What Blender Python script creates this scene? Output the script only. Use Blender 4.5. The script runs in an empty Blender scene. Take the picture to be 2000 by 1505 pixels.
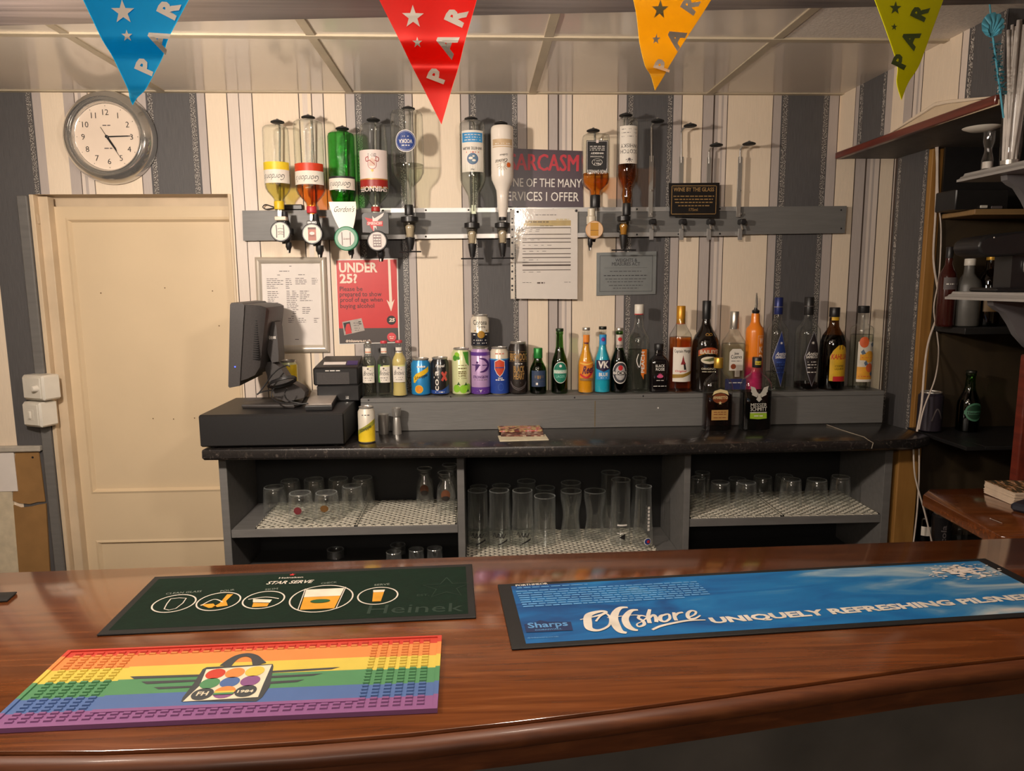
import bpy, math, random
from math import sin, cos, pi, radians as rad, tan
from mathutils import Vector, Matrix

S = bpy.context.scene
COL = S.collection
# ------------------------------------------------------------------ camera
F = 1400.0
CAM = Vector((0, 0, 1.65))
PITCH, YAW, ROLL = rad(8.2), rad(2.6), rad(0.45)
R3 = (Matrix.Rotation(-YAW, 3, 'Z') @ Matrix.Rotation(pi / 2 - PITCH, 3, 'X') @ Matrix.Rotation(-ROLL, 3, 'Z'))
cd = bpy.data.cameras.new('camera')
cd.sensor_fit = 'HORIZONTAL'; cd.sensor_width = 36; cd.lens = F * 36 / 2000; cd.clip_start = .02
co = bpy.data.objects.new('camera', cd); COL.objects.link(co)
co.matrix_world = Matrix.Translation(CAM) @ R3.to_4x4()
S.camera = co
# ------------------------------------------------------------------ light
w = bpy.data.worlds.new('room_ambience'); S.world = w; w.use_nodes = True
bg = w.node_tree.nodes['Background']
bg.inputs[0].default_value = (1.0, .82, .64, 1); bg.inputs[1].default_value = .05


def lamp(name, loc, watts, radius, col=(1, .865, .735)):
    l = bpy.data.lights.new(name, 'POINT'); l.energy = watts; l.shadow_soft_size = radius; l.color = col
    o = bpy.data.objects.new(name, l); o.location = loc; COL.objects.link(o); return o


def spot(name, loc, aim, watts, size, blend, col=(1, .865, .735)):
    l = bpy.data.lights.new(name, 'SPOT'); l.energy = watts; l.shadow_soft_size = .045; l.color = col; l.spot_size = rad(size); l.spot_blend = blend
    o = bpy.data.objects.new(name, l); o.location = loc; o.rotation_euler = (Vector(aim) - Vector(loc)).to_track_quat('-Z', 'Y').to_euler(); COL.objects.link(o); return o


lamp('bar_lamp_left', (-.82, 1.0, 1.96), 24, .05)
spot('bar_spot_left', (-.82, 1.02, 1.965), (-.45, 2.5, 1.75), 56, 150, .9)
lamp('bar_lamp_middle', (.16, .98, 1.99), 19, .05)
rl = bpy.data.lights.new('room_fill_lamp', 'AREA'); rl.energy = 34; rl.size = .9; rl.color = (1, .87, .74)  # unseen soft lamp added behind the camera as fill
ro = bpy.data.objects.new('room_fill_lamp', rl); ro.location = (-.5, -1.2, 2.3); ro.rotation_euler = (rad(25), 0, 0); COL.objects.link(ro)
vs = S.view_settings
S.display_settings.display_device = 'sRGB'
vs.view_transform = 'Standard'; vs.look = 'None'; vs.gamma = 1; vs.use_curve_mapping = False; vs.exposure = 0
S.cycles.transparent_max_bounces = 40
S.cycles.max_bounces = 12


# ------------------------------------------------------------------ pixels to places
def P(px, py, X=None, Y=None, Z=None):
    d = R3 @ Vector(((px - 1000) / F, -(py - 752.5) / F, -1))
    if X is not None: t = (X - CAM.x) / d.x
    elif Y is not None: t = (Y - CAM.y) / d.y
    else: t = (Z - CAM.z) / d.z
    return CAM + d * t


FWD = R3 @ Vector((0, 0, -1))
def dep(v): return (v - CAM).dot(FWD)
def mpp(v): return dep(v) / F            # metres per pixel there


# ------------------------------------------------------------------ materials
def lin(c):
    o = []
    for v in c[:3]:
        v = v / 255
        o.append(v / 12.92 if v <= .04045 else ((v + .055) / 1.055) ** 2.4)
    return (*o, 1)


MATS = {}
def mat(name, col, rough=.5, metal=0, var=.12, scale=30, stretch=(1, 1, 1), bump=0, bscale=None, coat=0, spec=.5, emit=0, trans=0, alpha=1):
    if name in MATS: return MATS[name]
    m = bpy.data.materials.new(name); m.use_nodes = True
    nt = m.node_tree; N = nt.nodes; L = nt.links; b = N['Principled BSDF']
    b.inputs['Roughness'].default_value = rough; b.inputs['Metallic'].default_value = metal
    b.inputs['Coat Weight'].default_value = coat; b.inputs['Coat Roughness'].default_value = .08
    b.inputs['Specular IOR Level'].default_value = spec
    c = lin(col); b.inputs['Base Color'].default_value = c
    tc = N.new('ShaderNodeTexCoord'); mp = N.new('ShaderNodeMapping'); mp.inputs['Scale'].default_value = stretch
    L.new(tc.outputs['Object'], mp.inputs[0])
    if var:
        n = N.new('ShaderNodeTexNoise'); n.inputs['Scale'].default_value = scale; n.inputs['Detail'].default_value = 5
        r = N.new('ShaderNodeValToRGB'); e = r.color_ramp.elements
        e[0].position = .3; e[1].position = .7
        e[0].color = (*[x * (1 - var) for x in c[:3]], 1); e[1].color = (*[min(1, x * (1 + var)) for x in c[:3]], 1)
        L.new(mp.outputs[0], n.inputs['Vector']); L.new(n.outputs['Fac'], r.inputs[0]); L.new(r.outputs[0], b.inputs['Base Color'])
    if bump:
        n2 = N.new('ShaderNodeTexNoise'); n2.inputs['Scale'].default_value = bscale or scale * 3; n2.inputs['Detail'].default_value = 4
        bp = N.new('ShaderNodeBump'); bp.inputs['Strength'].default_value = bump; bp.inputs['Distance'].default_value = .002
        L.new(mp.outputs[0], n2.inputs['Vector']); L.new(n2.outputs['Fac'], bp.inputs['Height']); L.new(bp.outputs[0], b.inputs['Normal'])
    if emit:
        b.inputs['Emission Color'].default_value = c; b.inputs['Emission Strength'].default_value = emit
    if trans:
        b.inputs['Transmission Weight'].default_value = trans
    MATS[name] = m
    return m


def ramp_mat(name, stops, scale, stretch=(1, 1, 1), rough=.4, metal=0, coat=0, detail=6, bump=0, dist=0, tex='NOISE', interp='LINEAR', spec=.5):
    """noise pushed through a colour ramp"""
    if name in MATS: return MATS[name]
    m = bpy.data.materials.new(name); m.use_nodes = True
    nt = m.node_tree; N = nt.nodes; L = nt.links; b = N['Principled BSDF']
    b.inputs['Roughness'].default_value = rough; b.inputs['Metallic'].default_value = metal
    b.inputs['Coat Weight'].default_value = coat; b.inputs['Coat Roughness'].default_value = .1
    b.inputs['Specular IOR Level'].default_value = spec
    tc = N.new('ShaderNodeTexCoord'); mp = N.new('ShaderNodeMapping'); mp.inputs['Scale'].default_value = stretch
    L.new(tc.outputs['Object'], mp.inputs[0])
    if tex == 'NOISE':
        n = N.new('ShaderNodeTexNoise'); n.inputs['Scale'].default_value = scale; n.inputs['Detail'].default_value = detail
        n.inputs['Distortion'].default_value = dist; out = n.outputs['Fac']
    else:
        n = N.new('ShaderNodeTexVoronoi'); n.inputs['Scale'].default_value = scale; out = n.outputs['Distance']
    r = N.new('ShaderNodeValToRGB'); r.color_ramp.interpolation = interp
    e = r.color_ramp.elements
    while len(e) < len(stops): e.new(.5)
    for i, (p, c) in enumerate(stops): e[i].position = p; e[i].color = lin(c)
    L.new(mp.outputs[0], n.inputs['Vector']); L.new(out, r.inputs[0]); L.new(r.outputs[0], b.inputs['Base Color'])
    if bump:
        bp = N.new('ShaderNodeBump'); bp.inputs['Strength'].default_value = bump; bp.inputs['Distance'].default_value = .002
        L.new(out, bp.inputs['Height']); L.new(bp.outputs[0], b.inputs['Normal'])
    MATS[name] = m
    return m


def glassy(name, col, edge=.45, rough=.02, gl=1.0, ior=1.5, bump=0, veil=0):
    """thin-walled glass or a clear drink: tinted see-through with a Fresnel gloss, denser where the wall is seen edge-on"""
    if name in MATS: return MATS[name]
    m = bpy.data.materials.new(name); m.use_nodes = True
    nt = m.node_tree; N = nt.nodes; L = nt.links; N.remove(N['Principled BSDF'])
    out = N['Material Output']
    lw = N.new('ShaderNodeLayerWeight'); lw.inputs['Blend'].default_value = .5
    r = N.new('ShaderNodeValToRGB'); e = r.color_ramp.elements; c = [x ** .5 for x in lin(col)]
    e[0].position = .55; e[0].color = c
    e[1].position = .97; e[1].color = (*[x * edge for x in c[:3]], 1)
    t = N.new('ShaderNodeBsdfTransparent'); g = N.new('ShaderNodeBsdfGlossy'); g.inputs['Roughness'].default_value = rough
    g.inputs['Color'].default_value = (gl, gl, gl, 1)
    pw = N.new('ShaderNodeMath'); pw.operation = 'POWER'; pw.inputs[1].default_value = 5; f0 = ((ior - 1) / (ior + 1)) ** 2
    fr = N.new('ShaderNodeMath'); fr.operation = 'MULTIPLY_ADD'; fr.inputs[1].default_value = (1 - f0) * .8; fr.inputs[2].default_value = f0 * 1.3
    L.new(lw.outputs['Facing'], pw.inputs[0]); L.new(pw.outputs[0], fr.inputs[0])
    mx = N.new('ShaderNodeMixShader')
    L.new(lw.outputs['Facing'], r.inputs[0]); L.new(r.outputs[0], t.inputs[0])
    L.new(fr.outputs[0], mx.inputs[0]); L.new(t.outputs[0], mx.inputs[1]); L.new(g.outputs[0], mx.inputs[2]); L.new(mx.outputs[0], out.inputs[0])
    if veil:       # white diffuse mixed in edge-on, painting bright outlines on the glass
        df = N.new('ShaderNodeBsdfDiffuse'); df.inputs[0].default_value = (.8, .82, .8, 1); v1 = N.new('ShaderNodeMath'); v1.operation = 'POWER'; v1.inputs[1].default_value = 2.5
        v2 = N.new('ShaderNodeMath'); v2.operation = 'MULTIPLY_ADD'; v2.inputs[1].default_value = veil; v2.inputs[2].default_value = veil * .06; m2 = N.new('ShaderNodeMixShader')
        L.new(lw.outputs['Facing'], v1.inputs[0]); L.new(v1.outputs[0], v2.inputs[0]); L.new(v2.outputs[0], m2.inputs[0]); L.new(mx.outputs[0], m2.inputs[1]); L.new(df.outputs[0], m2.inputs[2]); L.new(m2.outputs[0], out.inputs[0])
    if bump:
        tc = N.new('ShaderNodeTexCoord'); n2 = N.new('ShaderNodeTexNoise'); n2.inputs['Scale'].default_value = 70; n2.inputs['Distortion'].default_value = 2
        bp = N.new('ShaderNodeBump'); bp.inputs['Strength'].default_value = bump; bp.inputs['Distance'].default_value = .004
        L.new(tc.outputs['Object'], n2.inputs['Vector']); L.new(n2.outputs['Fac'], bp.inputs['Height'])
        L.new(bp.outputs[0], g.inputs['Normal']); L.new(bp.outputs[0], lw.inputs['Normal'])
    MATS[name] = m
    return m


def foil(name, col, met):
    if name in MATS: return MATS[name]
    m = mat(name, col, .28, met, var=.02); nt = m.node_tree; N = nt.nodes; L = nt.links
    t = N.new('ShaderNodeBsdfTranslucent'); t.inputs[0].default_value = lin(col); mx = N.new('ShaderNodeMixShader'); mx.inputs[0].default_value = .5
    L.new(N['Principled BSDF'].outputs[0], mx.inputs[1]); L.new(t.outputs[0], mx.inputs[2]); L.new(mx.outputs[0], N['Material Output'].inputs[0]); return m


# ------------------------------------------------------------------ mesh builder
class MB:
    def nk(s):
        if not hasattr(s, 'neck'): s.neck = MB()
        return s.neck
    def __init__(s): s.v = []; s.f = []; s.mi = []; s.ms = []; s.sm = []
    def m(s, mt):
        if mt not in s.ms: s.ms.append(mt)
        return s.ms.index(mt)
    def add(s, vs, fs, mt, smooth=True):
        o = len(s.v); k = s.m(mt); s.v += [Vector(q) for q in vs]
        for f in fs: s.f.append([i + o for i in f]); s.mi.append(k); s.sm.append(smooth)
        return s
    def box(s, a, b, mt, bev=0, M=None):
        x0, y0, z0 = [min(p, q) for p, q in zip(a, b)]; x1, y1, z1 = [max(p, q) for p, q in zip(a, b)]
        if bev:
            k = min(bev, (x1 - x0) * .49, (y1 - y0) * .49, (z1 - z0) * .49); vs = []; fs = []
            # chamfered box: 24 vertices
            idx = {}
            for ix in (0, 1):
                for iy in (0, 1):
                    for iz in (0, 1):
                        X = (x0, x1)[ix]; Y = (y0, y1)[iy]; Z = (z0, z1)[iz]
                        sx, sy, sz = (1, -1)[ix], (1, -1)[iy], (1, -1)[iz]
                        for ax in range(3):
                            p = [X + sx * k, Y + sy * k, Z + sz * k]; p[ax] = (X, Y, Z)[ax]
                            idx[(ix, iy, iz, ax)] = len(vs); vs.append(p)
            for ax in range(3):
                o1, o2 = [q for q in range(3) if q != ax]
                for sd in (0, 1):
                    q = []
                    for a_, b_ in ((0, 0), (1, 0), (1, 1), (0, 1)):
                        t = [0, 0, 0]; t[ax] = sd; t[o1] = a_; t[o2] = b_; q.append(idx[(*t, ax)])
                    flip = (sd == 0) ^ (ax == 1)
                    fs.append(q[::-1] if flip else q)
            for ax in range(3):        # edges parallel to ax
                o1, o2 = [q for q in range(3) if q != ax]
                for a_ in (0, 1):
                    for b_ in (0, 1):
                        t0 = [0, 0, 0]; t0[o1] = a_; t0[o2] = b_; t1 = list(t0); t1[ax] = 1
                        q = [idx[(*t0, o1)], idx[(*t1, o1)], idx[(*t1, o2)], idx[(*t0, o2)]]
                        fs.append(q)
            for c in [(i, j, l) for i in (0, 1) for j in (0, 1) for l in (0, 1)]:
                fs.append([idx[(*c, 0)], idx[(*c, 1)], idx[(*c, 2)]])
        else:
            vs = [(x0, y0, z0), (x1, y0, z0), (x1, y1, z0), (x0, y1, z0), (x0, y0, z1), (x1, y0, z1), (x1, y1, z1), (x0, y1, z1)]
            fs = [(3, 2, 1, 0), (4, 5, 6, 7), (0, 1, 5, 4), (1, 2, 6, 5), (2, 3, 7, 6), (3, 0, 4, 7)]
        if M: vs = [M @ Vector(q) for q in vs]
        return s.add(vs, fs, mt, False)
    def lathe(s, prof, mt, seg=28, sq=2, ys=1, M=None, cap=True, a0=0, a1=2 * pi):
        """prof: list of (r, z) from bottom to top; sq>2 squares the section, ys flattens it"""
        vs = []; fs = []; full = abs(a1 - a0 - 2 * pi) < 1e-6; n = seg if full else seg + 1
        for r, z in prof:
            for i in range(n):
                a = a0 + (a1 - a0) * i / seg; c_, s_ = cos(a), sin(a)
                if sq != 2:
                    k = (abs(c_) ** sq + abs(s_) ** sq) ** (-1 / sq); c_ *= k; s_ *= k
                vs.append((r * s_, -r * c_ * ys, z))
        for j in range(len(prof) - 1):
            for i in range(n if full else n - 1):
                k = (i + 1) % n
                fs.append((j * n + i, j * n + k, (j + 1) * n + k, (j + 1) * n + i))
        if cap and full:
            if prof[0][0] > 1e-6: fs.append(tuple(range(n))[::-1])
            if prof[-1][0] > 1e-6: fs.append(tuple(range((len(prof) - 1) * n, len(prof) * n)))
        if M: vs = [M @ Vector(q) for q in vs]
        return s.add(vs, fs, mt)
    def tube(s, pts, r, mt, seg=8, closed=False):
        pts = [Vector(p) for p in pts]; n = len(pts); vs = []; fs = []; up = None
        rs = r if isinstance(r, (list, tuple)) else [r] * n
        for i, p in enumerate(pts):
            t = (pts[(i + 1) % n] - pts[i - 1]) if closed else (pts[min(i + 1, n - 1)] - pts[max(i - 1, 0)])
            t = t.normalized() if t.length > 1e-9 else Vector((0, 0, 1))
            if up is None: up = t.orthogonal().normalized()
            up = (up - t * up.dot(t)); up = up.normalized() if up.length > 1e-6 else t.orthogonal().normalized()
            bi = t.cross(up)
            for k in range(seg):
                a = 2 * pi * k / seg; vs.append(p + (up * cos(a) + bi * sin(a)) * rs[i])
        for i in range(n if closed else n - 1):
            j = (i + 1) % n
            for k in range(seg):
                l = (k + 1) % seg; fs.append((i * seg + k, i * seg + l, j * seg + l, j * seg + k))
        if not closed: fs.append(tuple(range(seg))[::-1]); fs.append(tuple(range((n - 1) * seg, n * seg)))
        return s.add(vs, fs, mt)
    def prism(s, poly, d, mt, bot=True):
        """poly: 3D points of the front face, d: extrusion vector"""
        poly = [Vector(p) for p in poly]; n = len(poly); d = Vector(d)
        vs = poly + [p + d for p in poly]
        fs = [tuple(range(n)), tuple(range(n, 2 * n))[::-1]] + [(i, i + n, (i + 1) % n + n, (i + 1) % n) for i in range(n)]
        return s.add(vs, fs, mt, False)
    def build(s, name, parent=None, auto=40):
        me = bpy.data.meshes.new(name); me.from_pydata(s.v, [], s.f)
        for m_ in s.ms: me.materials.append(m_)
        for p, k, q in zip(me.polygons, s.mi, s.sm): p.material_index = k; p.use_smooth = q
        me.update()
        import bmesh
        bm = bmesh.new(); bm.from_mesh(me)
        bmesh.ops.recalc_face_normals(bm, faces=bm.faces[:]) if getattr(s, 'recalc', False) else None
        bm.to_mesh(me); bm.free()
        me.set_sharp_from_angle(angle=rad(auto))
        o = bpy.data.objects.new(name, me); COL.objects.link(o)
        if parent: o.parent = parent
        return o


def smooth(pts, n=6):
    q = [Vector(p) for p in pts]; o = []
    for i in range(len(q) - 1):
        a, b, c, d = q[max(i - 1, 0)], q[i], q[i + 1], q[min(i + 2, len(q) - 1)]
        for j in range(n): t = j / n; o.append(.5 * (2 * b + (c - a) * t + (2 * a - 5 * b + 4 * c - d) * t * t + (3 * b - a - 3 * c + d) * t ** 3))
    return o + [q[-1]]


# ---- flat artwork on a surface: f(u, v, lift) -> point
def flat(d=0): return lambda u, v, h=0: Vector((u, -(d + h), v))
def cyl(r):
    def f(u, v, h=0): return Vector(((r + h) * sin(u / r), -(r + h) * cos(u / r), v))
    f.du = r * .16
    return f
LAY = .00035
def clip(pts, u, keep):
    out = []
    for i in range(len(pts)):
        a, b = pts[i - 1], pts[i]; ia, ib = (a[0] - u) * keep >= 0, (b[0] - u) * keep >= 0
        if ia != ib: t = (u - a[0]) / (b[0] - a[0]); out.append((u, a[1] + (b[1] - a[1]) * t))
        if ib: out.append(b)
    return out
def slabs(pts, du):
    u0, u1 = min(p[0] for p in pts), max(p[0] for p in pts)
    if not du or u1 - u0 <= du: return [pts]
    n = int((u1 - u0) / du) + 1; out = []
    for i in range(n):
        q = clip(clip(list(pts), u0 + (u1 - u0) * i / n, 1), u0 + (u1 - u0) * (i + 1) / n, -1)
        q = [p for j, p in enumerate(q) if math.dist(p, q[j - 1]) > 1e-7]
        if len(q) > 2: out.append(q)
    return out
def poly(mb, pts, mt, f, h=1):
    for q in slabs(list(pts), getattr(f, 'du', 0)):
        for r in slabs([(b, a) for a, b in q], getattr(f, 'dv', 0)): mb.add([f(u, v, h * LAY) for v, u in r], [tuple(range(len(r)))], mt, False)
def rect(mb, u0, v0, u1, v1, mt, f, h=1, n=1):
    vs = []; fs = []
    for i in range(n + 1):
        u = u0 + (u1 - u0) * i / n; vs += [f(u, v0, h * LAY), f(u, v1, h * LAY)]
    for i in range(n): fs.append((2 * i, 2 * i + 2, 2 * i + 3, 2 * i + 1))
    mb.add(vs, fs, mt, True)
def disc(mb, u, v, r, mt, f, h=1, ry=None, n=28, r0=0, a0=0, a1=2 * pi):
    ry = ry or r
    if r0:
        k = r0 / r; vs = []; fs = []; full = abs(a1 - a0 - 2 * pi) < 1e-6
        for i in range(n + 1):
            a = a0 + (a1 - a0) * i / n
            vs += [f(u + r * cos(a), v + ry * sin(a), h * LAY), f(u + r * k * cos(a), v + ry * k * sin(a), h * LAY)]
        for i in range(n): fs.append((2 * i, 2 * i + 2, 2 * i + 3, 2 * i + 1))
        mb.add(vs, fs, mt, False)
    else: poly(mb, [(u + r * cos(a0 + (a1 - a0) * i / n), v + ry * sin(a0 + (a1 - a0) * i / n)) for i in range(n)], mt, f, h)
def star(mb, u, v, r, mt, f, h=1, n=5, k=.4, rot=pi / 2):
    poly(mb, [(u + (r if i % 2 == 0 else r * k) * cos(rot + pi * i / n), v + (r if i % 2 == 0 else r * k) * sin(rot + pi * i / n)) for i in range(2 * n)], mt, f, h)
def ribbon(mb, pts, wd, mt, f, h=1, sub=6):
    """hand-drawn stroke: Catmull-Rom through (u, v[, width factor])"""
    pts = [(*p, 1)[:3] for p in pts]; P_ = [pts[0]] + pts + [pts[-1]]; q = []
    for i in range(1, len(P_) - 2):
        for k in range(sub):
            t = k / sub; q.append([.5 * (2 * b + (c - a) * t + (2 * a - 5 * b + 4 * c - d) * t * t + (3 * b - a - 3 * c + d) * t ** 3) for a, b, c, d in zip(P_[i - 1], P_[i], P_[i + 1], P_[i + 2])])
    q.append(list(pts[-1])); vs = []; fs = []
    for i, (u, v, k) in enumerate(q):
        a, b = q[max(i - 1, 0)], q[min(i + 1, len(q) - 1)]; dx, dy = b[0] - a[0], b[1] - a[1]; l = math.hypot(dx, dy) or 1
        nx, ny = -dy / l * wd * k / 2, dx / l * wd * k / 2
        vs += [f(u + nx, v + ny, (h + i * .015) * LAY), f(u - nx, v - ny, (h + i * .015) * LAY)]
    for i in range(len(q) - 1): fs.append((2 * i, 2 * i + 1, 2 * i + 3, 2 * i + 2))
    mb.add(vs, fs, mt, False)


GL = {}
def glyphs(text, bold, res):
    k = (text, bold, res)
    if k not in GL:
        cu = bpy.data.curves.new('t', 'FONT'); cu.body = text; cu.size = 1; cu.resolution_u = res; cu.offset = bold; cu.fill_mode = 'FRONT'
        ob = bpy.data.objects.new('t', cu); me = bpy.data.meshes.new_from_object(ob)
        vs = [(q.co.x, q.co.y) for q in me.vertices]; fs = [tuple(p.vertices) for p in me.polygons]
        bpy.data.objects.remove(ob); bpy.data.curves.remove(cu); bpy.data.meshes.remove(me)
        GL[k] = (vs, fs)
    return GL[k]
def text(mb, s, u, v, wd, ht, mt, f, h=2, bold=.02, shear=0, rot=0, res=2, anchor=.5):
    """lettering fitted into wd x ht, centred (anchor) at u, baseline v"""
    vs, fs = glyphs(s, bold, res)
    if not vs: return
    if 'M' in s and bold > 0:          # this letter's outline breaks when thickened: overlay shifted copies instead
        d_ = bold * .8 * (ht / max(p[1] for p in vs))
        for i, q in enumerate((-d_, 0, d_)): text(mb, s, u + q * cos(rot), v + q * sin(rot), wd, ht, mt, f, h + .12 * i, 0, shear, rot, res, anchor)
        return
    x0 = min(p[0] for p in vs); x1 = max(p[0] for p in vs); y0 = 0; y1 = max(p[1] for p in vs)
    if all(ch.islower() for ch in s if ch.isalpha()) and ht: pass
    sy = ht / (y1 or 1); sx = (wd / (x1 - x0)) if wd else sy; o = []; c, n = cos(rot), sin(rot)
    for x, y in vs:
        a = (x - x0 - anchor * (x1 - x0)) * sx; b = y * sy; a += shear * b
        o.append((u + a * c - b * n, v + a * n + b * c))
    du = getattr(f, 'du', 0); dv = getattr(f, 'dv', 0); keep = []
    for q in fs:
        if dv or (du and max(o[i][0] for i in q) - min(o[i][0] for i in q) > du): poly(mb, [o[i] for i in q], mt, f, h)
        else: keep.append(q)
    mb.add([f(a, b, h * LAY) for a, b in o], keep, mt, False)
RN = random.Random(5)
def greek(mb, u0, u1, v, ht, mt, f, h=2, word=(.006, .016), gap=.003, fill=1.0, center=False):
    """a line of print too small to read"""
    ws = []; x = 0; tot = (u1 - u0) * fill
    while x < tot:
        l = RN.uniform(*word); l = min(l, tot - x); ws.append((x, x + l)); x += l + gap
    off = (u1 - u0 - min(tot, ws[-1][1])) / 2 if center else 0
    for a, b in ws: rect(mb, u0 + off + a, v, u0 + off + b, v + ht, mt, f, h)


# ------------------------------------------------------------------ things
def tag(o, label=None, cat=None, group=None, kind=None):
    if label: o['label'] = label
    if cat: o['category'] = cat
    if group: o['group'] = group
    if kind: o['kind'] = kind
    return o
def thing(name, label, cat, loc=(0, 0, 0), rot=(0, 0, 0), group=None):
    o = bpy.data.objects.new(name, None); o.empty_display_size = .05; COL.objects.link(o)
    o.location = loc; o.rotation_euler = rot
    return tag(o, label, cat, group)
def struct(o): o['kind'] = 'structure'; return o
# ------------------------------------------------------------------ levels measured from the photograph
YW = 2.5                                   # back wall
ZW = P(1100, 836, Y=2.37).z                # worktop
ZL = P(1100, 772, Y=2.37).z                # ledge
ZC = 1.13                                  # bar counter
ZCE = 2.272                                # ceiling
XR = 1.449                                 # short return wall on the right
XB = 1.244                                 # face of the bulkhead
Vx = lambda px, py=190: P(px, py, Y=YW).x

M_dark = mat('charcoal_wallpaper', (83, 81, 82), .62, var=.16, scale=9, stretch=(60, 60, 2), bump=.25, bscale=12)
M_cream = mat('cream_wallpaper', (230, 212, 189), .55, var=.045, scale=9, stretch=(50, 50, 2), bump=.3, bscale=14)
M_grey = mat('dove_grey_wallpaper', (180, 169, 163), .5, var=.05, scale=9, stretch=(50, 50, 2), bump=.2, bscale=14)
M_pale = mat('pearl_wallpaper', (216, 202, 190), .42, var=.04, scale=9, stretch=(50, 50, 2), bump=.2, bscale=14)
M_line = mat('brown_pinstripe', (70, 56, 48), .6, var=.2)
M_spark = ramp_mat('glitter_strip', [(0, (40, 37, 38)), (.5, (70, 66, 66)), (.6, (190, 184, 176)), (1, (245, 240, 232))], 420, rough=.35, detail=2, stretch=(1, 1, .6))
M_ceil = mat('gloss_ceiling_tile', (214, 202, 187), .13, var=.05, scale=2, spec=.6, bump=.02, bscale=5)
M_bar = mat('white_ceiling_bar', (184, 170, 146), .6, var=.08, scale=12)
M_door = mat('cream_gloss_paint', (218, 196, 163), .38, var=.035, scale=4, bump=.05, bscale=30)
M_jamb = mat('old_cream_paint', (210, 189, 160), .5, var=.08, scale=10, bump=.1)
M_greyp = mat('grey_paint', (108, 106, 104), .5, var=.1, scale=10, stretch=(1, 6, 6), bump=.12)
M_greyw = mat('grey_painted_board', (110, 109, 107), .45, var=.07, scale=6, stretch=(2, 20, 20), bump=.25, bscale=10)
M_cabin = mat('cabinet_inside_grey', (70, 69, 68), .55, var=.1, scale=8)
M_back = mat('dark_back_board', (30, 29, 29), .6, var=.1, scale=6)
M_card = mat('bare_hardboard', (150, 112, 66), .75, var=.12, scale=14, bump=.1)
M_white = mat('white_plastic', (222, 216, 204), .35, var=.03)
M_paper = mat('white_paper', (226, 218, 212), .7, var=.02)
M_black = mat('black_plastic', (30, 29, 30), .38, var=.12, scale=40)
M_blackm = mat('black_matt_metal', (26, 25, 26), .48, var=.15, scale=160, bump=.05, bscale=700)
M_till = mat('charcoal_till_plastic', (58, 54, 53), .5, var=.12, scale=200, bump=.05, bscale=700)
M_chrome = mat('chrome', (206, 204, 200), .14, .85, var=.04)
M_steel = mat('brushed_steel', (190, 186, 180), .3, .7, var=.08, scale=12, stretch=(30, 30, 1))
M_alu = mat('satin_aluminium', (178, 176, 174), .36, .6, var=.05, scale=10)
M_rubber = mat('black_rubber', (22, 22, 23), .6, var=.15, scale=80)
M_ink = mat('black_ink', (26, 24, 26), .5, var=.05)
M_inkg = mat('grey_ink', (96, 88, 88), .6, var=.05)
M_wprint = mat('white_print', (228, 222, 214), .5, var=.03)
M_gold = mat('gold_foil', (206, 160, 62), .3, .55, var=.08)
M_red = mat('red_print', (196, 40, 44), .5, var=.05)
M_timber = ramp_mat('bare_timber', [(0, (96, 62, 26)), (.45, (150, 106, 48)), (1, (184, 138, 72))], 5, (6, 6, .6), .65, detail=6, bump=.1, dist=.6)
M_mahog = ramp_mat('mahogany_varnish', [(.15, (70, 35, 16)), (.4, (95, 50, 23)), (.6, (112, 61, 29)), (.85, (138, 86, 48))], 3.0, (1.8, 30, 30), .14, coat=.8, detail=10, bump=.004, dist=.6, spec=.9)
M_mahogd = ramp_mat('mahogany_edge', [(.1, (50, 23, 9)), (.5, (88, 45, 20)), (.9, (120, 70, 36))], 3.5, (1.6, 26, 26), .5, coat=.06, detail=8, dist=.5)
M_mahogr = ramp_mat('red_mahogany', [(.1, (52, 18, 12)), (.5, (98, 36, 24)), (.9, (124, 52, 34))], 4, (14, 1, 14), .35, coat=.3, detail=8, dist=.4)
M_work = ramp_mat('black_flecked_laminate', [(0, (26, 24, 24)), (.56, (38, 35, 34)), (.64, (52, 47, 44)), (.70, (92, 84, 78)), (.76, (44, 40, 38))], 64, rough=.27, detail=7, dist=1.2, coat=.2)
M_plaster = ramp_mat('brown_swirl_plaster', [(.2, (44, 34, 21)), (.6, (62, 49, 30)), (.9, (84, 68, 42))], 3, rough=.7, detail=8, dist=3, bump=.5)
M_plank = mat('pine_plank', (150, 118, 76), .6, var=.12, scale=5, stretch=(1, 20, 20))
M_panel = ramp_mat('grey_stone_laminate', [(.2, (64, 62, 60)), (.5, (84, 81, 78)), (.85, (104, 100, 96))], 6, rough=.6, detail=8)
M_beam = ramp_mat('grey_gloss_beam', [(.2, (52, 46, 44)), (.5, (76, 68, 66)), (.85, (96, 86, 82))], 3, (.8, 30, 30), .3, detail=6, bump=.03)
M_floor = mat('dark_vinyl_floor', (70, 60, 52), .5, var=.2, scale=6)

# ------------------------------------------------------------------ shell
# floor
struct(MB().box((-2.7, -3.0, -.06), (2.7, 2.9, 0), M_floor).build('floor'))
# the rest of the room, behind the camera, that the glass and chrome reflect
M_room = mat('cream_room_wall', (206, 192, 166), .7, var=.05, scale=3)
struct(MB().box((-2.7, -3.05, 0), (2.7, -3.0, 2.40), M_room).build('wall_rear'))
struct(MB().box((-2.75, -3.0, 0), (-2.7, 2.6, 2.40), M_room).build('wall_left'))
struct(MB().box((2.7, -3.0, 0), (2.75, 2.3, 2.40), M_room).build('wall_room_right'))
struct(MB().box((-2.7, -3.0, 2.34), (2.7, .1, 2.40), M_ceil).build('ceiling_room'))

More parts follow.
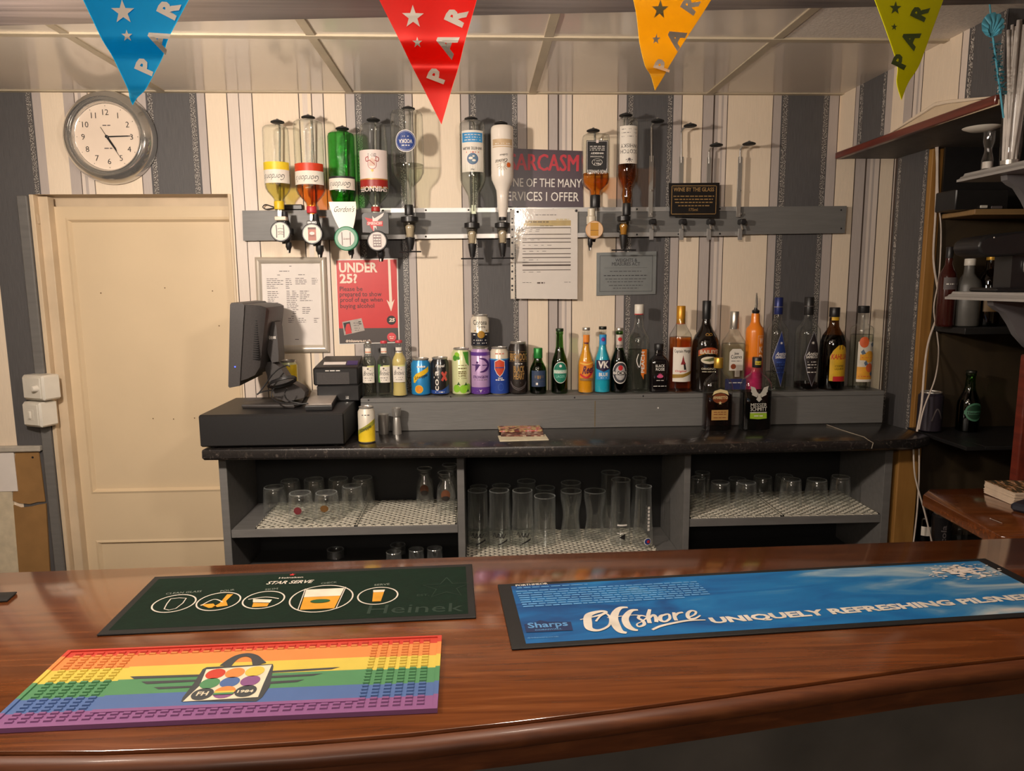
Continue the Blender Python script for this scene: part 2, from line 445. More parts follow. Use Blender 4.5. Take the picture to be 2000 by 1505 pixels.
# back wall in papered stripes, with the door opening left out
d0 = P(103, 829, Y=YW).x; d1 = P(449, 390, Y=YW).x; zlin = P(250, 379, Y=YW).z
D, C, G, Lp, K, SP = M_dark, M_cream, M_grey, M_pale, M_line, M_spark
stripes = [(-420, C), (-250, D), (-240, SP), (-228, G), (-210, C), (-167, G), (-146, K), (-144, Lp), (-119, K), (-117, C), (-40, D), (50, SP), (59, D), (62, G), (79, C), (123, G), (144, K), (145.5, Lp), (152, G), (158, Lp), (170, K), (171.5, C), (265, K), (266.5, G), (284, D), (288, SP), (297, D), (370, SP), (380, D), (384, G), (399, K), (401, C), (442, K), (444, Lp), (465, K), (466.5, Lp), (491, K), (493, C), (582, K), (584, C), (590, Lp), (600, C), (607, K), (609, Lp), (630, K), (632, C), (673.5, K), (675, G), (692, D), (695, SP), (705, D), (778, SP), (788, D), (790, G), (804, K), (806, C), (898, K), (900, G), (915, D), (919, SP), (929, D), (1000, SP), (1009, D), (1010.5, G), (1028, K), (1029.5, C), (1070, K), (1072, G), (1089, K), (1092, G), (1098, Lp), (1104, G), (1108, Lp), (1117, K), (1119, C), (1206, K), (1208, G), (1224, D), (1228, SP), (1237, D), (1305, SP), (1313, D), (1316, G), (1332, K), (1333.5, C), (1373, K), (1374.5, G), (1394, K), (1397, G), (1404, Lp), (1410, G), (1414, Lp), (1421, K), (1422.5, C), (1510, K), (1511.5, G), (1527, D), (1530, SP), (1540, D), (1610, SP), (1619, D), (1621, G), (1639, K), (1640.5, C), (1677, K), (1679, G), (1698, K), (1701, G), (1708, Lp), (1713, G), (1717, Lp), (1726, K), (1728, C), (1754, K), (1756, Lp), (1762, G), (1766, None)]
wb = MB()
TH = .10
ends = [(Vx(px), m_) for px, m_ in stripes]
ends[-1] = (XR, None)
for (x0, m_), (x1, _) in zip(ends, ends[1:]):
    segs = []
    cuts = sorted({x0, x1, *[q for q in (d0, d1) if x0 < q < x1]})
    for a, b in zip(cuts, cuts[1:]):
        mid = (a + b) / 2; z0 = zlin if d0 < mid < d1 else 0
        wb.add([(a, YW, z0), (b, YW, z0), (b, YW, ZCE), (a, YW, ZCE)], [(0, 1, 2, 3)], m_, False)
xl = ends[0][0]
wb.add([(xl, YW + TH, 0), (xl, YW + TH, ZCE), (d0, YW + TH, ZCE), (d0, YW + TH, 0)], [(0, 1, 2, 3)], M_jamb, False)
wb.add([(d0, YW, 0), (d0, YW + TH, 0), (d0, YW + TH, zlin), (d0, YW, zlin)], [(0, 1, 2, 3)], M_jamb, False)
wb.add([(d1, YW, 0), (d1, YW + TH, 0), (d1, YW + TH, zlin), (d1, YW, zlin)], [(3, 2, 1, 0)], M_jamb, False)
wb.add([(d0, YW, zlin), (d1, YW, zlin), (d1, YW + TH, zlin), (d0, YW + TH, zlin)], [(3, 2, 1, 0)], M_jamb, False)
wb.add([(d1, YW + TH, 0), (d1, YW + TH, ZCE), (XR, YW + TH, ZCE), (XR, YW + TH, 0)], [(0, 1, 2, 3)], M_jamb, False)
struct(wb.build('wall_back'))

# short return wall at the right with one dark stripe, its end closed by a bare stud
yst = P(1807, 400, X=XR).y
wr = MB(); zb = P(1640, 310, Y=YW).z
def ystrip(y): return y
def wr_strip(ya, yb, m_): wr.add([(XR, ya, 0), (XR, yb, 0), (XR, yb, zb), (XR, ya, zb)], [(0, 1, 2, 3)], m_, False)
for ya, yb, m_ in ((YW, YW - .012, M_line), (YW - .012, YW - .02, M_dark), (YW - .02, YW - .034, M_spark), (YW - .034, yst + .02, M_dark), (yst + .02, yst + .006, M_spark), (yst + .006, yst, M_dark)): wr_strip(ya, yb, m_)
wr.add([(XR + .03, yst, 0), (XR + .03, YW, 0), (XR + .03, YW, zb), (XR + .03, yst, zb), (XR, yst, 0), (XR, yst, zb)], [(0, 1, 2, 3), (4, 0, 3, 5)], M_card, False)
struct(wr.build('wall_right'))
st_ = MB().box((XR - .001, yst - .022, 0), (XR + .036, yst - .002, zb - .002), M_timber, .002)
struct(st_.build('trim_1'))

# bulkhead over the opening, papered, with a mahogany-lipped board beneath
bk = MB()
def yb_(px):
    return P(px, 183 - (px - 1644) * .4805, X=XB).y
bs = [(1644, C), (1672, K), (1673, G), (1680, D), (1682, SP), (1688, D), (1727, SP), (1732, D), (1734, G), (1747, C), (1771, G), (1788, K), (1789.5, Lp), (1796, G), (1800, Lp), (1805, K), (1806.5, C), (1880, K), (1881.5, Lp), (1894, D), (1897, SP), (1905, D), (1960, SP), (1966, D), (1970, C), (2060, None)]
YBK = 1.722
for (pa, m_), (pb, _) in zip(bs, bs[1:]):
    ya, yb2 = yb_(pa), max(yb_(pb), YBK)
    if ya <= YBK: continue
    bk.add([(XB, ya, zb + .02), (XB, yb2, zb + .02), (XB, yb2, ZCE), (XB, ya, ZCE)], [(0, 1, 2, 3)], m_, False)
yend = yb_(2060)
bk.box((XB + .002, YBK, zb + .02), (XB + .9, YW + .1, ZCE), M_dark)
struct(bk.build('trim_2'))
sb = thing('mahogany_ledge_board', 'long red mahogany edged board under the papered bulkhead at upper right', 'board', (XB, 1.7, zb))
q = MB().box((XB - .012 - XB, YBK + .004 - 1.7, -.002), (.004, YW - .002 - 1.7, .02), M_mahogr, .002)
q.build('lip', sb)
MB().box((.004, YBK + .004 - 1.7, 0), (.62, YW - .002 - 1.7, .018), mat('grey_board_underside', (96, 92, 88), .6)).build('board', sb)
pl = [P(a, b, X=XB - .004) for a, b in ((1730, 268), (1762, 248), (1800, 225), (1826, 207), (1880, 198), (1950, 192), (1950, 190), (1950, 205), (1730, 277))]
o = MB().prism([Vector((p.x, p.y, p.z)) for p in pl if True], (.003, 0, 0), M_jamb).build('bare_plywood_strip')
o.parent = sb; o.matrix_parent_inverse = Matrix.Translation((-XB, -1.7, -zb))
# curled edge of wallpaper above the bare strip
cu_ = MB(); ps = [P(a, b, X=XB - .006) for a, b in ((1728, 266), (1760, 246), (1798, 222), (1826, 204), (1850, 199), (1890, 195), (1948, 188))]
cu_.tube(ps, [.001, .003, .005, .006, .005, .004, .001], M_cream, 8)
o = cu_.build('curled_wallpaper'); o.parent = sb; o.matrix_parent_inverse = Matrix.Translation((-XB, -1.7, -zb))

# alcove beyond the return wall
XA = XR + .036
al = MB()
YA = 2.29
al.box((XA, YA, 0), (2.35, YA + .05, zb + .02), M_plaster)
zpk = P(1900, 408, Y=2.13).z; al.box((XA, YA - .004, zpk - .0), (2.25, YA - .0005, zb + .018), M_black)  # black sheet added over the upper wall to deepen the alcove's shade
struct(al.build('wall_alcove'))
struct(MB().box((2.25, .9, 0), (2.3, YA, zb + .02), M_plaster).build('wall_far_right'))

# ceiling: gloss tiles in a white grid
ce = MB()
xs = [-2.2, -1.62, -1.017, -.413, .189, .785, 1.385, 2.69]; ys = [.1, .745, 1.345, 1.945, 2.55]
M_tex = mat('stippled_ceiling_tile', (226, 216, 204), .7, var=.1, scale=200, bump=.5, bscale=160)
for i in range(len(xs) - 1):
    for j in range(len(ys) - 1):
        ce.add([(xs[i], ys[j], ZCE), (xs[i + 1], ys[j], ZCE), (xs[i + 1], ys[j + 1], ZCE), (xs[i], ys[j + 1], ZCE)], [(3, 2, 1, 0)], M_tex if (i == 5 and j == 2) else M_ceil, False)
ce.box((-2.2, .1, ZCE + .012), (2.69, 2.6, ZCE + .03), M_bar)
struct(ce.build('ceiling'))
for k, x in enumerate(xs[1:-2]):
    struct(MB().box((x - .012, .1, ZCE - .004), (x + .012, YW - .001, ZCE + .004), M_bar, .001).build('trim_%d' % (k + 3)))
struct(MB().box((-2.2, 1.945 - .012, ZCE - .005), (XB - .001, 1.945 + .012, ZCE + .004), M_bar, .001).build('trim_8'))
struct(MB().box((-2.2, YW - .02, ZCE - .003), (XB, YW, ZCE + .004), M_bar).build('trim_9'))

# beam over the counter, not quite parallel to the wall
ba, bb2 = P(0, 50, Z=2.13), P(2000, 7, Z=2.13)
dx = (bb2 - ba); ba = ba - dx * .5; bb2 = bb2 + dx * .12
nrm = Vector((dx.y, -dx.x, 0)).normalized() * .16
bm_ = MB().prism([ba, bb2, bb2 + nrm, ba + nrm], (0, 0, ZCE - 2.131), M_beam)
struct(bm_.build('trim_10'))

# door in its recess
yd = YW + .055
dr = MB()
dl, drr, dtop = d0 + .012, d1 + .12, P(250, 403, Y=yd).z
u0 = P(172, 900, Y=yd).x; zt_ = P(250, 424, Y=yd).z; zb1 = P(300, 962, Y=yd).z; zt2 = P(300, 1052, Y=yd).z; zfl = .22
ur = P(449, 700, Y=yd).x + .002
dx1 = d1 - .001
def frame_rect(x0, x1, z0, z1, y): dr.add([(x0, y, z0), (x1, y, z0), (x1, y, z1), (x0, y, z1)], [(0, 1, 2, 3)], M_door, False)
for r_ in ((dl, u0, 0, dtop), (u0, dx1, zt_, dtop), (u0, dx1, zt2, zb1), (u0, dx1, 0, zfl)): frame_rect(*r_, yd)
for z0, z1 in ((zb1, zt_), (zfl, zt2)):
    q = .016; e = .010
    frame_rect(u0 + q, dx1, z0 + q, z1 - q, yd + e)
    dr.add([(u0, yd, z0), (u0 + q * .5, yd - .003, z0 + q * .5), (u0 + q, yd + e, z0 + q), (u0 + q, yd + e, z1 - q), (u0 + q * .5, yd - .003, z1 - q * .5), (u0, yd, z1)], [(0, 1, 4, 5), (1, 2, 3, 4)], M_door, False)
    dr.add([(u0, yd, z0), (dx1, yd, z0), (u0 + q * .5, yd - .003, z0 + q * .5), (dx1, yd - .003, z0 + q * .5), (u0 + q, yd + e, z0 + q), (dx1, yd + e, z0 + q)], [(0, 1, 3, 2), (2, 3, 5, 4)], M_door, False)
    dr.add([(u0, yd, z1), (dx1, yd, z1), (u0 + q * .5, yd - .003, z1 - q * .5), (dx1, yd - .003, z1 - q * .5), (u0 + q, yd + e, z1 - q), (dx1, yd + e, z1 - q)], [(2, 3, 1, 0), (4, 5, 3, 2)], M_door, False)
dr.add([(dl, yd + .04, 0), (dx1, yd + .04, 0), (dx1, yd + .04, dtop), (dl, yd + .04, dtop)], [(0, 1, 2, 3)], M_door, False)
for px, py in ((197, 572), (322, 562), (415, 568), (428, 636), (299, 817), (339, 818), (380, 816)):
    p = P(px, py, Y=yd + .009); disc(dr, p.x, p.z, .0022, mat('drill_hole', (110, 84, 54), .8), flat(-(yd + .009)), 1, n=10)
struct(dr.build('door_1'))
# door jamb pieces and the grey painted architrave
jm = MB()
x1_ = P(131, 829, Y=YW).x
jm.box((d0 - .002, YW - .004, 0), (d0 + .012, yd + .004, zlin), M_jamb, .002)
jm.box((d0 + .012, YW + .02, 0), (x1_ - .004, yd + .002, zlin - .004), M_jamb, .002)
jm.box((d0 + .012, YW + .092, dtop - .02), (d1, YW + .099, zlin), M_jamb, .001)
jm.box((d1 - .006, YW - .004, 0), (d1 + .004, yd + .01, zlin), M_jamb, .002)
struct(jm.build('trim_11'))
hg = MB().box((d0 + .0125, YW + .006, P(70, 437, Y=YW).z), (d0 + .0145, YW + .019, P(70, 417, Y=YW).z), M_jamb, .001)
struct(hg.build('trim_12'))
ax0 = P(82, 829, Y=YW).x
struct(MB().box((ax0, YW - .014, 0), (d0 - .003, YW - .0005, zlin - .004), M_greyp, .003).build('trim_13'))
# lower left patchwork of the wall
xdl = P(-260, 875, Y=YW).x
struct(MB().box((xdl, YW - .02, P(40, 880, Y=YW).z), (ax0 - .004, YW - .0005, P(40, 869, Y=YW).z), mat('grey_white_paint', (176, 168, 156), .5), .003).build('trim_14'))
lw_ = MB(); zlo = P(40, 880, Y=YW).z
lw_.box((xdl, YW - .006, 0), (P(30, 1000, Y=YW).x, YW - .0005, zlo), mat('painted_lining', (208, 194, 168), .6, bump=.2))
struct(lw_.build('trim_15'))
cb = thing('hardboard_patch', 'brown bare hardboard panel with a torn split beside the grey door frame', 'panel', (P(60, 1000, Y=YW).x, YW - .001, 0))
k = MB(); ox, oy = cb.location.x, cb.location.y
zt1 = P(60, 984, Y=YW).z
cc = [(32, 880), (77, 876), (90, 978), (75, 979), (60, 983), (40, 981), (27, 976)]
k.prism([Vector((P(a, b, Y=YW).x - ox, -.005, P(a, b, Y=YW).z)) for a, b in cc][::-1], (0, .0045, 0), M_card)
k.build('upper_piece', cb)
k = MB(); cc = [(29, 985), (42, 990), (62, 988), (78, 984), (92, 982), (100, 1120), (40, 1120)]
k.prism([Vector((P(a, b, Y=YW).x - ox, -.007, P(a, b, Y=YW).z)) for a, b in cc][::-1], (0, .0065, 0), M_card)
k.build('lower_piece', cb)
k = MB(); p = P(66, 892, Y=YW); disc(k, p.x - ox, p.z, .004, M_ink, flat(.0052), 1, n=12); k.build('screw', cb)
ps_ = P(0, 920, Y=YW)
t = MB().box((P(-70, 920, Y=YW).x - ps_.x, -.003, P(0, 958, Y=YW).z - ps_.z), (P(34, 920, Y=YW).x - ps_.x, -.0007, P(0, 881, Y=YW).z - ps_.z), M_paper)
o = t.build('white_sheet'); o.location = (ps_.x, YW - .0063, ps_.z)
tag(o, 'plain white sheet fixed to the wall at the left edge below the dado', 'sheet')

# worktop, ledge, open cabinets -------------------------------------------------
wt = thing('back_bar_worktop', 'long black flecked laminate worktop along the back wall', 'worktop', (.2, 2.3, ZW))
fy = lambda x: 2.143 + (2.105 - 2.143) * (x + .835) / 1.4 if x < .565 else 2.105
pts = [(-.838, 2.146), (-.30, 2.125), (.2, 2.108), (.565, 2.104), (1.201, 2.108), (1.36, 2.118), (1.415, 2.15), (1.425, 2.2), (1.40, 2.34), (1.40, 2.495), (d1 - .03, 2.495)]
pts = [(max(a, -.838), b) for a, b in pts]
def slab(mb, pts, z0, z1, mt, bev=.006):
    n = len(pts); cx = sum(p[0] for p in pts) / n; cy = sum(p[1] for p in pts) / n
    def ins(k): 
        out = []
        for i in range(n):
            a, b, c = Vector(pts[i - 1]), Vector(pts[i]), Vector(pts[(i + 1) % n])
            e1 = (b - a).normalized(); e2 = (c - b).normalized(); nn = Vector((-(e1.y + e2.y), e1.x + e2.x)); nn = nn.normalized() if nn.length else nn
            out.append(b + nn * k)
        return out
    L_ = [(ins(bev), z0), (ins(0), z0 + bev), (ins(0), z1 - bev), (ins(bev * .3), z1 - bev * .3), (ins(bev), z1)]
    vs = [(p[0], p[1], z) for ring, z in L_ for p in ring]; fs = [tuple(range(n))[::-1], tuple(range(4 * n, 5 * n))]
    for j in range(4):
        for i in range(n): fs.append((j * n + i, j * n + (i + 1) % n, (j + 1) * n + (i + 1) % n, (j + 1) * n + i))
    mb.add(vs, fs, mt, True); return mb
slab(MB(), [(a - .2, b - 2.3) for a, b in pts], -.034, 0, M_work, .007).build('worktop', wt)

le = thing('painted_ledge', 'grey painted box ledge behind the worktop holding the bottles', 'ledge', (.3, 2.37, ZW))
xl0, xl1 = P(704, 775, Y=2.37).x, P(1727, 768, Y=2.37).x
k = MB().box((xl0 - .3, 0, .0005), (xl1 - .3, .018, ZL - ZW - .016), M_greyw, .001); k.build('front_board', le)
MB().box((xl0 - .3, -.002, ZL - ZW - .0155), (xl1 - .3, .128, ZL - ZW), M_greyw, .002).build('top_board', le)
k = MB()
px = P(1162, 800, Y=2.37); k.box((px.x - .3 - .0012, -.0008, .004), (px.x - .3 + .0012, 0, ZL - ZW - .02), mat('brown_joint', (110, 92, 54), .6)); k.build('board_joint', le)
for a, b in ((880, 774), (1256, 773), (1285, 796), (1122, 776), (720, 781)):
    k = MB(); p = P(a, b, Y=2.37); disc(k, p.x - .3, p.z - ZW, .0028, M_ink if b < 790 else M_wprint, flat(.0022), 1, n=10); k.build('screw', le)

YC = 2.205; YCB = 2.49
cabn = thing('open_glass_cabinet', 'grey painted open shelving unit under the worktop with three bays', 'cabinet', (.4, YC, 0))
zcb, zct = .5, ZW - .036
def cbx(px, Y=YC): return P(px, 1000, Y=Y).x
xL0, xL1 = cbx(433), cbx(448); xD0, xD1 = cbx(894), cbx(908); xE0, xE1 = cbx(1335), cbx(1347); xR0, xR1 = cbx(1722), cbx(1737)
for nm, a, b in (('side_panel', xL0, xL1), ('divider', xD0, xD1), ('divider', xE0, xE1), ('side_panel', xR0, xR1)):
    MB().box((a - .4, 0, zcb), (b - .4, YCB - YC, zct), M_greyp, .001).build(nm, cabn)
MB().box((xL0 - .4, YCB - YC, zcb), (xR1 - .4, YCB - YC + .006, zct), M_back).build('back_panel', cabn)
zs1 = P(700, 1030, Y=YC).z; zs2 = P(1100, 1092, Y=YC).z; zs3 = P(1530, 1010, Y=YC).z
zlow = P(600, 1135, Y=YC).z
for a, b, z in ((xL1, xD0, zs1), (xD1, xE0, zs2), (xE1, xR0, zs3)):
    MB().box((a - .4 + .0005, .004, z - .026), (b - .4 - .0005, YCB - YC - .0005, z), M_greyp, .001).build('shelf', cabn)
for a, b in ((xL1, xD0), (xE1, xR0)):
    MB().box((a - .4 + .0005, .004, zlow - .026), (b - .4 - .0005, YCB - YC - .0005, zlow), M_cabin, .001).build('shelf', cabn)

# white lattice bar matting on the shelves
M_lat = mat('white_lattice_plastic', (206, 200, 184), .5, var=.05)
def lattice(name, label, x0, x1, y0, y1, z, sp=.024):
    o = thing(name, label, 'matting', ((x0 + x1) / 2, y0, z), group='lattice bar matting on the cabinet shelves')
    mb = MB(); W = x1 - x0; Dp = y1 - y0; h = .0035; wd = .0034; kx = 1.25
    n = int((W / kx + Dp) / sp) + 1
    for s_ in (1, -1):
        for i in range(n + 1):
            c0 = i * sp; segs = []
            # line: y = s*(x/kx) + c ; clip in the rectangle
            q = []
            c_ = (c0 - W / kx) if s_ == 1 else c0
            for x, y in ((0, c_), (W, s_ * W / kx + c_)):
                if 0 <= y <= Dp: q.append((x, y))
            for y in (0, Dp):
                x = (y - c_) * kx * s_
                if 0 < x < W: q.append((x, y))
            if len(q) >= 2:
                a, b = min(q), max(q); d = Vector((b[0] - a[0], b[1] - a[1]))
                if d.length < .004: continue
                nn = Vector((-d.y, d.x)).normalized() * wd
                P4 = [(a[0] - W / 2 + nn.x, a[1] + nn.y), (b[0] - W / 2 + nn.x, b[1] + nn.y), (b[0] - W / 2 - nn.x, b[1] - nn.y), (a[0] - W / 2 - nn.x, a[1] - nn.y)]
                mb.prism([(p[0], p[1], h) for p in P4], (0, 0, -h), M_lat)
    for a, b in (((0, 0), (W, .004)), ((0, Dp - .004), (W, Dp)), ((0, 0), (.004, Dp)), ((W - .004, 0), (W, Dp))):
        mb.box((a[0] - W / 2, a[1], 0), (b[0] - W / 2, b[1], h), M_lat)
    mb.build('lattice', o); return o
xa = P(503, 1028, Z=zs1).x; xm = P(698, 1022, Z=zs1).x
lattice('lattice_mat', 'white lattice matting on the left cabinet shelf, left length', xa, xm - .002, YC + .012, YCB - .01, zs1)
lattice('lattice_mat', 'white lattice matting on the left cabinet shelf, right length by the divider', xm + .002, xD0 - .006, YC + .012, YCB - .01, zs1)
lattice('lattice_mat', 'white lattice matting on the low middle cabinet shelf', xD1 + .004, P(1283, 1075, Z=zs2).x, YC + .004, YCB - .01, zs2)
xm = P(1528, 1008, Z=zs3).x
lattice('lattice_mat', 'white lattice matting on the right cabinet shelf, left length', xE1 + .004, xm - .002, YC + .01, YCB - .01, zs3)
lattice('lattice_mat', 'white lattice matting on the right cabinet shelf, right length', xm + .002, P(1716, 1003, Z=zs3).x, YC + .01, YCB - .01, zs3)

# stud beneath the worktop end
sd = MB().box((P(1748, 1000, Y=2.2).x, 2.2, .2), (P(1788, 1000, Y=2.2).x, 2.26, ZW - .036), M_timber, .003)
struct(sd.build('trim_16'))

# bar counter -----------------------------------------------------------------
bc = thing('bar_counter', 'varnished mahogany bar counter with a bowed front edge in the foreground', 'counter', (0, 1.05, 0))
edge_px = [(0, 1467), (200, 1466), (400, 1459), (600, 1447), (800, 1431), (1000, 1409), (1200, 1385), (1400, 1358), (1600, 1330), (1800, 1302), (2000, 1280)]
ed = [P(a, b, Z=ZC) for a, b in edge_px]
ed = [Vector((-1.6, 1.02, ZC)), Vector((-1.2, .885, ZC)), Vector((-.85, .80, ZC))] + ed + [Vector((.95, .925, ZC)), Vector((1.25, .965, ZC)), Vector((1.9, 1.05, ZC))]
bl, br = P(0, 1118, Z=ZC), P(2000, 1050, Z=ZC); dd = br - bl
b0 = bl - dd * .42; b1 = bl + dd * 1.38
top = [(p.x, p.y - 1.05) for p in ed] + [(b1.x, b1.y - 1.05), (b0.x, b0.y - 1.05)]
slab(MB(), top, ZC - .03, ZC, M_mahog, .0012).build('counter_top', bc)
nx = [Vector((p.x, p.y - 1.05)) for p in ed]
def offs(k):
    o_ = []
    for i, p in enumerate(nx):
        a, b = nx[max(i - 1, 0)], nx[min(i + 1, len(nx) - 1)]; t_ = (b - a).normalized(); o_.append(p + Vector((t_.y, -t_.x)) * k)
    return o_
def sweep(mb, prof, mt):
    vs = []; n = len(nx)
    for k, z in prof: vs += [(p.x, p.y, z) for p in offs(k)]
    m_ = len(prof); fs = []
    for j in range(m_):
        for i in range(n - 1):
            fs.append((j * n + i, ((j + 1) % m_) * n + i, ((j + 1) % m_) * n + i + 1, j * n + i + 1))
    return mb.add(vs, fs, mt, True)
bead = [(0.002, ZC - .004), (.006, ZC - .0015)] + [(.010 + .012 * sin(a), ZC - .0135 + .0115 * cos(a)) for a in [rad(x) for x in range(0, 181, 20)]] + [(.002, ZC - .0255)]
sweep(MB(), bead, M_mahogd).build('edge_bead', bc)
sweep(MB(), [(-.002, ZC - .0302), (.0, ZC - .0258), (.010, ZC - .0258), (.010, ZC - .050), (.006, ZC - .053), (-.016, ZC - .053), (-.016, ZC - .0302)], M_mahogd).build('fascia', bc)
sweep(MB(), [(-.03, ZC - .031), (-.022, ZC - .031), (-.022, .02), (-.03, .02)], M_panel).build('front_panel', bc)
bpy.context.view_layer.update()

# hinged return of the counter on the right
fl = thing('counter_return', 'red mahogany counter return at the right with a cut diagonal edge', 'counter', (1.4, 1.5, ZC))
ptsf = [P(1803, 965, Z=ZC), P(1960, 1051, Z=ZC), Vector((1.06, b1.y + .004, ZC)), Vector((1.98, b1.y + .004, ZC)), Vector((1.98, 1.69, ZC)), P(1815, 955, Z=ZC)]
ptsf[2] = Vector((1.075, bl.y + dd.y * ((1.075 - bl.x) / dd.x) + .003, ZC)); ptsf[3] = Vector((1.98, bl.y + dd.y * ((1.98 - bl.x) / dd.x) + .003, ZC)); ptsf[1] = P(1955, 1046, Z=ZC)
slab(MB(), [(p.x - 1.4, p.y - 1.5) for p in ptsf], -.03, -.0002, M_mahogr if 0 else M_mahog, .003).build('counter_top', fl)
MB().box((1.62 - 1.4, 1.36 - 1.5, -ZC + .001), (1.66 - 1.4, 1.66 - 1.5, -.0305), M_mahogr, .003).build('support_panel', fl)
# ------------------------------------------------------------------ wall clock
M_face = mat('clock_face', (226, 208, 190), .5, var=.02)
pc = P(219.5, 271, Y=YW); Rc = 88 * mpp(pc)
ck = thing('wall_clock', 'round chrome wall clock above the cream door', 'clock', (pc.x, YW - .0006, pc.z), (pi / 2, 0, 0))
FY = flat(0)
# built facing +z in local space, turned to face the room
def zf(u, v, h=0): return Vector((u, v, .031 + h))
k = MB(); pr_ = [(.98, 0), (1.0, .010), (.985, .022), (.95, .033), (.90, .042), (.86, .048), (.83, .050), (.81, .047), (.79, .040), (.765, .044), (.74, .047), (.715, .043), (.705, .031), (.69, .030)]
k.lathe([(r * Rc, z) for r, z in pr_], M_chrome, 64, cap=False); k.build('rim', ck)
k = MB(); k.lathe([(Rc * .72, .02), (Rc * .72, .0305)], M_face, 48, cap=True)
Rf = Rc * .70
for i in range(1, 13):
    a = pi / 2 - i * pi / 6
    text(k, str(i), Rf * .74 * cos(a), Rf * .74 * sin(a) - Rf * .085, None, Rf * .17, M_ink, zf, 2, bold=-.005)
for i in range(12):
    a = i * pi / 6; disc(k, Rf * .93 * cos(a), Rf * .93 * sin(a), Rf * .012, M_ink, zf, 2, n=8)
greek(k, -Rf * .12, Rf * .12, Rf * .33, Rf * .03, M_inkg, zf, 2, center=True)
greek(k, -Rf * .12, Rf * .12, -Rf * .36, Rf * .03, M_inkg, zf, 2, center=True)
dial = k.build('dial', ck)
def hand(nm, ang, l, wd, h, tail):
    k = MB(); c_, s_ = cos(ang), sin(ang)
    q = [(-tail, wd * .6), (0, wd), (l * .8, wd * .8), (l, 0), (l * .8, -wd * .8), (0, -wd), (-tail, -wd * .6)]
    k.prism([(a * c_ - b * s_, a * s_ + b * c_, .0345 + h) for a, b in q], (0, 0, -.001), M_ink); return k.build(nm, dial)
hand('minute_hand', rad(2), Rf * .78, .0022, 0, .004)
hand('hour_hand', rad(-58), Rf * .52, .0035, .0015, .004)
hand('second_hand', rad(-60), Rf * .72, .0007, .003, Rf * .33)
k = MB(); k.lathe([(.005, .031), (.005, .038), (.003, .039)], M_ink, 16); k.build('hub', dial)

# ------------------------------------------------------------------ rail board and its two metal rails
rb_ = thing('rail_board', 'long grey painted board fixed level across the striped wall', 'board', (.25, YW, 1.85))
a, b, c_, d_ = P(473, 411, Y=2.478), P(1654, 402, Y=2.478), P(1650, 455, Y=2.478), P(475, 470, Y=2.478)
MB().prism([Vector((p.x - .25, -.022, p.z - 1.85)) for p in (d_, c_, b, a)], (0, .0212, 0), M_greyw).build('board', rb_)
for x, y in ((1643, 410), (1643, 446)):
    k = MB(); p = P(x, y, Y=2.478); disc(k, p.x - .25, p.z - 1.85, .003, M_ink, flat(.022), 1, n=12); k.build('screw', rb_)
for nm, lab, y0, y1 in (('optic_rail', 'upper flat aluminium rail screwed along the grey board', 411, 407.5), ('optic_rail', 'lower flat aluminium rail screwed along the grey board', 463, 456)):
    pa, pb = P(706, y0, Y=2.474), P(1446, y1, Y=2.474)
    t = thing(nm, lab, 'rail', ((pa.x + pb.x) / 2, 2.4775, (pa.z + pb.z) / 2), group='rails on the grey board')
    hw = .0072; ox, oz = t.location.x, t.location.z
    MB().prism([(pa.x - ox, -.004, pa.z - hw - oz), (pb.x - ox, -.004, pb.z - hw - oz), (pb.x - ox, -.004, pb.z + hw - oz), (pa.x - ox, -.004, pa.z + hw - oz)], (0, .0038, 0), M_alu).build('bar', t)
    bar_ = t.children[0] if t.children else [c for c in bpy.data.objects if c.parent == t][0]
    for q in range(9):
        f_ = (q + .5) / 9; x = pa.x + (pb.x - pa.x) * f_ - ox; z = pa.z + (pb.z - pa.z) * f_ - oz
        k = MB(); k.lathe([(.0032, 0), (.003, .0015), (.0012, .002)], M_rubber, 12, M=Matrix.Translation((x, -.004, z)) @ Matrix.Rotation(pi / 2, 4, 'X')); k.build('screw', bar_)

# ------------------------------------------------------------------ glass and drink materials
G_clear = glassy('clear_glass', (246, 249, 245), .45, veil=.05)
G_emb = glassy('embossed_clear_glass', (246, 249, 242), .45, bump=.45, veil=.06)
G_green = glassy('emerald_glass', (58, 176, 64), .35, bump=.4)
G_beer = glassy('green_bottle_glass', (74, 138, 52), .3)
G_brown = glassy('brown_bottle_glass', (106, 66, 30), .25)
L_clear = glassy('clear_spirit', (232, 236, 226), .6, gl=.4, ior=1.2)
L_yellow = glassy('pale_lemon_spirit', (226, 214, 124), .7, gl=.4, ior=1.2)
L_orange = glassy('orange_spirit', (236, 132, 44), .6, gl=.4, ior=1.2)
L_amber = glassy('amber_whisky', (220, 136, 34), .6, gl=.4, ior=1.2)
L_rum = glassy('golden_rum', (222, 128, 36), .6, gl=.4, ior=1.2)
L_dark = glassy('dark_liqueur', (96, 40, 22), .4, gl=.4, ior=1.2)
L_lemon = mat('cloudy_lemonade', (206, 186, 118), .3, var=.04)
W_opaque = mat('white_bottle_glaze', (232, 222, 210), .18, var=.02, coat=.4)
RUBB = M_rubber


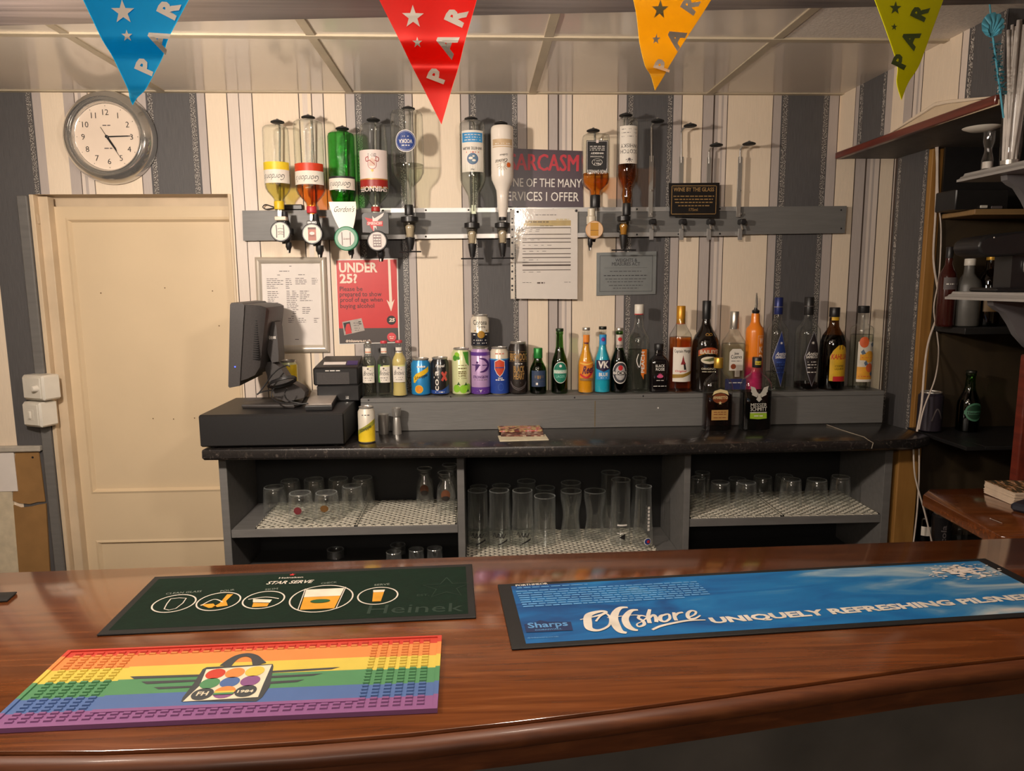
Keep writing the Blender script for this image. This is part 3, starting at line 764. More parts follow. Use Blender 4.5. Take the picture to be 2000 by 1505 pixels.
def bottle_parts(root, prof, glass, liquid=None, sq=2, ys=1, wall=.0022, seg=32, cap=None, nm='glass'):
    """prof: (r, z) outline from the base up; liquid: (material, z0, z1)"""
    k = MB(); k.lathe(prof, glass, seg, sq, ys); k.build(nm, root)
    if liquid:
        lm, z0, z1 = liquid
        def rad_at(z):
            for (r0, a), (r1, b) in zip(prof, prof[1:]):
                if a <= z <= b and b > a: return r0 + (r1 - r0) * (z - a) / (b - a)
            return prof[0][0]
        zs = [z0] + sorted({z for _, z in prof if z0 < z < z1}) + [z1]
        k = MB(); k.lathe([(max(.001, rad_at(min(max(z, prof[0][1] + 1e-5), prof[-1][1])) - wall), z) for z in zs], lm, seg, sq, ys); k.build('drink', root)
    return root


# ------------------------------------------------------------------ optics with upturned bottles
YO = 2.405
def up_bottle(name, label, cx, ptop, prof_px, glass, liquid=None, sq=2, ys=1, deco=None, neck=None, grp='upturned spirit bottles on the rail'):
    """prof_px: (y, half width) in pixels from the upturned base down to the mouth"""
    mid = prof_px[len(prof_px) // 2][0]; c_ = P(cx, mid, Y=YO); s = mpp(c_)
    z = lambda y: P(cx, y, Y=YO).z
    zt = z(ptop); root = thing(name, label, 'bottle', (c_.x, YO, zt), (0, pi, 0), group=grp)
    prof = [(hw * s, zt - z(y)) for y, hw in prof_px]
    if liquid: liquid = (liquid[0], zt - z(liquid[1]), zt - z(liquid[2]))
    bottle_parts(root, prof, glass, liquid, sq, ys)
    L_ = lambda y: zt - z(y)
    if deco: deco(root, s, L_)
    if neck:
        for nm, y0, y1, hw, mt in neck:
            k = MB(); k.lathe([(hw * s * .96, L_(y0)), (hw * s, L_(y0) + .002), (hw * s, L_(y1) - .002), (hw * s * .96, L_(y1))], mt, 24); k.build(nm, root)
    return root

M_yel = mat('yellow_print', (226, 196, 44), .4); M_oran = mat('orange_red_print', (204, 62, 34), .4)
M_lab = mat('cream_label', (226, 218, 206), .55, var=.02); M_labp = mat('pink_white_label', (222, 206, 200), .5, var=.02)
M_blue = mat('royal_blue_print', (34, 62, 132), .45); M_sky = mat('sky_blue_print', (58, 140, 196), .45)

def gord(band, y0, y1, y2, hw, shade=None):
    def f(root, s, L_):
        k = MB(); r = hw * s * 1.006; fc = cyl(r); w_ = r * 2.6
        rect(k, -w_ / 2, L_(y1), w_ / 2, L_(y0), band, fc, 1, 24)
        greek(k, -w_ / 3, w_ / 3, L_(y1) + .003, .004, M_lab, fc, 2, gap=.002)
        rect(k, -w_ / 2, L_(y2), w_ / 2, L_(y1), M_lab, fc, 1, 24)
        mz = L_((y1 + y2) / 2)
        text(k, "Gordon's", 0, mz - .006, r * 1.7, .019, M_ink, fc, 2, bold=-.01, shear=.35)
        greek(k, -r * .4, r * .4, L_(y2) + .002, .0018, M_inkg, fc, 2, center=True)
        k.build('label', root)
    return f

up_bottle('gin_bottle', 'upturned clear bottle with yellow band and yellow neck, far left on the rail', 543.5, 247, [(247, 20), (250, 23.5), (256, 24.5), (318, 25), (360, 25), (368, 24), (376, 20), (384, 13), (390, 9.5), (412, 9)], G_emb, (L_yellow, 336, 410), deco=gord(M_yel, 319, 334, 360, 25), neck=[('neck_collar', 393, 409, 9.6, mat('yellow_collar', (224, 190, 34), .4))])
up_bottle('gin_bottle', 'upturned clear bottle with orange drink and red band', 607.5, 236, [(236, 22), (240, 27), (246, 28), (330, 28), (372, 28), (380, 25), (389, 17), (396, 11), (402, 9.5), (420, 9)], G_emb, (L_orange, 338, 418), deco=gord(M_oran, 322, 337, 363, 28), neck=[('neck_collar', 403, 416, 9.8, mat('red_collar', (196, 52, 60), .4))])
up_bottle('gin_bottle', 'upturned emerald green bottle above a white tapering shield', 670, 258, [(258, 18), (262, 24), (268, 25.5), (340, 25.5), (380, 25), (392, 22), (400, 14), (410, 9), (428, 8.5)], G_green, (glassy('green_gin', (120, 214, 110), .7, gl=.3, ior=1.2), 350, 426), deco=gord(M_ink, 347, 351, 373, 25.5))
def smir(root, s, L_):
    k = MB(); r = 28.5 * s * 1.006; fc = cyl(r); w_ = r * 2.3
    rect(k, -w_ / 2, L_(352), w_ / 2, L_(297), M_labp, fc, 1, 24)
    rd, gd = mat('deep_red_print', (150, 34, 28), .4), mat('gold_print', (196, 150, 70), .4, .3)
    rect(k, -w_ / 2, L_(370), w_ / 2, L_(352), rd, fc, 1, 24); rect(k, -w_ / 2, L_(354), w_ / 2, L_(352.4), gd, fc, 2, 24); rect(k, -w_ / 2, L_(370), w_ / 2, L_(368.4), gd, fc, 2, 24)
    text(k, 'SMIRNOFF', 0, L_(367), r * 2.0, .0165, M_labp, fc, 3, bold=.03)
    z0 = L_(322)
    ribbon(k, [(-.012, z0 - .012), (-.013, z0 + .008), (-.006, z0 + .018), (.006, z0 + .018), (.013, z0 + .008), (.012, z0 - .012)], .0014, rd, fc, 2)
    for sx in (-1, 1):
        ribbon(k, [(sx * .008, z0 - .008), (sx * .018, z0 - .004), (sx * .021, z0 - .014), (sx * .013, z0 - .018), (sx * .012, z0 - .011)], .0022, rd, fc, 2)
    poly(k, [(-.010, z0 + .010), (.010, z0 + .010), (.009, z0 - .006), (0, z0 - .016), (-.009, z0 - .006)], mat('pale_rose_print', (206, 176, 160), .5), fc, 2); ribbon(k, [(-.008, z0 + .006), (.008, z0 - .008)], .002, rd, fc, 3, 2); star(k, 0, z0 + .024, .006, gd, fc, 2, 6, .5)
    for q in (-.020, -.024, -.028): greek(k, -.014, .014, z0 + q, .0018, M_inkg, fc, 2, center=True)
    k.build('label', root)
up_bottle('vodka_bottle', 'upturned clear bottle with pink-white crest label over a black star plate', 731.5, 242, [(242, 19), (246, 24), (252, 25), (262, 25), (276, 26.5), (300, 27.5), (340, 28.5), (366, 28.5), (376, 27), (386, 21), (396, 12), (402, 9), (420, 8.5)], G_clear, (L_clear, 372, 418), deco=smir, neck=[('neck_collar', 404, 413, 8.8, mat('crimson_collar', (176, 44, 40), .4))])
def bigv(root, s, L_):
    k = MB(); r = 31.5 * s * 1.004; fc = cyl(r); z0 = L_(281)
    disc(k, 0, z0, .034, M_wprint, fc, 1, n=36); disc(k, 0, z0, .0315, M_blue, fc, 2, n=36); disc(k, 0, z0, .029, M_wprint, fc, 3, r0=.0283, n=36)
    text(k, 'VODKA', 0, z0 - .005, .042, .012, M_wprint, fc, 3, bold=.02); greek(k, -.012, .012, z0 + .012, .003, M_wprint, fc, 3, center=True); greek(k, -.010, .010, z0 - .015, .002, M_wprint, fc, 3, center=True)
    k.build('label', root)
up_bottle('vodka_bottle', 'largest upturned clear bottle with a round blue label', 797, 217, [(217, 22), (219, 28), (225, 31), (240, 31.5), (322, 32), (338, 31), (350, 25), (358, 17), (364, 13), (392, 12), (400, 9), (416, 8)], G_clear, (L_clear, 322, 412), deco=bigv, neck=[('pourer_collar', 400, 420, 8.6, M_black)])
def rum(root, s, L_):
    k = MB(); fc = cyl(25 * s * 1.006); r = 25 * s; w_ = r * 1.9
    rect(k, -w_ / 2, L_(339), w_ / 2, L_(259), M_lab, fc, 1, 24); rect(k, -w_ / 2 + .004, L_(282), w_ / 2 - .004, L_(263.5), M_sky, fc, 2, 24)
    for q in (267, 272, 277): greek(k, -w_ / 3, w_ / 3, L_(q), .0022, M_lab, fc, 3, center=True)
    text(k, 'WHITE RUM', 0, L_(291), w_ * .82, .0085, M_ink, fc, 2, bold=.02); greek(k, -r * .5, r * .5, L_(300), .004, mat('salmon_print', (206, 120, 104), .5), fc, 2, center=True)
    z0 = L_(314); disc(k, 0, z0, .0175, mat('slate_blue_print', (88, 116, 140), .5), fc, 2); disc(k, 0, z0, .0175, M_blue, fc, 3, r0=.016)
    for sx, sz, q in ((-.004, .005, .006), (.006, -.002, .007), (-.003, -.008, .004)): disc(k, sx, z0 + sz, q, M_lab, fc, 3, ry=q * .6, n=12)
    text(k, '70cl', 0, L_(333), None, .005, M_ink, fc, 2); k.build('label', root)
up_bottle('rum_bottle', 'upturned clear bottle with white label and sky blue band', 924, 237, [(237, 19), (241, 24), (247, 25), (343, 25.5), (352, 25), (362, 22), (374, 15), (384, 10.5), (396, 9.5), (410, 8), (426, 7)], G_clear, (L_clear, 262, 424), deco=rum, neck=[('pourer_collar', 418, 434, 7.2, M_black)])
def coco(root, s, L_):
    k = MB(); fc = cyl(22 * s * 1.006); r = 22 * s; w_ = r * 2
    be = mat('sand_print', (196, 168, 132), .5)
    rect(k, -w_ / 2, L_(287), w_ / 2, L_(275), be, fc, 1, 20); rect(k, -w_ / 2, L_(291), w_ / 2, L_(289), be, fc, 1, 20); greek(k, -r * .7, r * .7, L_(283), .003, W_opaque, fc, 2, center=True)
    text(k, 'Coconut', .004, L_(314), .040, .011, M_ink, fc, 2, bold=0, shear=.35, rot=.12); text(k, 'Caribbean', -.004, L_(304), .026, .006, M_ink, fc, 2, bold=0, shear=.3, rot=.12)
    z0 = L_(325); dk = mat('umber_print', (150, 128, 96), .5)
    for i in range(14):
        a = i * pi / 7; ribbon(k, [(.006 * cos(a), z0 + .006 * sin(a)), (.020 * cos(a), z0 + .018 * sin(a))], .0012, dk, fc, 2, 2)
    disc(k, -.020, z0, .0075, mat('orange_dot', (206, 96, 34), .5), fc, 3); k.build('label', root)
up_bottle('coconut_liqueur_bottle', 'upturned opaque white bottle with a sand coloured band', 981.5, 247, [(247, 19), (250, 21.5), (256, 22), (300, 22), (344, 22), (352, 21), (362, 16.5), (372, 12.5), (384, 11.5), (408, 10.5), (411, 9), (424, 8)], W_opaque, deco=coco, neck=[('pourer_collar', 413, 430, 7.6, M_black)])
def jack(root, s, L_):
    k = MB(); fc = flat(25 * s * .82 * 1.005); w_ = 42 * s
    rect(k, -w_ / 2, L_(340), w_ / 2, L_(278), M_ink, fc, 1); wl = M_wprint
    for z0, z1 in ((279.5, 280.2), (338, 338.7)): rect(k, -w_ / 2 + .002, L_(z1), w_ / 2 - .002, L_(z0), wl, fc, 2)
    for x in (-1, 1): rect(k, x * (w_ / 2 - .0025), L_(338), x * (w_ / 2 - .0035), L_(280), wl, fc, 2)
    text(k, "JACK DANIEL'S", 0, L_(335), w_ * .9, .0125, wl, fc, 2, bold=.01)
    disc(k, 0, L_(320), .017, wl, fc, 2, ry=.011, r0=.0158); text(k, 'No.7', 0, L_(321), None, .008, wl, fc, 2, bold=.02); greek(k, -.01, .01, L_(317), .0016, wl, fc, 2, center=True)
    text(k, 'Tennessee', 0, L_(308), w_ * .62, .006, wl, fc, 2, bold=0, shear=.2); text(k, 'WHISKEY', 0, L_(301), w_ * .6, .006, wl, fc, 2)
    for q in (296, 292.5, 289): greek(k, -w_ * .34, w_ * .34, L_(q), .002, wl, fc, 2, center=True)
    rect(k, -.004, L_(283), .004, L_(277), M_labp, fc, 3); k.build('label', root)
up_bottle('whiskey_bottle', 'upturned square bottle with a black label and amber whiskey', 1162.5, 263, [(263, 20), (266, 24.5), (272, 25.5), (352, 25.5), (360, 23.5), (367, 17), (372, 11), (380, 10), (388, 9), (402, 8.5)], G_clear, (L_amber, 340, 400), sq=5, ys=.82, deco=jack, neck=[('neck_collar', 381, 405, 10, M_black)])
def scotch(root, s, L_):
    k = MB(); fc = cyl(19.5 * s * 1.006); r = 19.5 * s; w_ = r * 2.1
    rect(k, -w_ / 2, L_(322), w_ / 2, L_(249), M_lab, fc, 1, 24)
    text(k, 'SCOTCH', 0, L_(295), w_ * .85, .012, M_ink, fc, 2, bold=0); text(k, 'WHISKY', 0, L_(284), w_ * .85, .012, M_ink, fc, 2, bold=0)
    for q in (255, 262, 269): greek(k, -w_ * .38, w_ * .38, L_(q), .0018, M_inkg, fc, 2, center=True)
    greek(k, -w_ * .36, w_ * .36, L_(301), .001, M_inkg, fc, 2, word=(.03, .04))
    for a in range(5): ribbon(k, [(.006 * cos(.3 + a * .63), L_(313) + .006 * sin(.3 + a * .63)), (.012 * cos(.3 + a * .63), L_(313) + .012 * sin(.3 + a * .63))], .002, M_inkg, fc, 2, 2)
    disc(k, 0, L_(314), .0045, M_inkg, fc, 2); k.build('label', root)
up_bottle('whisky_bottle', 'upturned round bottle with a plain white label and amber whisky', 1224.5, 231, [(231, 15), (235, 19), (240, 19.5), (330, 19.5), (344, 19), (354, 15), (362, 10.5), (370, 9.5), (382, 11), (394, 9), (412, 7)], G_clear, (L_amber, 322, 412), deco=scotch, neck=[('pourer_collar', 397, 420, 8, M_black)])

# dispensers
M_rod = mat('dull_steel_rod', (150, 146, 140), .4, .4)
M_smoke = glassy('clear_plastic', (214, 206, 190), .5, rough=.08)
def bracket(root, cx, cy, px_arm, y_pad, y_low, pad_dx, x_off=0, wide_from=None):
    """arm behind the bottle with a rubber pad that presses on the upturned base"""
    s = mpp(P(cx, cy, Y=2.45)); o = root.location
    def L3(px, py, Y): p = P(px, py, Y=Y); return Vector((p.x - o.x, p.y - o.y, p.z - o.z))
    yb = 2.466
    at_ = L3(px_arm, wide_from or min(400, y_low - 30), yb); lo = L3(px_arm, y_low, yb); tp = L3(px_arm, y_pad + 8, yb)
    k = MB(); k.box((at_.x - .0075, at_.y - .002, lo.z), (at_.x + .0075, at_.y + .002, at_.z), M_steel, .0008); arm_ = k.build('bracket_arm', root)
    k = MB(); pd = Vector((L3(px_arm + pad_dx, y_pad, YO).x, YO - o.y, L3(px_arm + pad_dx, y_pad, YO).z))
    k.tube([at_ - Vector((0, 0, .02)), Vector((tp.x, tp.y, tp.z - .014)), Vector((tp.x, tp.y, tp.z - .004)), Vector((tp.x + (pd.x - tp.x) * .2, tp.y - .012, pd.z + .004)), Vector((pd.x, pd.y + .01, pd.z + .005)), pd + Vector((0, 0, .004))], .0034, M_steel if wide_from else M_rod, 10); k.build('bracket_rod', root)
    k = MB(); k.lathe([(.018, -.001), (.0215, .001), (.021, .004), (.012, .008), (.004, .010)], RUBB, 24, M=Matrix.Translation(pd)); pad_ = k.build('top_pad', root)
    k = MB(); k.lathe([(.004, .0105), (.004, .0125), (.0015, .0135)], M_chrome, 10, M=Matrix.Translation(pd)); k.build('pad_screw', pad_)
    for yy in (y_low - 6, y_low - 52):
        q = L3(px_arm, yy, yb); k = MB(); k.lathe([(.004, 0), (.0036, .002), (.001, .0025)], M_chrome, 12, M=Matrix.Translation((q.x, q.y - .002, q.z)) @ Matrix.Rotation(pi / 2, 4, 'X')); k.build('bracket_screw', arm_)

def disc_badge(root, r_px, s, rim, face, inner, y=-.062, kz=0, name='badge'):
    k = MB(); r = r_px * s
    k.lathe([(r * .9, 0), (r, .003), (r, .010), (r * .93, .0125)], rim, 36, M=Matrix.Translation((0, y + .012, kz)) @ Matrix.Rotation(pi / 2, 4, 'X'))
    disc(k, 0, kz, r * inner, face, flat(-y + .0008), 1, n=36)
    return k, r, flat(-y + .0008)

def spout(root, s, y_from, y_to, mt, hw=5, dx=0, tip=M_chrome):
    k = MB(); n = Matrix.Translation((dx * s, -.02, 0))
    z0, z1 = y_from, y_to
    k.lathe([(hw * s * .45, z1), (hw * s * .55, z1 + .006), (hw * s * .8, z1 + (z0 - z1) * .45), (hw * s, z1 + (z0 - z1) * .55), (hw * s, z0)], mt, 20, M=n); k.build('spout', root)

def optic_bar(name, label, cx, yf0, yf1, ych1, ysp, ybar, hwf, hwc, hwb, arm, ypad, drink, paddx=0):
    c_ = P(cx, (yf0 + ych1) / 2, Y=YO); s = mpp(c_); z = lambda y: P(cx, y, Y=YO).z - c_.z
    r = thing(name, label, 'optic', (c_.x, YO, c_.z), group='spirit optics on the rail')
    k = MB(); k.lathe([(hwf * s * .8, z(yf1) - .002), (hwf * s, z(yf1)), (hwf * s, z(yf0) - .003), (hwf * s * .6, z(yf0))], M_black, 28); k.build('collar', r)
    k = MB(); k.lathe([(hwc * s * .65, z(ych1)), (hwc * s * .75, z(ych1) + .004), (hwc * s, z(yf1) - .004), (hwc * s * .9, z(yf1))], M_smoke, 28, cap=False); k.build('measure_chamber', r)
    k = MB(); k.lathe([(hwc * s * .5, z(ych1) + .002), (hwc * s * .72, z(yf1) - .016), (hwc * s * .5, z(yf1) - .010)], drink, 20); k.build('measured_drink', r)
    k = MB(); k.lathe([(hwc * s * .42, z(ysp)), (hwc * s * .5, z(ysp) + .008), (hwc * s * .72, z(ych1) - .012), (hwc * s * .78, z(ych1))], M_black, 24); k.build('spout', r)
    k = MB(); zb_ = z(ybar)
    k.tube([(-hwb * s, -.006, zb_), (-hwb * s * .3, -.012, zb_), (hwb * s * .3, -.012, zb_), (hwb * s, -.006, zb_)], .0024, M_black, 8); k.tube([(0, -.008, zb_ - .002), (0, -.004, z(ysp) + .008)], .004, M_black, 8); k.build('push_bar', r)
    k = MB(); k.box((-.012, .014, z(yf1) - .03), (.012, .0605, z(yf1) - .006), M_black, .003); k.build('rail_clamp', r)
    bracket(r, cx, yf0, arm, ypad, ych1 + 4, cx - arm + paddx); return r, s, z
cl_d = mat('frosted_measure', (206, 196, 176), .35, var=.03); am_d = mat('amber_measure', (196, 142, 54), .3, var=.05)
optic_bar('spirit_optic', 'black push-bar optic under the largest clear bottle with the round blue label', 800.5, 422, 433, 464, 488, 491.5, 17, 12.5, 21, 801, 214, cl_d, -3)
optic_bar('spirit_optic', 'black push-bar optic under the bottle with the sky blue band', 922, 434, 445, 476, 502, 505, 15, 11, 22, 925, 234, cl_d, -2)
optic_bar('spirit_optic', 'black push-bar optic under the opaque white bottle', 981.5, 434, 444, 475, 501, 504, 15, 11, 22, 983, 243, cl_d, -3)
optic_bar('spirit_optic', 'black push-bar optic with amber measure under the plain white label bottle', 1218, 421, 431, 459, 486, 488.5, 13, 11, 24, 1219, 227, am_d, 4)

def optic_disc(label, cx, cy, r_px, rim, inner, ysp0, ysp1, arm, ypad, deco, head=None, spx=0, face=M_lab, shw=6, paddx=0):
    c_ = P(cx, cy, Y=YO - .06); s = mpp(c_); z = lambda y: P(cx, y, Y=YO - .06).z - c_.z
    r = thing('spirit_optic', label, 'optic', (c_.x, YO, c_.z), group='spirit optics on the rail')
    k, R_, fc = disc_badge(r, r_px, s, rim, face, inner)
    deco(k, R_ * inner, fc); k.build('badge', r)
    k = MB(); k.lathe([(.012, z(cy + 22)), (.016, z(cy + 10)), (.016, z(cy - 18)), (.012, z(cy - 26)), (.0095, z(cy - 42))], M_black, 24); k.build('measure', r)
    k = MB(); k.box((-.012, .01, z(cy + 4)), (.012, .0605, z(cy - 12)), M_black, .003); k.build('rail_clamp', r)
    spout(r, s, z(ysp0), z(ysp1), M_black, shw, spx)
    k = MB(); k.lathe([(.0015, 0), (.0025, .003), (.0025, .009)], M_wprint, 10, M=Matrix.Translation((spx * s, -.031, z(ysp1) - .002 + .002))); k.build('nozzle', r)
    if head: head(r, s, z)
    bracket(r, cx, cy, arm, ypad, cy + 6, cx - arm + paddx); return r
def d_glass(k, R, fc):
    for x in (-.45, .38): ribbon(k, [(x * R, R * .75), ((x + .04) * R, R * .1), (x * R, -R * .7)], R * .10, M_inkg, fc, 2, 4)
    for v in (.3, -.05, -.35): ribbon(k, [(-R * .3, v * R), (0, v * R + R * .06), (R * .35, v * R)], R * .05, M_inkg, fc, 2, 4)
    text(k, "Gordon's", R * .05, -R * .2, R * .6, R * .16, M_ink, fc, 3, bold=0, shear=.3)
def d_pink(k, R, fc):
    rect(k, -R * .45, -R * .75, R * .45, R * .72, mat('dusky_pink_print', (176, 108, 92), .5), fc, 2); rect(k, -R * .45, R * .5, R * .45, R * .72, mat('plum_print', (96, 60, 56), .5), fc, 3)
    disc(k, 0, R * .05, R * .28, M_labp, fc, 3, ry=R * .18); text(k, "Gordon's", 0, -R * .28, R * .7, R * .17, M_ink, fc, 4, bold=0, shear=.3)
def d_smir(k, R, fc):
    rect(k, -R * .48, -R * .7, R * .48, R * .75, mat('mauve_grey_print', (140, 124, 124), .5), fc, 2)
    for v in (.45, .1, -.2, -.5): greek(k, -R * .4, R * .4, v * R, R * .13, M_wprint, fc, 3, word=(.004, .008), gap=.002, center=True)
def d_gord(k, R, fc):
    for x in (-.5, .5): ribbon(k, [(x * R, R * .75), (x * R * .96, -R * .8)], R * .09, M_inkg, fc, 2, 3)
    text(k, "Gordon's", 0, -R * .15, R * .75, R * .22, M_ink, fc, 3, bold=0, shear=.3)
def h_white(r, s, z):
    k = MB(); k.box((-11 * s, -.058, z(430)), (11 * s, -.03, z(422)), mat('cream_clip', (216, 200, 178), .45), .002); k.build('clip', r)
    k = MB(); k.box((-9 * s, -.05, z(436)), (9 * s, -.03, z(430) - .0005), M_black, .002); k.build('clip_base', r)
def h_black(r, s, z):
    k = MB(); k.box((-10 * s, -.058, z(441)), (10 * s, -.03, z(430)), M_black, .002); greek(k, -9 * s, 9 * s, z(435.5), .003, M_wprint, flat(.058), 1, word=(.01, .016), center=True); k.build('clip', r)
def h_shield(r, s, z):
    k = MB(); wv = lambda y: {0: 26, 1: 25.5, 2: 23, 3: 19, 4: 14}[y]
    ys_ = [393, 404, 418, 432, 446]; L_ = [(-wv(i) * s - 6.5 * s, z(y)) for i, y in enumerate(ys_)]; R_ = [(wv(i) * s - 6.5 * s, z(y)) for i, y in enumerate(ys_)]
    L_ = [(a + 1.6 * s * i, b) for i, (a, b) in enumerate(L_)]; R_ = [(a + 1.2 * s * i, b) for i, (a, b) in enumerate(R_)]
    k.prism([(a, -.049, b) for a, b in L_ + R_[::-1]], (0, .004, 0), mat('white_shield_plastic', (224, 208, 190), .35, var=.02))
    text(k, "Gordon's", -5 * s, z(413), 39 * s, 11 * s, M_ink, flat(.049), 1, bold=0, shear=.4); k.build('shield', r)
def h_star(r, s, z):
    k = MB(); x0, x1 = -29 * s, 22 * s
    k.prism([(x0, -.05, z(453)), (x1, -.05, z(456)), (x1, -.05, z(417)), (x1 - .008, -.05, z(413)), (x0 + .006, -.05, z(415)), (x0, -.05, z(419))], (0, .014, 0), mat('plate_black', (52, 48, 47), .4))
    fc = flat(.05); cx_, cz = -6 * s, z(433)
    poly(k, [(cx_ - 18 * s, cz + 9 * s), (cx_ - 2 * s, cz + 6 * s), (cx_ - 1 * s, cz - 19 * s), (cx_ - 7 * s, cz - 10 * s), (cx_ - 9 * s, cz - 3 * s)], M_red, fc, 1)
    poly(k, [(cx_ - 3 * s, cz + 12 * s), (cx_ + 1 * s, cz + 7 * s), (cx_ + 20 * s, cz + 18 * s), (cx_ + 17 * s, cz + 11 * s), (cx_ + 7 * s, cz + 3 * s), (cx_ + 12 * s, cz - 2 * s), (cx_ + 4 * s, cz - 6 * s), (cx_ + 5 * s, cz - 14 * s), (cx_ + 1 * s, cz - 9 * s), (cx_ - 1 * s, cz - 20 * s), (cx_ - 2 * s, cz - 8 * s)], M_labp, fc, 2)
    poly(k, [(cx_ - 14 * s, cz - 6 * s), (cx_ + 17 * s, cz - 8 * s), (cx_ + 17 * s, cz + 2 * s), (cx_ - 14 * s, cz + 1 * s)], M_red, fc, 3)
    text(k, 'SMIRNOFF', cx_ + 1.5 * s, cz - 5.5 * s, 28 * s, 6 * s, M_labp, fc, 4, bold=.03); k.build('star_plate', r)
optic_disc('optic with black rimmed cream badge under the yellow banded bottle', 548, 452, 20, M_black, .84, 472, 493, 546, 240, d_glass, h_white, 8, shw=6, paddx=-6)
optic_disc('optic with black rimmed badge showing a pink glass under the orange drink', 610, 456.5, 20.5, M_black, .84, 478, 502, 609, 231, d_pink, h_black, 8, shw=8, paddx=-8)
optic_disc('optic with emerald rimmed badge and white shield under the green bottle', 676.5, 465.5, 23.5, mat('emerald_plastic', (22, 122, 82), .4), .68, 487, 503, 672, 253, d_gord, h_shield, 4, shw=6, paddx=-8, face=M_labp)
optic_disc('optic with black rimmed badge and black star plate under the crest label bottle', 737, 470.5, 20, M_black, .84, 490, 510, 733, 236, d_smir, h_star, 3, shw=8, paddx=-8, face=M_labp)
def d_jack(k, R, fc):
    rect(k, -R * .55, -R * .75, R * .45, R * .85, am_d, fc, 2); rect(k, -R * .55, -R * .1, R * .45, -R * .04, mat('brown_band', (128, 84, 28), .4), fc, 3)
def h_jack(r, s, z):
    k = MB(); k.lathe([(9.5 * s, z(436)), (9.5 * s, z(421)), (7.5 * s, z(419)), (7.5 * s, z(405))], cl_d, 20, M=Matrix.Translation((-3 * s, -.02, 0))); k.build('clear_holder', r)
optic_disc('optic with clear round badge and amber measure under the square black label bottle', 1161.5, 448.5, 17.5, mat('clear_amber_plastic', (214, 170, 128), .25, var=.04), .9, 466, 488, 1162, 257, d_jack, h_jack, -5, face=mat('peach_plastic', (222, 186, 150), .3, var=.03), shw=5, paddx=-3)

# four empty brackets
for i, (lab, cx, ypad, yw, dx) in enumerate((('first empty bracket right of the bottles, tall steel rod with black pad', 1272.5, 238, 304, 12), ('empty tall bracket rising behind the left side of the black wine plaque', 1331, 247, 306, 17), ('empty shorter bracket rising behind the right side of the black wine plaque', 1385, 285, 307, 14), ('rightmost empty bracket, beside the bare end of the grey board', 1446, 282.5, 306, 17))):
    c_ = P(cx, 440, Y=YO); r = thing('empty_optic_bracket', lab, 'bracket', (P(cx, 440, Y=2.466).x, YO, c_.z), group='empty brackets on the rail')
    bracket(r, cx, 440, cx, ypad, 424, dx, wide_from=yw)
    o = r.location
    pz = lambda y: P(cx, y, Y=2.46).z - o.z
    k = MB(); k.box((-.0075, .058, pz(468)), (.0075, .0625, pz(446)), M_alu, .001); k.build('clamp_foot', r)
    k = MB(); k.box((-.009, .030, pz(438)), (.009, .068, pz(428)), M_black, .003); k.build('clamp_block', r)
    k = MB(); k.tube([(0, .05, pz(438)), (.001, .045, pz(448))], .004, M_chrome, 10); k.build('clamp_screw', r)

# charger and its little lead on top of the board
ch = thing('power_adaptor', 'small black adaptor with looped lead on the left end of the grey board', 'adaptor', (P(562, 402, Y=2.487).x, 2.489, P(562, 410, Y=2.48).z + .0005))
k = MB(); k.box((-.034, -.009, 0), (.05, .009, .018), M_black, .003); k.build('body', ch)
k = MB(); k.tube(smooth([(-.034, 0, .008), (-.052, -.002, .012), (-.072, -.003, .018), (-.082, -.003, .010), (-.072, -.003, .003), (-.05, -.002, .006), (-.034, 0, .008)]), .0018, M_black, 8); k.build('lead', ch)

# ------------------------------------------------------------------ notices on the wall
def board(name, label, cat, corners, th, y, mt, gap=.0005):
    """flat notice; corners in pixels TL TR BR BL; returns root, art(u,v) in local metres"""
    pts = [P(a, b, Y=y) for a, b in corners]; c_ = sum(pts, Vector()) / 4
    r = thing(name, label, cat, (c_.x, y, c_.z)); o = r.location
    L_ = [Vector((p.x - o.x, -th, p.z - o.z)) for p in pts]
    def art(px, py): q = P(px, py, Y=y - th); return q.x - o.x, q.z - o.z
    return r, [L_[3], L_[2], L_[1], L_[0]], art, flat(th)
yw = YW - .0006
# framed tariff
M_sil = mat('snap_frame_aluminium', (206, 196, 182), .32, .35, var=.05, scale=6)
r, q, art, fc = board('framed_price_list', 'price list in a silver snap frame behind the till monitor', 'notice', ((500, 502), (637, 502.5), (644, 687), (508, 688)), .004, yw, M_sil)
k = MB(); k.prism(q, (0, .004, 0), M_paper)
def rows(px0, px1, y0, dy, n, seed, fill=.9, ht=.0020, mt=M_inkg):
    for i in range(n):
        u0, v = art(px0 + (y0 + i * dy - 520) * .03, y0 + i * dy); u1, _ = art(px1 + (y0 + i * dy - 520) * .03, y0 + i * dy)
        greek(k, u0, u1, v, ht, mt, fc, 1, fill=RN.uniform(.45, 1) * fill, gap=.0022)
rows(565, 575, 520, 4, 1, 0); rows(545, 592, 530, 4, 1, 0); rows(541, 548, 537.5, 4, 1, 0); rows(582, 600, 537, 4, 1, 0)
rows(520, 556, 545, 3.6, 6, 1); rows(557, 565, 545, 3.6, 6, 1, 1.6); rows(576, 603, 544, 3.6, 4, 1); rows(608, 616, 544, 3.6, 4, 1, 1.6)
rows(521, 550, 570, 3.65, 9, 1); rows(558, 566, 569, 3.6, 10, 1, 1.6); rows(569, 577, 569, 3.6, 13, 1, 1.6); rows(584, 612, 569, 3.7, 6, 1)
rows(588, 612, 601, 3.6, 4, 1); rows(566, 578, 618, 3.6, 1, 1); rows(560, 568, 622, 3.7, 3, 1, 1.6); rows(580, 598, 622, 3.7, 3, 1); rows(610, 617, 622, 3.7, 3, 1, 1.6); rows(572, 582, 663, 3, 1, 1)
k.build('price_sheet', r)
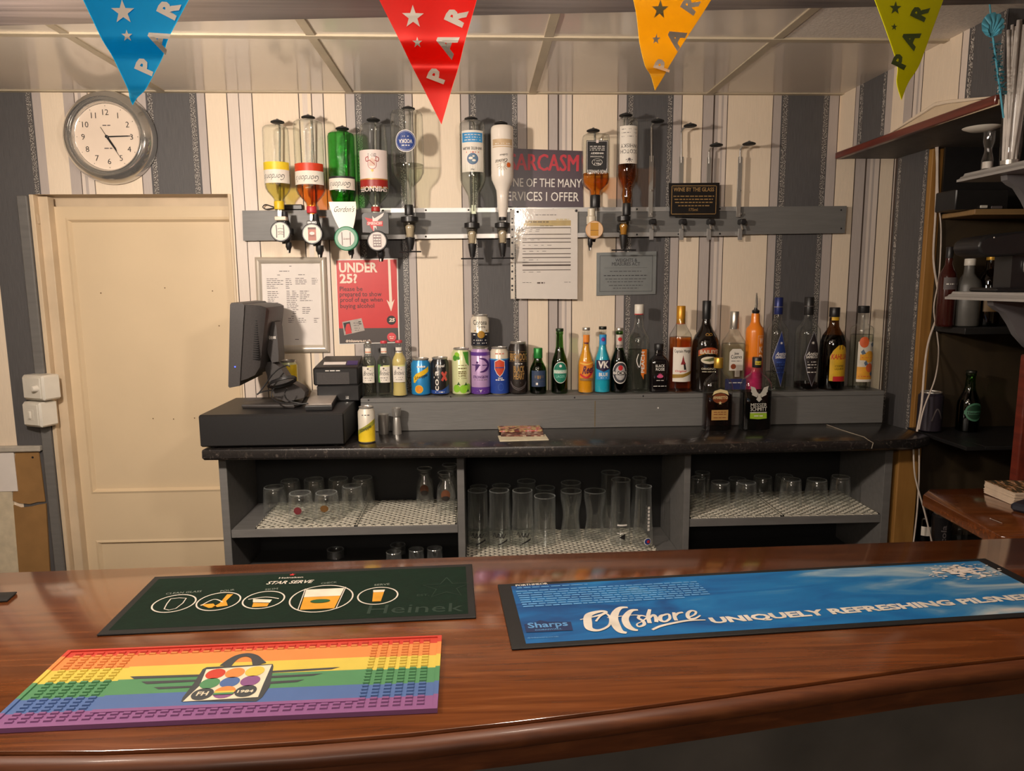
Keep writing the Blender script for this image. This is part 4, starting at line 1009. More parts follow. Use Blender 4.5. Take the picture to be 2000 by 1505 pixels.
def side(a, b, c_, d_):          # one mitred length of snap frame
    k = MB(); o = r.location
    V_ = lambda p, dy: Vector((P(*p, Y=yw).x - o.x, -dy, P(*p, Y=yw).z - o.z))
    mid0 = ((a[0] + d_[0]) / 2, (a[1] + d_[1]) / 2); mid1 = ((b[0] + c_[0]) / 2, (b[1] + c_[1]) / 2)
    lerp = lambda p, q, t: (p[0] + (q[0] - p[0]) * t, p[1] + (q[1] - p[1]) * t)
    vs = []
    for t, h in ((0, 0), (0, .008), (.15, .0125), (.4, .015), (.65, .0135), (.9, .008), (1, .0045)):
        vs += [V_(lerp(a, d_, t), h), V_(lerp(b, c_, t), h)]
    k.add(vs, [(2 * i, 2 * i + 1, 2 * i + 3, 2 * i + 2) for i in range(6)], M_sil, True); k.build('frame_rail', r)
OA, OB, OC, OD = (499, 502), (637, 502), (644.5, 687.5), (507, 688.5); IA, IB, IC, ID = (511, 515), (625, 514.5), (631, 673), (517, 674)
for a in ((OA, OB, IB, IA), (OB, OC, IC, IB), (OC, OD, ID, IC), (OD, OA, IA, ID)): side(*a)

# red age poster
r, q, art, fc = board('age_check_poster', 'red and charcoal poster headed UNDER 25?', 'poster', ((655, 506.5), (777, 504), (780.5, 669), (662.5, 672.5)), .0012, yw, M_paper)
k = MB(); k.prism(q, (0, .0011, 0), M_wprint)
M_pr = mat('poster_red', (202, 40, 42), .45, var=.03); M_pd = mat('poster_charcoal', (72, 64, 62), .5, var=.03)
poly(k, [art(*p) for p in ((662, 641), (777.5, 640), (774.5, 506.5), (656.5, 508.5))], M_pr, fc, 1)
poly(k, [art(*p) for p in ((663.5, 671), (778.8, 667.5), (777.5, 640), (662, 641))], M_pd, fc, 1)
sp = mpp(P(715, 580, Y=yw))
def T(s, px, py, w_, ht, mt, h=2, **kw): u, v = art(px, py); text(k, s, u, v, w_ * sp, ht * sp, mt, fc, h, **kw)
M_pw = mat('poster_white', (236, 216, 198), .5, var=.02); M_pk = mat('poster_maroon', (70, 20, 26), .5)
T('UNDER', 700, 531, 74, 18, M_pw, bold=.035); T('25?', 681, 552, 34, 17.5, M_pw, bold=.035)
T('Please be', 686, 568, 44, 8.5, M_pk, bold=.01); T('prepared to show', 704.5, 578.5, 81, 9, M_pk, bold=.01); T('proof of age when', 706, 589, 82, 8.5, M_pk, bold=.01); T('buying alcohol', 698, 601, 66, 8.5, M_pk, bold=.01)
poly(k, [art(*p) for p in ((757.5, 506), (762, 506), (766, 590), (770.5, 584), (764, 608), (755, 585), (760.5, 590))][::-1], M_pw, fc, 2)
u, v = art(764.5, 625); disc(k, u, v, 9 * sp, M_ink, fc, 2); text(k, '25', u + .001, v - .005, 11 * sp, 7 * sp, M_pw, fc, 3, bold=.04, shear=.2)
u, v = art(765, 658); disc(k, u, v, 8.8 * sp, mat('poster_pink', (214, 74, 80), .5), fc, 2); greek(k, u - .008, u + .008, v, .0025, M_pw, fc, 3, center=True); greek(k, u - .006, u + .006, v - .006, .0025, M_pw, fc, 3, center=True)
poly(k, [art(*p) for p in ((672.5, 654.5), (712.5, 645), (706, 621), (668.5, 628.5))], mat('card_grey', (168, 158, 150), .5), fc, 2)
poly(k, [art(*p) for p in ((674, 647), (687, 645), (683.5, 628), (670.5, 630.5))], M_ink, fc, 3); poly(k, [art(*p) for p in ((675.5, 653), (687.5, 650), (685, 640), (682.5, 631.5), (677, 632.5), (674.5, 641))], M_pr, fc, 4)
for a, b, w_ in ((690, 631, 12), (691, 636, 10), (692, 641, 11), (693, 645, 8)): u, v = art(a, b); greek(k, u, u + w_ * sp, v, .0018, M_inkg, fc, 3)
u, v = art(700, 629); rect(k, u, v, u + .009, v + .003, M_ink, fc, 3); u, v = art(701, 633); rect(k, u, v, u + .009, v + .003, M_ink, fc, 3)
T('drinkaware.co.uk', 700, 667.5, 49, 5, M_pw, bold=.03)
k.build('printed_sheet', r)

# sarcasm sign
r, q, art, fc = board('slogan_sign', 'dark plum slogan sign with red and white lettering behind the white bottle', 'sign', ((978, 289.5), (1136.5, 295), (1139, 407), (982, 403)), .004, yw, M_paper)
k = MB(); k.prism(q, (0, .0038, 0), mat('plum_sign_metal', (72, 56, 66), .38, var=.05))
sp = mpp(P(1060, 350, Y=yw))
T('SARCASM', 1062, 333, 135, 31, mat('faded_red_print', (184, 44, 58), .45), bold=.03, rot=-.02)
T('ONE OF THE MANY', 1062, 365, 148, 16, M_wprint, bold=.005, rot=-.015); T('SERVICES I OFFER', 1056, 392, 150, 17, M_wprint, bold=.005, rot=-.015)
k.build('sign_plate', r)

# licence in a plastic sleeve
r, q, art, fc = board('licence_sheet', 'typed licence sheet in a punched clear sleeve pinned over the grey board', 'notice', ((1006, 407.5), (1128, 408.5), (1127.5, 584), (1008.5, 583)), .0015, 2.4715, M_paper)
k = MB(); k.prism(q, (0, .0014, 0), M_paper)
sp = mpp(P(1066, 500, Y=2.47)); M_tan = mat('tan_print', (190, 166, 116), .5); M_lineb = mat('dark_rule', (88, 74, 68), .6)
u0, _ = art(1020, 440); u1, _ = art(1115, 440)
_, v = art(1020, 441); _, v1 = art(1020, 430.5); rect(k, u0, v, u1, v1, M_tan, fc, 1)
greek(k, u0 + .002, u0 + .09, art(0, 438.5)[1], .003, M_lineb, fc, 2); greek(k, u1 - .05, u1 - .006, art(0, 435)[1], .006, mat('pale_tan', (212, 196, 160), .5), fc, 2)
greek(k, u0 + .045, u1 - .05, art(0, 424)[1], .002, M_inkg, fc, 1); greek(k, u0 + .06, u1 - .06, art(0, 446)[1], .0016, M_inkg, fc, 1)
for y, t_ in ((449.5, .0028), (462.5, .0026), (471, .0026), (478.5, .0026), (491.5, .0028), (502, .0026), (509.5, .0028), (519, .0024), (525, .0055), (534.5, .0024)): rect(k, u0, art(0, y)[1] - t_ / 2, u1, art(0, y)[1] + t_ / 2, M_lineb, fc, 1)
rect(k, u0, art(0, 460)[1], u0 + .0008, art(0, 450)[1], M_lineb, fc, 1); rect(k, u1 - .0008, art(0, 460)[1], u1, art(0, 450)[1], M_lineb, fc, 1)
for y in (453.5, 457, 474, 485, 497, 514.5, 539): greek(k, u0 + .002, u1 - .01, art(0, y)[1], .0014, M_inkg, fc, 2, fill=RN.uniform(.3, .9), gap=.012)
greek(k, u0 + .05, u0 + .076, art(0, 562)[1], .005, M_lineb, fc, 1, word=(.006, .012)); greek(k, u0, u0 + .03, art(0, 560)[1], .0014, M_inkg, fc, 1); greek(k, u1 - .022, u1, art(0, 560)[1], .0014, M_inkg, fc, 1)
k.build('sheet', r)
k = MB(); o = r.location
st = [P(a, b, Y=2.471) for a, b in ((996.5, 410), (1005, 409), (1005.5, 583), (997.5, 583.5))]
k.prism([Vector((p.x - o.x, -.0012, p.z - o.z)) for p in st][::-1], (0, .001, 0), mat('sleeve_strip', (206, 196, 182), .3))
for y in (427, 435, 448, 463, 474, 496, 505, 519, 530, 544, 558, 566): u, v = art(1000.5, y); disc(k, u, v, .0028 if y % 2 else .0036, M_ink, flat(.0012), 1, n=12)
k.build('punched_strip', r)
G_slv = glassy('clear_sleeve', (250, 250, 248), .9, rough=.1, bump=.05)
k = MB(); n_ = 8; vs = []; fs = []
for j in range(n_ + 1):
    for i in range(n_ + 1):
        a, b = art(1005 + 123 * i / n_, 406.5 + 178 * j / n_); vs.append((a, -.0024 - .0014 * abs(sin(i * 1.7 + j * .9)), b))
for j in range(n_):
    for i in range(n_): fs.append((j * (n_ + 1) + i, (j + 1) * (n_ + 1) + i, (j + 1) * (n_ + 1) + i + 1, j * (n_ + 1) + i + 1))
k.add(vs, fs, G_slv); k.build('clear_sleeve', r)
for a, b in ((1011, 413.5), (1125, 411.5)):
    u, v = art(a, b); k = MB(); k.lathe([(.0045, 0), (.004, .004), (.002, .005)], M_black, 14, M=Matrix.Translation((u, -.004, v)) @ Matrix.Rotation(pi / 2, 4, 'X')); k.build('pin', r)

# black plaque and pewter plaque
r, q, art, fc = board('wine_measure_plaque', 'black plaque with gold border headed WINE BY THE GLASS', 'plaque', ((1306, 358), (1404.5, 357), (1403, 425), (1307, 422.5)), .006, 2.4505, M_paper)
k = MB(); k.prism(q, (0, .006, 0), mat('plaque_black', (24, 21, 20), .35)); M_gd = mat('plaque_gold', (166, 132, 84), .4, .3)
sp = mpp(P(1355, 390, Y=2.45))
def frame(px0, py0, px1, py1, t_, mt):
    (a, b), (c_, d_) = art(px0, py1), art(px1, py0)
    for R_ in ((a, b, c_, b + t_), (a, d_ - t_, c_, d_), (a, b, a + t_, d_), (c_ - t_, b, c_, d_)): rect(k, *R_, mt, fc, 1)
frame(1310.5, 362, 1400, 418.5, .0022, M_gd)
T('WINE BY THE GLASS', 1355, 373.5, 80, 7.5, M_gd, bold=.02)
for y, f_ in ((384, 80), (390, 76), (396, 74), (402.5, 62)): u, v = art(1355, y); greek(k, u - f_ * sp / 2, u + f_ * sp / 2, v, .0032, M_gd, fc, 1, center=True)
T('175ml', 1354, 412, 17, 5.5, M_gd, bold=.01); k.build('plate', r)
r, q, art, fc = board('measures_act_plaque', 'pewter blue plaque headed WEIGHTS & MEASURES ACT', 'plaque', ((1165, 493.5), (1281.5, 490.5), (1279.5, 574), (1164.5, 577)), .006, yw, M_paper)
k = MB(); k.prism(q, (0, .0058, 0), mat('pewter_plaque', (136, 140, 140), .38, .35, var=.05)); M_pk2 = mat('plaque_engraving', (58, 58, 62), .5)
sp = mpp(P(1222, 535, Y=yw)); frame(1171, 498.5, 1275, 569.5, .0013, M_pk2)
T('WEIGHTS &', 1223, 511, 43, 6.5, M_pk2, bold=.01); T('MEASURES ACT', 1222.5, 518.5, 55, 6.5, M_pk2, bold=.01); u, v = art(1222, 523); rect(k, u - .075, v, u + .075, v + .0006, M_pk2, fc, 1)
for y, f_ in ((530, 62), (538.5, 86), (545, 80), (550.5, 72), (557.5, 66), (563, 50)): u, v = art(1222, y); greek(k, u - f_ * sp / 2, u + f_ * sp / 2, v, .0028 if y == 538.5 else .002, M_pk2, fc, 1, center=True)
k.build('plate', r)
# ------------------------------------------------------------------ bottles and cans on the ledge
YB = 2.425
def stand(name, label, cat, cx, base, top, w, prof, glass, liquid=None, cap=None, deco=None, Y=YB, Z=ZL, sq=2, ys=1, grp='bottles on the ledge', bodyname='glass', seg=32, rz=0):
    """prof: (height fraction, radius fraction); cap: list of (name, h0, h1, r fraction, material)"""
    b = P(cx, base, Y=Y); s = mpp(b); H = P(cx, top, Y=Y).z - Z; R = w / 2 * s
    # centre line leans with perspective: take x at mid height
    xm = P(cx, (base + top) / 2, Y=Y).x
    r = thing(name, label, cat, (xm, Y, Z), (0, 0, rz), group=grp)
    pr_ = [(max(rf * R, .0008), hf * H + .0004) for hf, rf in prof]
    if liquid: liquid = (liquid[0], liquid[1] * H, liquid[2] * H)
    bottle_parts(r, pr_, glass, liquid, sq, ys, seg=seg, nm=bodyname)
    for nm, h0, h1, rf, mt in cap or []:
        k = MB(); a = rf * R; z0, z1 = h0 * H, h1 * H; e = min(.0015, (z1 - z0) * .3)
        k.lathe([(a * .97, z0), (a, z0 + e), (a, z1 - e), (a * .93, z1)], mt, 24); k.build(nm, r)
    if deco:
        k = MB(); deco(k, R, H, cyl(R * 1.012) if sq == 2 else flat(R * ys * 1.012)); k.build('label', r)
        if hasattr(k, 'neck'): k.neck.build('neck_label', r)
    return r

LONG = [(0, .8), (.012, .96), (.03, 1), (.42, 1), (.48, .97), (.56, .80), (.64, .58), (.72, .46), (.90, .39), (.915, .45), (.94, .45), (.95, .40), (.975, .40)]
def crown(mt): return [('crown_cap', .955, 1.0, .47, mt)]
M_crS = mat('silver_cap', (196, 190, 180), .3, .8, var=.05); M_crR = mat('pink_red_cap', (202, 66, 76), .4); M_crG = mat('green_cap', (40, 60, 36), .35, .4); M_crD = mat('dark_cap', (40, 42, 36), .35, .4)
M_gprint = mat('leaf_green_print', (92, 154, 74), .5); M_cgreen = mat('lager_green_print', (28, 120, 96), .45)

SOFT = [(0, .8), (.012, .96), (.03, 1), (.08, .98), (.16, .92), (.45, .93), (.58, .98), (.64, .96), (.70, .80), (.76, .56), (.82, .46), (.93, .42), (.945, .47), (.96, .43), (.975, .43)]
def soft_deco(edge):
    def f(k, R, H, fc):
        fc = cyl(R * .955); w_ = R * 1.75
        rect(k, -w_ / 2, .27 * H, w_ / 2, .56 * H, M_lab, fc, 1, 20)
        if edge: poly(k, [(-w_ / 2, .27 * H), (-w_ * .3, .27 * H), (-w_ * .36, .38 * H), (-w_ * .28, .56 * H), (-w_ / 2, .60 * H)], M_gprint, fc, 2); star(k, -w_ * .3, .57 * H, .006, M_gprint, fc, 2, 6)
        rect(k, -w_ * .04, .55 * H, w_ * .5, .575 * H, mat('lime_cream_band', (214, 212, 140), .5), fc, 2, 8)
        disc(k, 0, .52 * H, .003, M_inkg, fc, 2); text(k, 'Britvic', 0, .40 * H, R * 1.35, .075 * H, M_ink, fc, 2, bold=-.005, shear=.3)
        greek(k, -R * .5, R * .5, .35 * H, .0022, M_inkg, fc, 2, center=True); greek(k, -R * .4, R * .4, .31 * H, .0022, M_inkg, fc, 2, center=True); greek(k, -R * .4, R * .4, .485 * H, .0018, M_inkg, fc, 2, center=True)
        fn = cyl(R * .47); rect(k.nk(), -R * .42, .78 * H, R * .42, .88 * H, M_lab, fn, 1, 10)
        rect(k, -R * .42, .80 * H, R * .42, .82 * H, mat('salmon_band', (210, 140, 110), .5) if edge is not None else M_inkg, fn, 2, 10)
    return f
stand('soft_drink_bottle', 'clear mixer bottle with silver cap, nearest the receipt printer', 'bottle', 720.5, 770, 666, 29, SOFT, G_clear, (L_clear, .03, .72), crown(M_crS), soft_deco(False), Y=2.40)
stand('soft_drink_bottle', 'clear mixer bottle with red cap and green edged label', 'bottle', 751, 770, 665, 28.5, SOFT, G_clear, (L_clear, .03, .72), crown(M_crR), soft_deco(True), Y=2.40)
stand('soft_drink_bottle', 'cloudy yellow mixer bottle with red cap beside the blue can', 'bottle', 780, 768, 664, 30, SOFT, G_clear, (L_lemon, .03, .80), crown(M_crR), soft_deco(None), Y=2.405)

# cans
CANP = [(0, .76), (.012, .82), (.05, 1), (.86, 1), (.945, .80), (.955, .80)]
def can(label, cx, base, top, w, body, deco, Z=ZL, Y=2.43, name='drinks_can', grp='drinks cans', tall=False):
    prof = [(0, .76), (.010, .82), (.035, 1), (.90, 1), (.955, .82), (.965, .82)] if tall else CANP
    r = stand(name, label, 'can', cx, base, top, w, prof, body, Y=Y, Z=Z, grp=grp, bodyname='body')
    b = P(cx, base, Y=Y); s = mpp(b); R = w / 2 * s; H = P(cx, top, Y=Y).z - Z
    k = MB(); z = prof[-1][0] * H; k.lathe([(R * .82, z), (R * .86, z + .002), (R * .85, H), (R * .79, H), (R * .76, H - .003), (.001, H - .003)], M_steel, 28, cap=False); lid_ = k.build('lid', r)
    k = MB(); k.box((-.005, -.010, H - .0028), (.005, .008, H - .0012), M_steel, .0005); k.build('pull_tab', lid_)
    k = MB(); k.lathe([(R * .74, .0002), (R * .84, .004), (R * .99, .035 * H)], M_steel, 28, cap=False); k.build('base_rim', r)
    k = MB(); deco(k, R, H, cyl(R * 1.004)); k.build('print', r)
    return r
def c_blue(k, R, H, fc):
    y_ = mat('sun_yellow_print', (228, 184, 40), .4)
    q = [(-.75, .36), (-.55, .36), (-.3, .45), (.95, .66), (.95, .80), (.6, .74), (-.45, .60), (-.75, .50)]
    poly(k, [(a * R, b * H) for a, b in q], y_, fc, 1)
    text(k, 'Schweppes', R * .1, .49 * H, R * 1.45, .085 * H, M_ink, fc, 2, bold=.01, shear=.3, rot=.27)
    greek(k, -R * .3, R * .55, .77 * H, .006, M_wprint, fc, 2, word=(.006, .009), gap=.0012)
    disc(k, -R * .15, .19 * H, R * .43, y_, fc, 1); disc(k, -R * .15, .19 * H, R * .36, mat('orange_print', (226, 140, 30), .4), fc, 2)
can('sky blue soft drink can with yellow swoosh and an orange', 822, 764, 699, 37.5, mat('can_blue', (44, 138, 198), .3, .2, var=.03, coat=.3), c_blue)
def c_cola(k, R, H, fc):
    text(k, 'Pepsi', R * .05, .76 * H, R * .95, .075 * H, M_wprint, fc, 1, bold=.02, shear=.2)
    text(k, 'cola', -R * .12, .13 * H, .54 * H, R * .56, M_wprint, lambda u, v, h: fc(u, v, h), 1, bold=.015, rot=pi / 2, anchor=0)
    for d in (.75, -.75): ribbon(k, [(R * .52 - R * .27 * (1 if d > 0 else -1), .40 * H), (R * .52 + R * .27 * (1 if d > 0 else -1), .63 * H)], R * .26, mat('coral_red_print', (206, 84, 72), .45), fc, 1, 3)
    rect(k, -R * 1.4, .055 * H, R * 1.4, .15 * H, mat('navy_print', (42, 72, 142), .4), fc, 1, 20); poly(k, [(R * .2, .15 * H), (R * 1.3, .15 * H), (R * 1.3, .30 * H)], mat('navy_print', (42, 72, 142), .4), fc, 1)
    greek(k, -R * .5, R * .5, .09 * H, .003, M_wprint, fc, 2, center=True)
can('black cola can with white vertical lettering and a red cross', 859.5, 762, 697, 35.5, mat('can_black', (34, 32, 34), .3, .2, var=.03, coat=.3), c_cola)
def c_lime(k, R, H, fc):
    lg, dg, br = mat('lime_print', (140, 196, 52), .4), mat('leaf_print', (72, 146, 44), .4), mat('brown_print', (112, 92, 52), .5)
    for u, v, a, m_ in ((-.45, .86, .30, lg), (-.7, .80, .28, dg), (-.3, .80, .18, dg)): disc(k, u * R, v * H, a * R, m_, fc, 1 + (m_ is dg), ry=a * R * 1.1, n=16)
    poly(k, [(a * R, b * H) for a, b in ((.2, .93), (.9, .93), (.95, .62), (.55, .70))], dg, fc, 1)
    for u, v, a in ((-.55, .15, .42), (.25, .14, .46), (.8, .17, .4)): disc(k, u * R, v * H, a * R, lg, fc, 1, ry=a * R, n=20)
    for u, v in ((-.3, .25), (.5, .24), (.75, .1)): star(k, u * R, v * H, .25 * R, mat('dark_leaf_print', (42, 84, 32), .5), fc, 2, 3)
    for y in (.57, .50, .465): greek(k, -R * .3, R * .6, y * H, .0035, br, fc, 1, word=(.006, .012), gap=.0015)
    for y, s_, w_, h_ in ((.40, 'LIME', .8, .05),): text(k, s_, R * .15, y * H, R * w_, h_ * H, br, fc, 1, bold=.01)
    for y in (.64, .36): greek(k, -R * .3, R * .6, y * H, .002, br, fc, 1)
can('pale green can decorated with limes and leaves', 901, 762, 679, 36, mat('can_pale_green', (206, 210, 160), .35, .1, var=.03, coat=.3), c_lime, tall=True)
M_pur = mat('purple_print', (92, 52, 140), .4)
def c_bow(k, R, H, fc):
    rect(k, -R * 1.5, .83 * H, R * 1.5, .905 * H, M_pur, fc, 1, 20); rect(k, -R * 1.5, .03 * H, R * 1.5, .17 * H, M_pur, fc, 1, 20)
    dp = mat('deep_purple_print', (74, 40, 104), .4)
    ribbon(k, [(-.1 * R, .78 * H, .3), (.5 * R, .745 * H, 1), (.95 * R, .63 * H, 1.2), (.5 * R, .52 * H, 1), (-.05 * R, .49 * H, .3)], .05 * H, dp, fc, 1)
    ribbon(k, [(-1.1 * R, .635 * H), (.9 * R, .63 * H)], .018 * H, dp, fc, 1); disc(k, -.35 * R, .69 * H, .13 * R, dp, fc, 1)
    poly(k, [(a * R, b * H) for a, b in ((-.55, .655), (-.2, .66), (-.05, .64), (-.3, .56), (-.6, .49), (-.55, .56))], dp, fc, 1)
    text(k, 'STRONGBOW', 0, .36 * H, R * 1.75, .055 * H, dp, fc, 1, bold=.02); greek(k, -R * .7, R * .7, .32 * H, .002, M_inkg, fc, 1, center=True)
    ribbon(k, [(-.12 * R, .12 * H), (0, .09 * H), (.12 * R, .12 * H)], .012 * H, M_wprint, fc, 2); rect(k, -.02 * R, .06 * H, .02 * R, .11 * H, M_wprint, fc, 2); rect(k, -R * .9, .08 * H, -R * .35, .085 * H, M_wprint, fc, 2); rect(k, R * .35, .08 * H, R * .9, .085 * H, M_wprint, fc, 2)
can('lilac and purple can with an archer, carrying another can on top', 938.5, 762, 677, 37, mat('can_lilac', (178, 146, 190), .35, .1, var=.03, coat=.3), c_bow, tall=True)
zcan = P(938.5, 677, Y=2.43).z
def c_cor(k, R, H, fc):
    nv = mat('midnight_print', (24, 26, 38), .4)
    rect(k, -R * 1.5, .05 * H, R * 1.5, .455 * H, nv, fc, 1, 24); text(k, 'Corona', 0, .70 * H, R * 1.55, .15 * H, M_ink, fc, 2, bold=0); text(k, 'Extra', R * .15, .60 * H, R * .85, .09 * H, M_ink, fc, 2, bold=0)
    disc(k, R * .12, .40 * H, R * .40, M_gold, fc, 3); disc(k, R * .12, .40 * H, R * .28, mat('dull_gold_print', (168, 122, 46), .4), fc, 4); star(k, -R * .55, .52 * H, R * .14, M_gold, fc, 2); star(k, R * .75, .52 * H, R * .14, M_gold, fc, 2)
    for y in (.21, .12): greek(k, -R * .75, R * .75, y * H, .0035, M_wprint, fc, 2, center=True)
    greek(k, -R * .8, -R * .5, .38 * H, .003, M_wprint, fc, 2); greek(k, R * .6, R * .8, .38 * H, .003, M_wprint, fc, 2)
can('white and navy lager can stacked on top of the lilac can', 937.5, 676, 614, 35.5, mat('can_white', (214, 206, 190), .3, .15, var=.03, coat=.3), c_cor, Z=zcan)
def c_ship(k, R, H, fc):
    rect(k, -R * 1.5, .03 * H, R * 1.5, .74 * H, mat('can_blue_print', (36, 66, 148), .35), fc, 1, 24); rect(k, -R * 1.5, .74 * H, R * 1.5, .765 * H, M_sky, fc, 2, 24)
    greek(k, -R * .5, R * .5, .86 * H, .004, mat('salmon_print', (206, 120, 104), .5), fc, 2, center=True)
    sh = [(-.5, .70), (0, .75), (.5, .70), (.5, .55), (.28, .46), (0, .40), (-.28, .46), (-.5, .55)]
    poly(k, [(a * R * 1.12, (.57 + (b - .57) * 1.1) * H) for a, b in sh], M_wprint, fc, 3); poly(k, [(a * R, b * H) for a, b in sh], mat('brick_red_print', (196, 70, 40), .45), fc, 4)
    rect(k, -R * .55, .555 * H, R * .55, .615 * H, M_wprint, fc, 5); greek(k, -R * .45, R * .45, .57 * H, .004, mat('navy_print', (42, 72, 142), .4), fc, 6, word=(.004, .007), gap=.0012, center=True)
    text(k, 'BEER', R * .08, .345 * H, R * .5, .028 * H, M_wprint, fc, 3, bold=.02); greek(k, -R * .45, R * .55, .31 * H, .0035, M_wprint, fc, 3, center=True); disc(k, R * .1, .17 * H, R * .3, mat('soft_blue_print', (62, 92, 168), .4), fc, 3, r0=R * .24, ry=R * .42)
can('blue can with white top and red shield', 975.5, 761, 677, 36, mat('can_cream', (216, 204, 184), .35, .1, var=.03, coat=.3), c_ship, tall=True)
def c_brew(k, R, H, fc):
    bz = mat('bronze_print', (170, 132, 78), .4, .2)
    text(k, 'BREWDOG', 0, .66 * H, R * 2.1, .135 * H, bz, fc, 1, bold=.03); rect(k, -R * 1.2, .82 * H, R * 1.2, .825 * H, bz, fc, 1, 16); rect(k, -R * 1.2, .635 * H, R * 1.2, .64 * H, bz, fc, 1, 16); greek(k, -R * .4, R * .4, .585 * H, .003, M_wprint, fc, 1, center=True)
    text(k, 'BLACK', R * .05, .43 * H, R * 1.2, .125 * H, bz, fc, 1, bold=.03); text(k, 'HEART', R * .05, .30 * H, R * 1.2, .115 * H, bz, fc, 1, bold=.03)
    for d in (0, .03): ribbon(k, [(-R * .95, (.26 - d) * H), (-R * .6, (.17 - d) * H), (0, (.125 - d) * H), (R * .6, (.17 - d) * H), (R * .95, (.26 - d) * H)], .0022, M_inkg, fc, 1)
    rect(k, -R * .25, .225 * H, R * .25, .235 * H, M_inkg, fc, 1)
can('tall black can with bronze lettering', 1012, 760, 667, 36.5, mat('can_black_brown', (36, 29, 26), .35, .15, var=.03, coat=.3), c_brew, tall=True)

# beers and alcopops
STUB = [(0, .8), (.015, .96), (.04, 1), (.48, 1), (.56, .94), (.64, .74), (.72, .52), (.78, .46), (.90, .44), (.95, .44)]
def d_stub(k, R, H, fc):
    w_ = R * 1.9; rect(k, -w_ / 2, .17 * H, w_ / 2, .52 * H, mat('slate_navy_label', (48, 64, 92), .5), fc, 1, 20)
    greek(k, -R * .5, R * .6, .36 * H, .009, M_inkg, fc, 2, word=(.003, .006), gap=.002, center=True); greek(k, -R * .15, R * .2, .345 * H, .011, mat('bronze_print', (170, 132, 78), .4, .2), fc, 3, word=(.004, .005))
    rect(k, -R * .8, .285 * H, R * .8, .29 * H, M_inkg, fc, 2, 10); rect(k, -R * .35, .21 * H, -R * .1, .26 * H, M_wprint, fc, 2)
stand('beer_bottle', 'short stubby green beer bottle with navy label beside the tall black can', 'bottle', 1051, 761, 679, 32.5, STUB, G_beer, (glassy('beer_in_green', (120, 130, 50), .6, gl=.2, ior=1.1), .03, .66), [('foil_cap', .78, 1.0, .53, mat('foil_green', (40, 132, 58), .35, .3))], d_stub)
def d_lager(k, R, H, fc):
    zc = .335 * H; disc(k, 0, zc, R * .93, M_wprint, fc, 1, ry=.165 * H, n=36); disc(k, 0, zc, R * .88, M_cgreen, fc, 2, ry=.155 * H, n=36)
    rect(k, -R * .9, .32 * H, R * .9, .375 * H, mat('pale_green_print', (160, 196, 176), .5), fc, 3, 16); text(k, 'Perlenbacher', 0, .325 * H, R * 1.5, .042 * H, M_wprint, fc, 4, bold=.02)
    text(k, 'LAGER', 0, .255 * H, R * 1.1, .042 * H, mat('mint_print', (120, 190, 170), .5), fc, 3, bold=.02); disc(k, 0, .435 * H, R * .16, M_wprint, fc, 3)
stand('beer_bottle', 'tall bright green lager bottle with oval teal label', 'bottle', 1093, 760, 641, 32, LONG, G_beer, (glassy('beer_in_green', (120, 130, 50), .6, gl=.2, ior=1.1), .03, .70), crown(M_crG), d_lager)
def d_reef(k, R, H, fc):
    w_ = R * 1.9; ob = mat('label_orange', (224, 132, 40), .45); rect(k, -w_ / 2, .24 * H, w_ / 2, .49 * H, ob, fc, 1, 20); rect(k, -w_ / 2, .20 * H, w_ / 2, .235 * H, mat('grey_brown_print', (150, 110, 60), .5), fc, 1, 20)
    ribbon(k, [(-R * .9, .30 * H), (0, .25 * H), (R * .9, .36 * H)], .03 * H, M_red, fc, 2); text(k, 'Reef', R * .1, .315 * H, R * 1.4, .115 * H, mat('aubergine_print', (84, 24, 60), .45), fc, 3, bold=.03, shear=.35, rot=.12)
    ribbon(k, [(-R * .9, .47 * H), (0, .45 * H), (R * .9, .48 * H)], .02 * H, mat('pale_orange', (240, 190, 80), .5), fc, 2)
    fn = cyl(R * .47); rect(k.nk(), -R * .45, .78 * H, R * .45, .89 * H, ob, fn, 1, 10); rect(k.nk(), -R * .3, .755 * H, R * .2, .775 * H, mat('aubergine_print', (84, 24, 60), .45), fn, 2, 6)
AL_O = mat('orange_alcopop', (224, 152, 24), .25, var=.03); AL_B = mat('blue_alcopop', (30, 168, 198), .25, var=.03)
stand('alcopop_bottle', 'orange alcopop bottle with orange label', 'bottle', 1144.5, 759, 639, 31.5, LONG, G_clear, (AL_O, .02, .78), crown(M_crS), d_reef)
def d_vk(k, R, H, fc):
    w_ = R * 1.9; rect(k, -w_ / 2, .21 * H, w_ / 2, .36 * H, mat('vivid_blue_print', (40, 142, 204), .45), fc, 1, 20); poly(k, [(-w_ / 2, .38 * H), (0, .33 * H), (w_ / 2, .38 * H), (w_ / 2, .505 * H), (-w_ / 2, .505 * H)], mat('violet_black_print', (44, 32, 66), .45), fc, 2)
    text(k, 'VK', 0, .39 * H, R * 1.35, .10 * H, M_wprint, fc, 3, bold=.04); text(k, 'BLUE', 0, .265 * H, R * 1.1, .05 * H, M_wprint, fc, 3, bold=.03); greek(k, -R * .4, R * .4, .235 * H, .002, M_wprint, fc, 2, center=True)
    fn = cyl(R * .5); rect(k.nk(), -R * .5, .73 * H, R * .5, .88 * H, mat('vivid_blue_print', (40, 142, 204), .45), fn, 1, 10); disc(k.nk(), 0, .81 * H, R * .26, M_pur, fn, 2); text(k.nk(), 'VK', 0, .79 * H, R * .3, .03 * H, M_red, fn, 3)
stand('alcopop_bottle', 'bright blue alcopop bottle with dark violet band', 'bottle', 1176.5, 759, 637, 32, LONG, G_clear, (AL_B, .02, .80), crown(M_crD), d_vk)
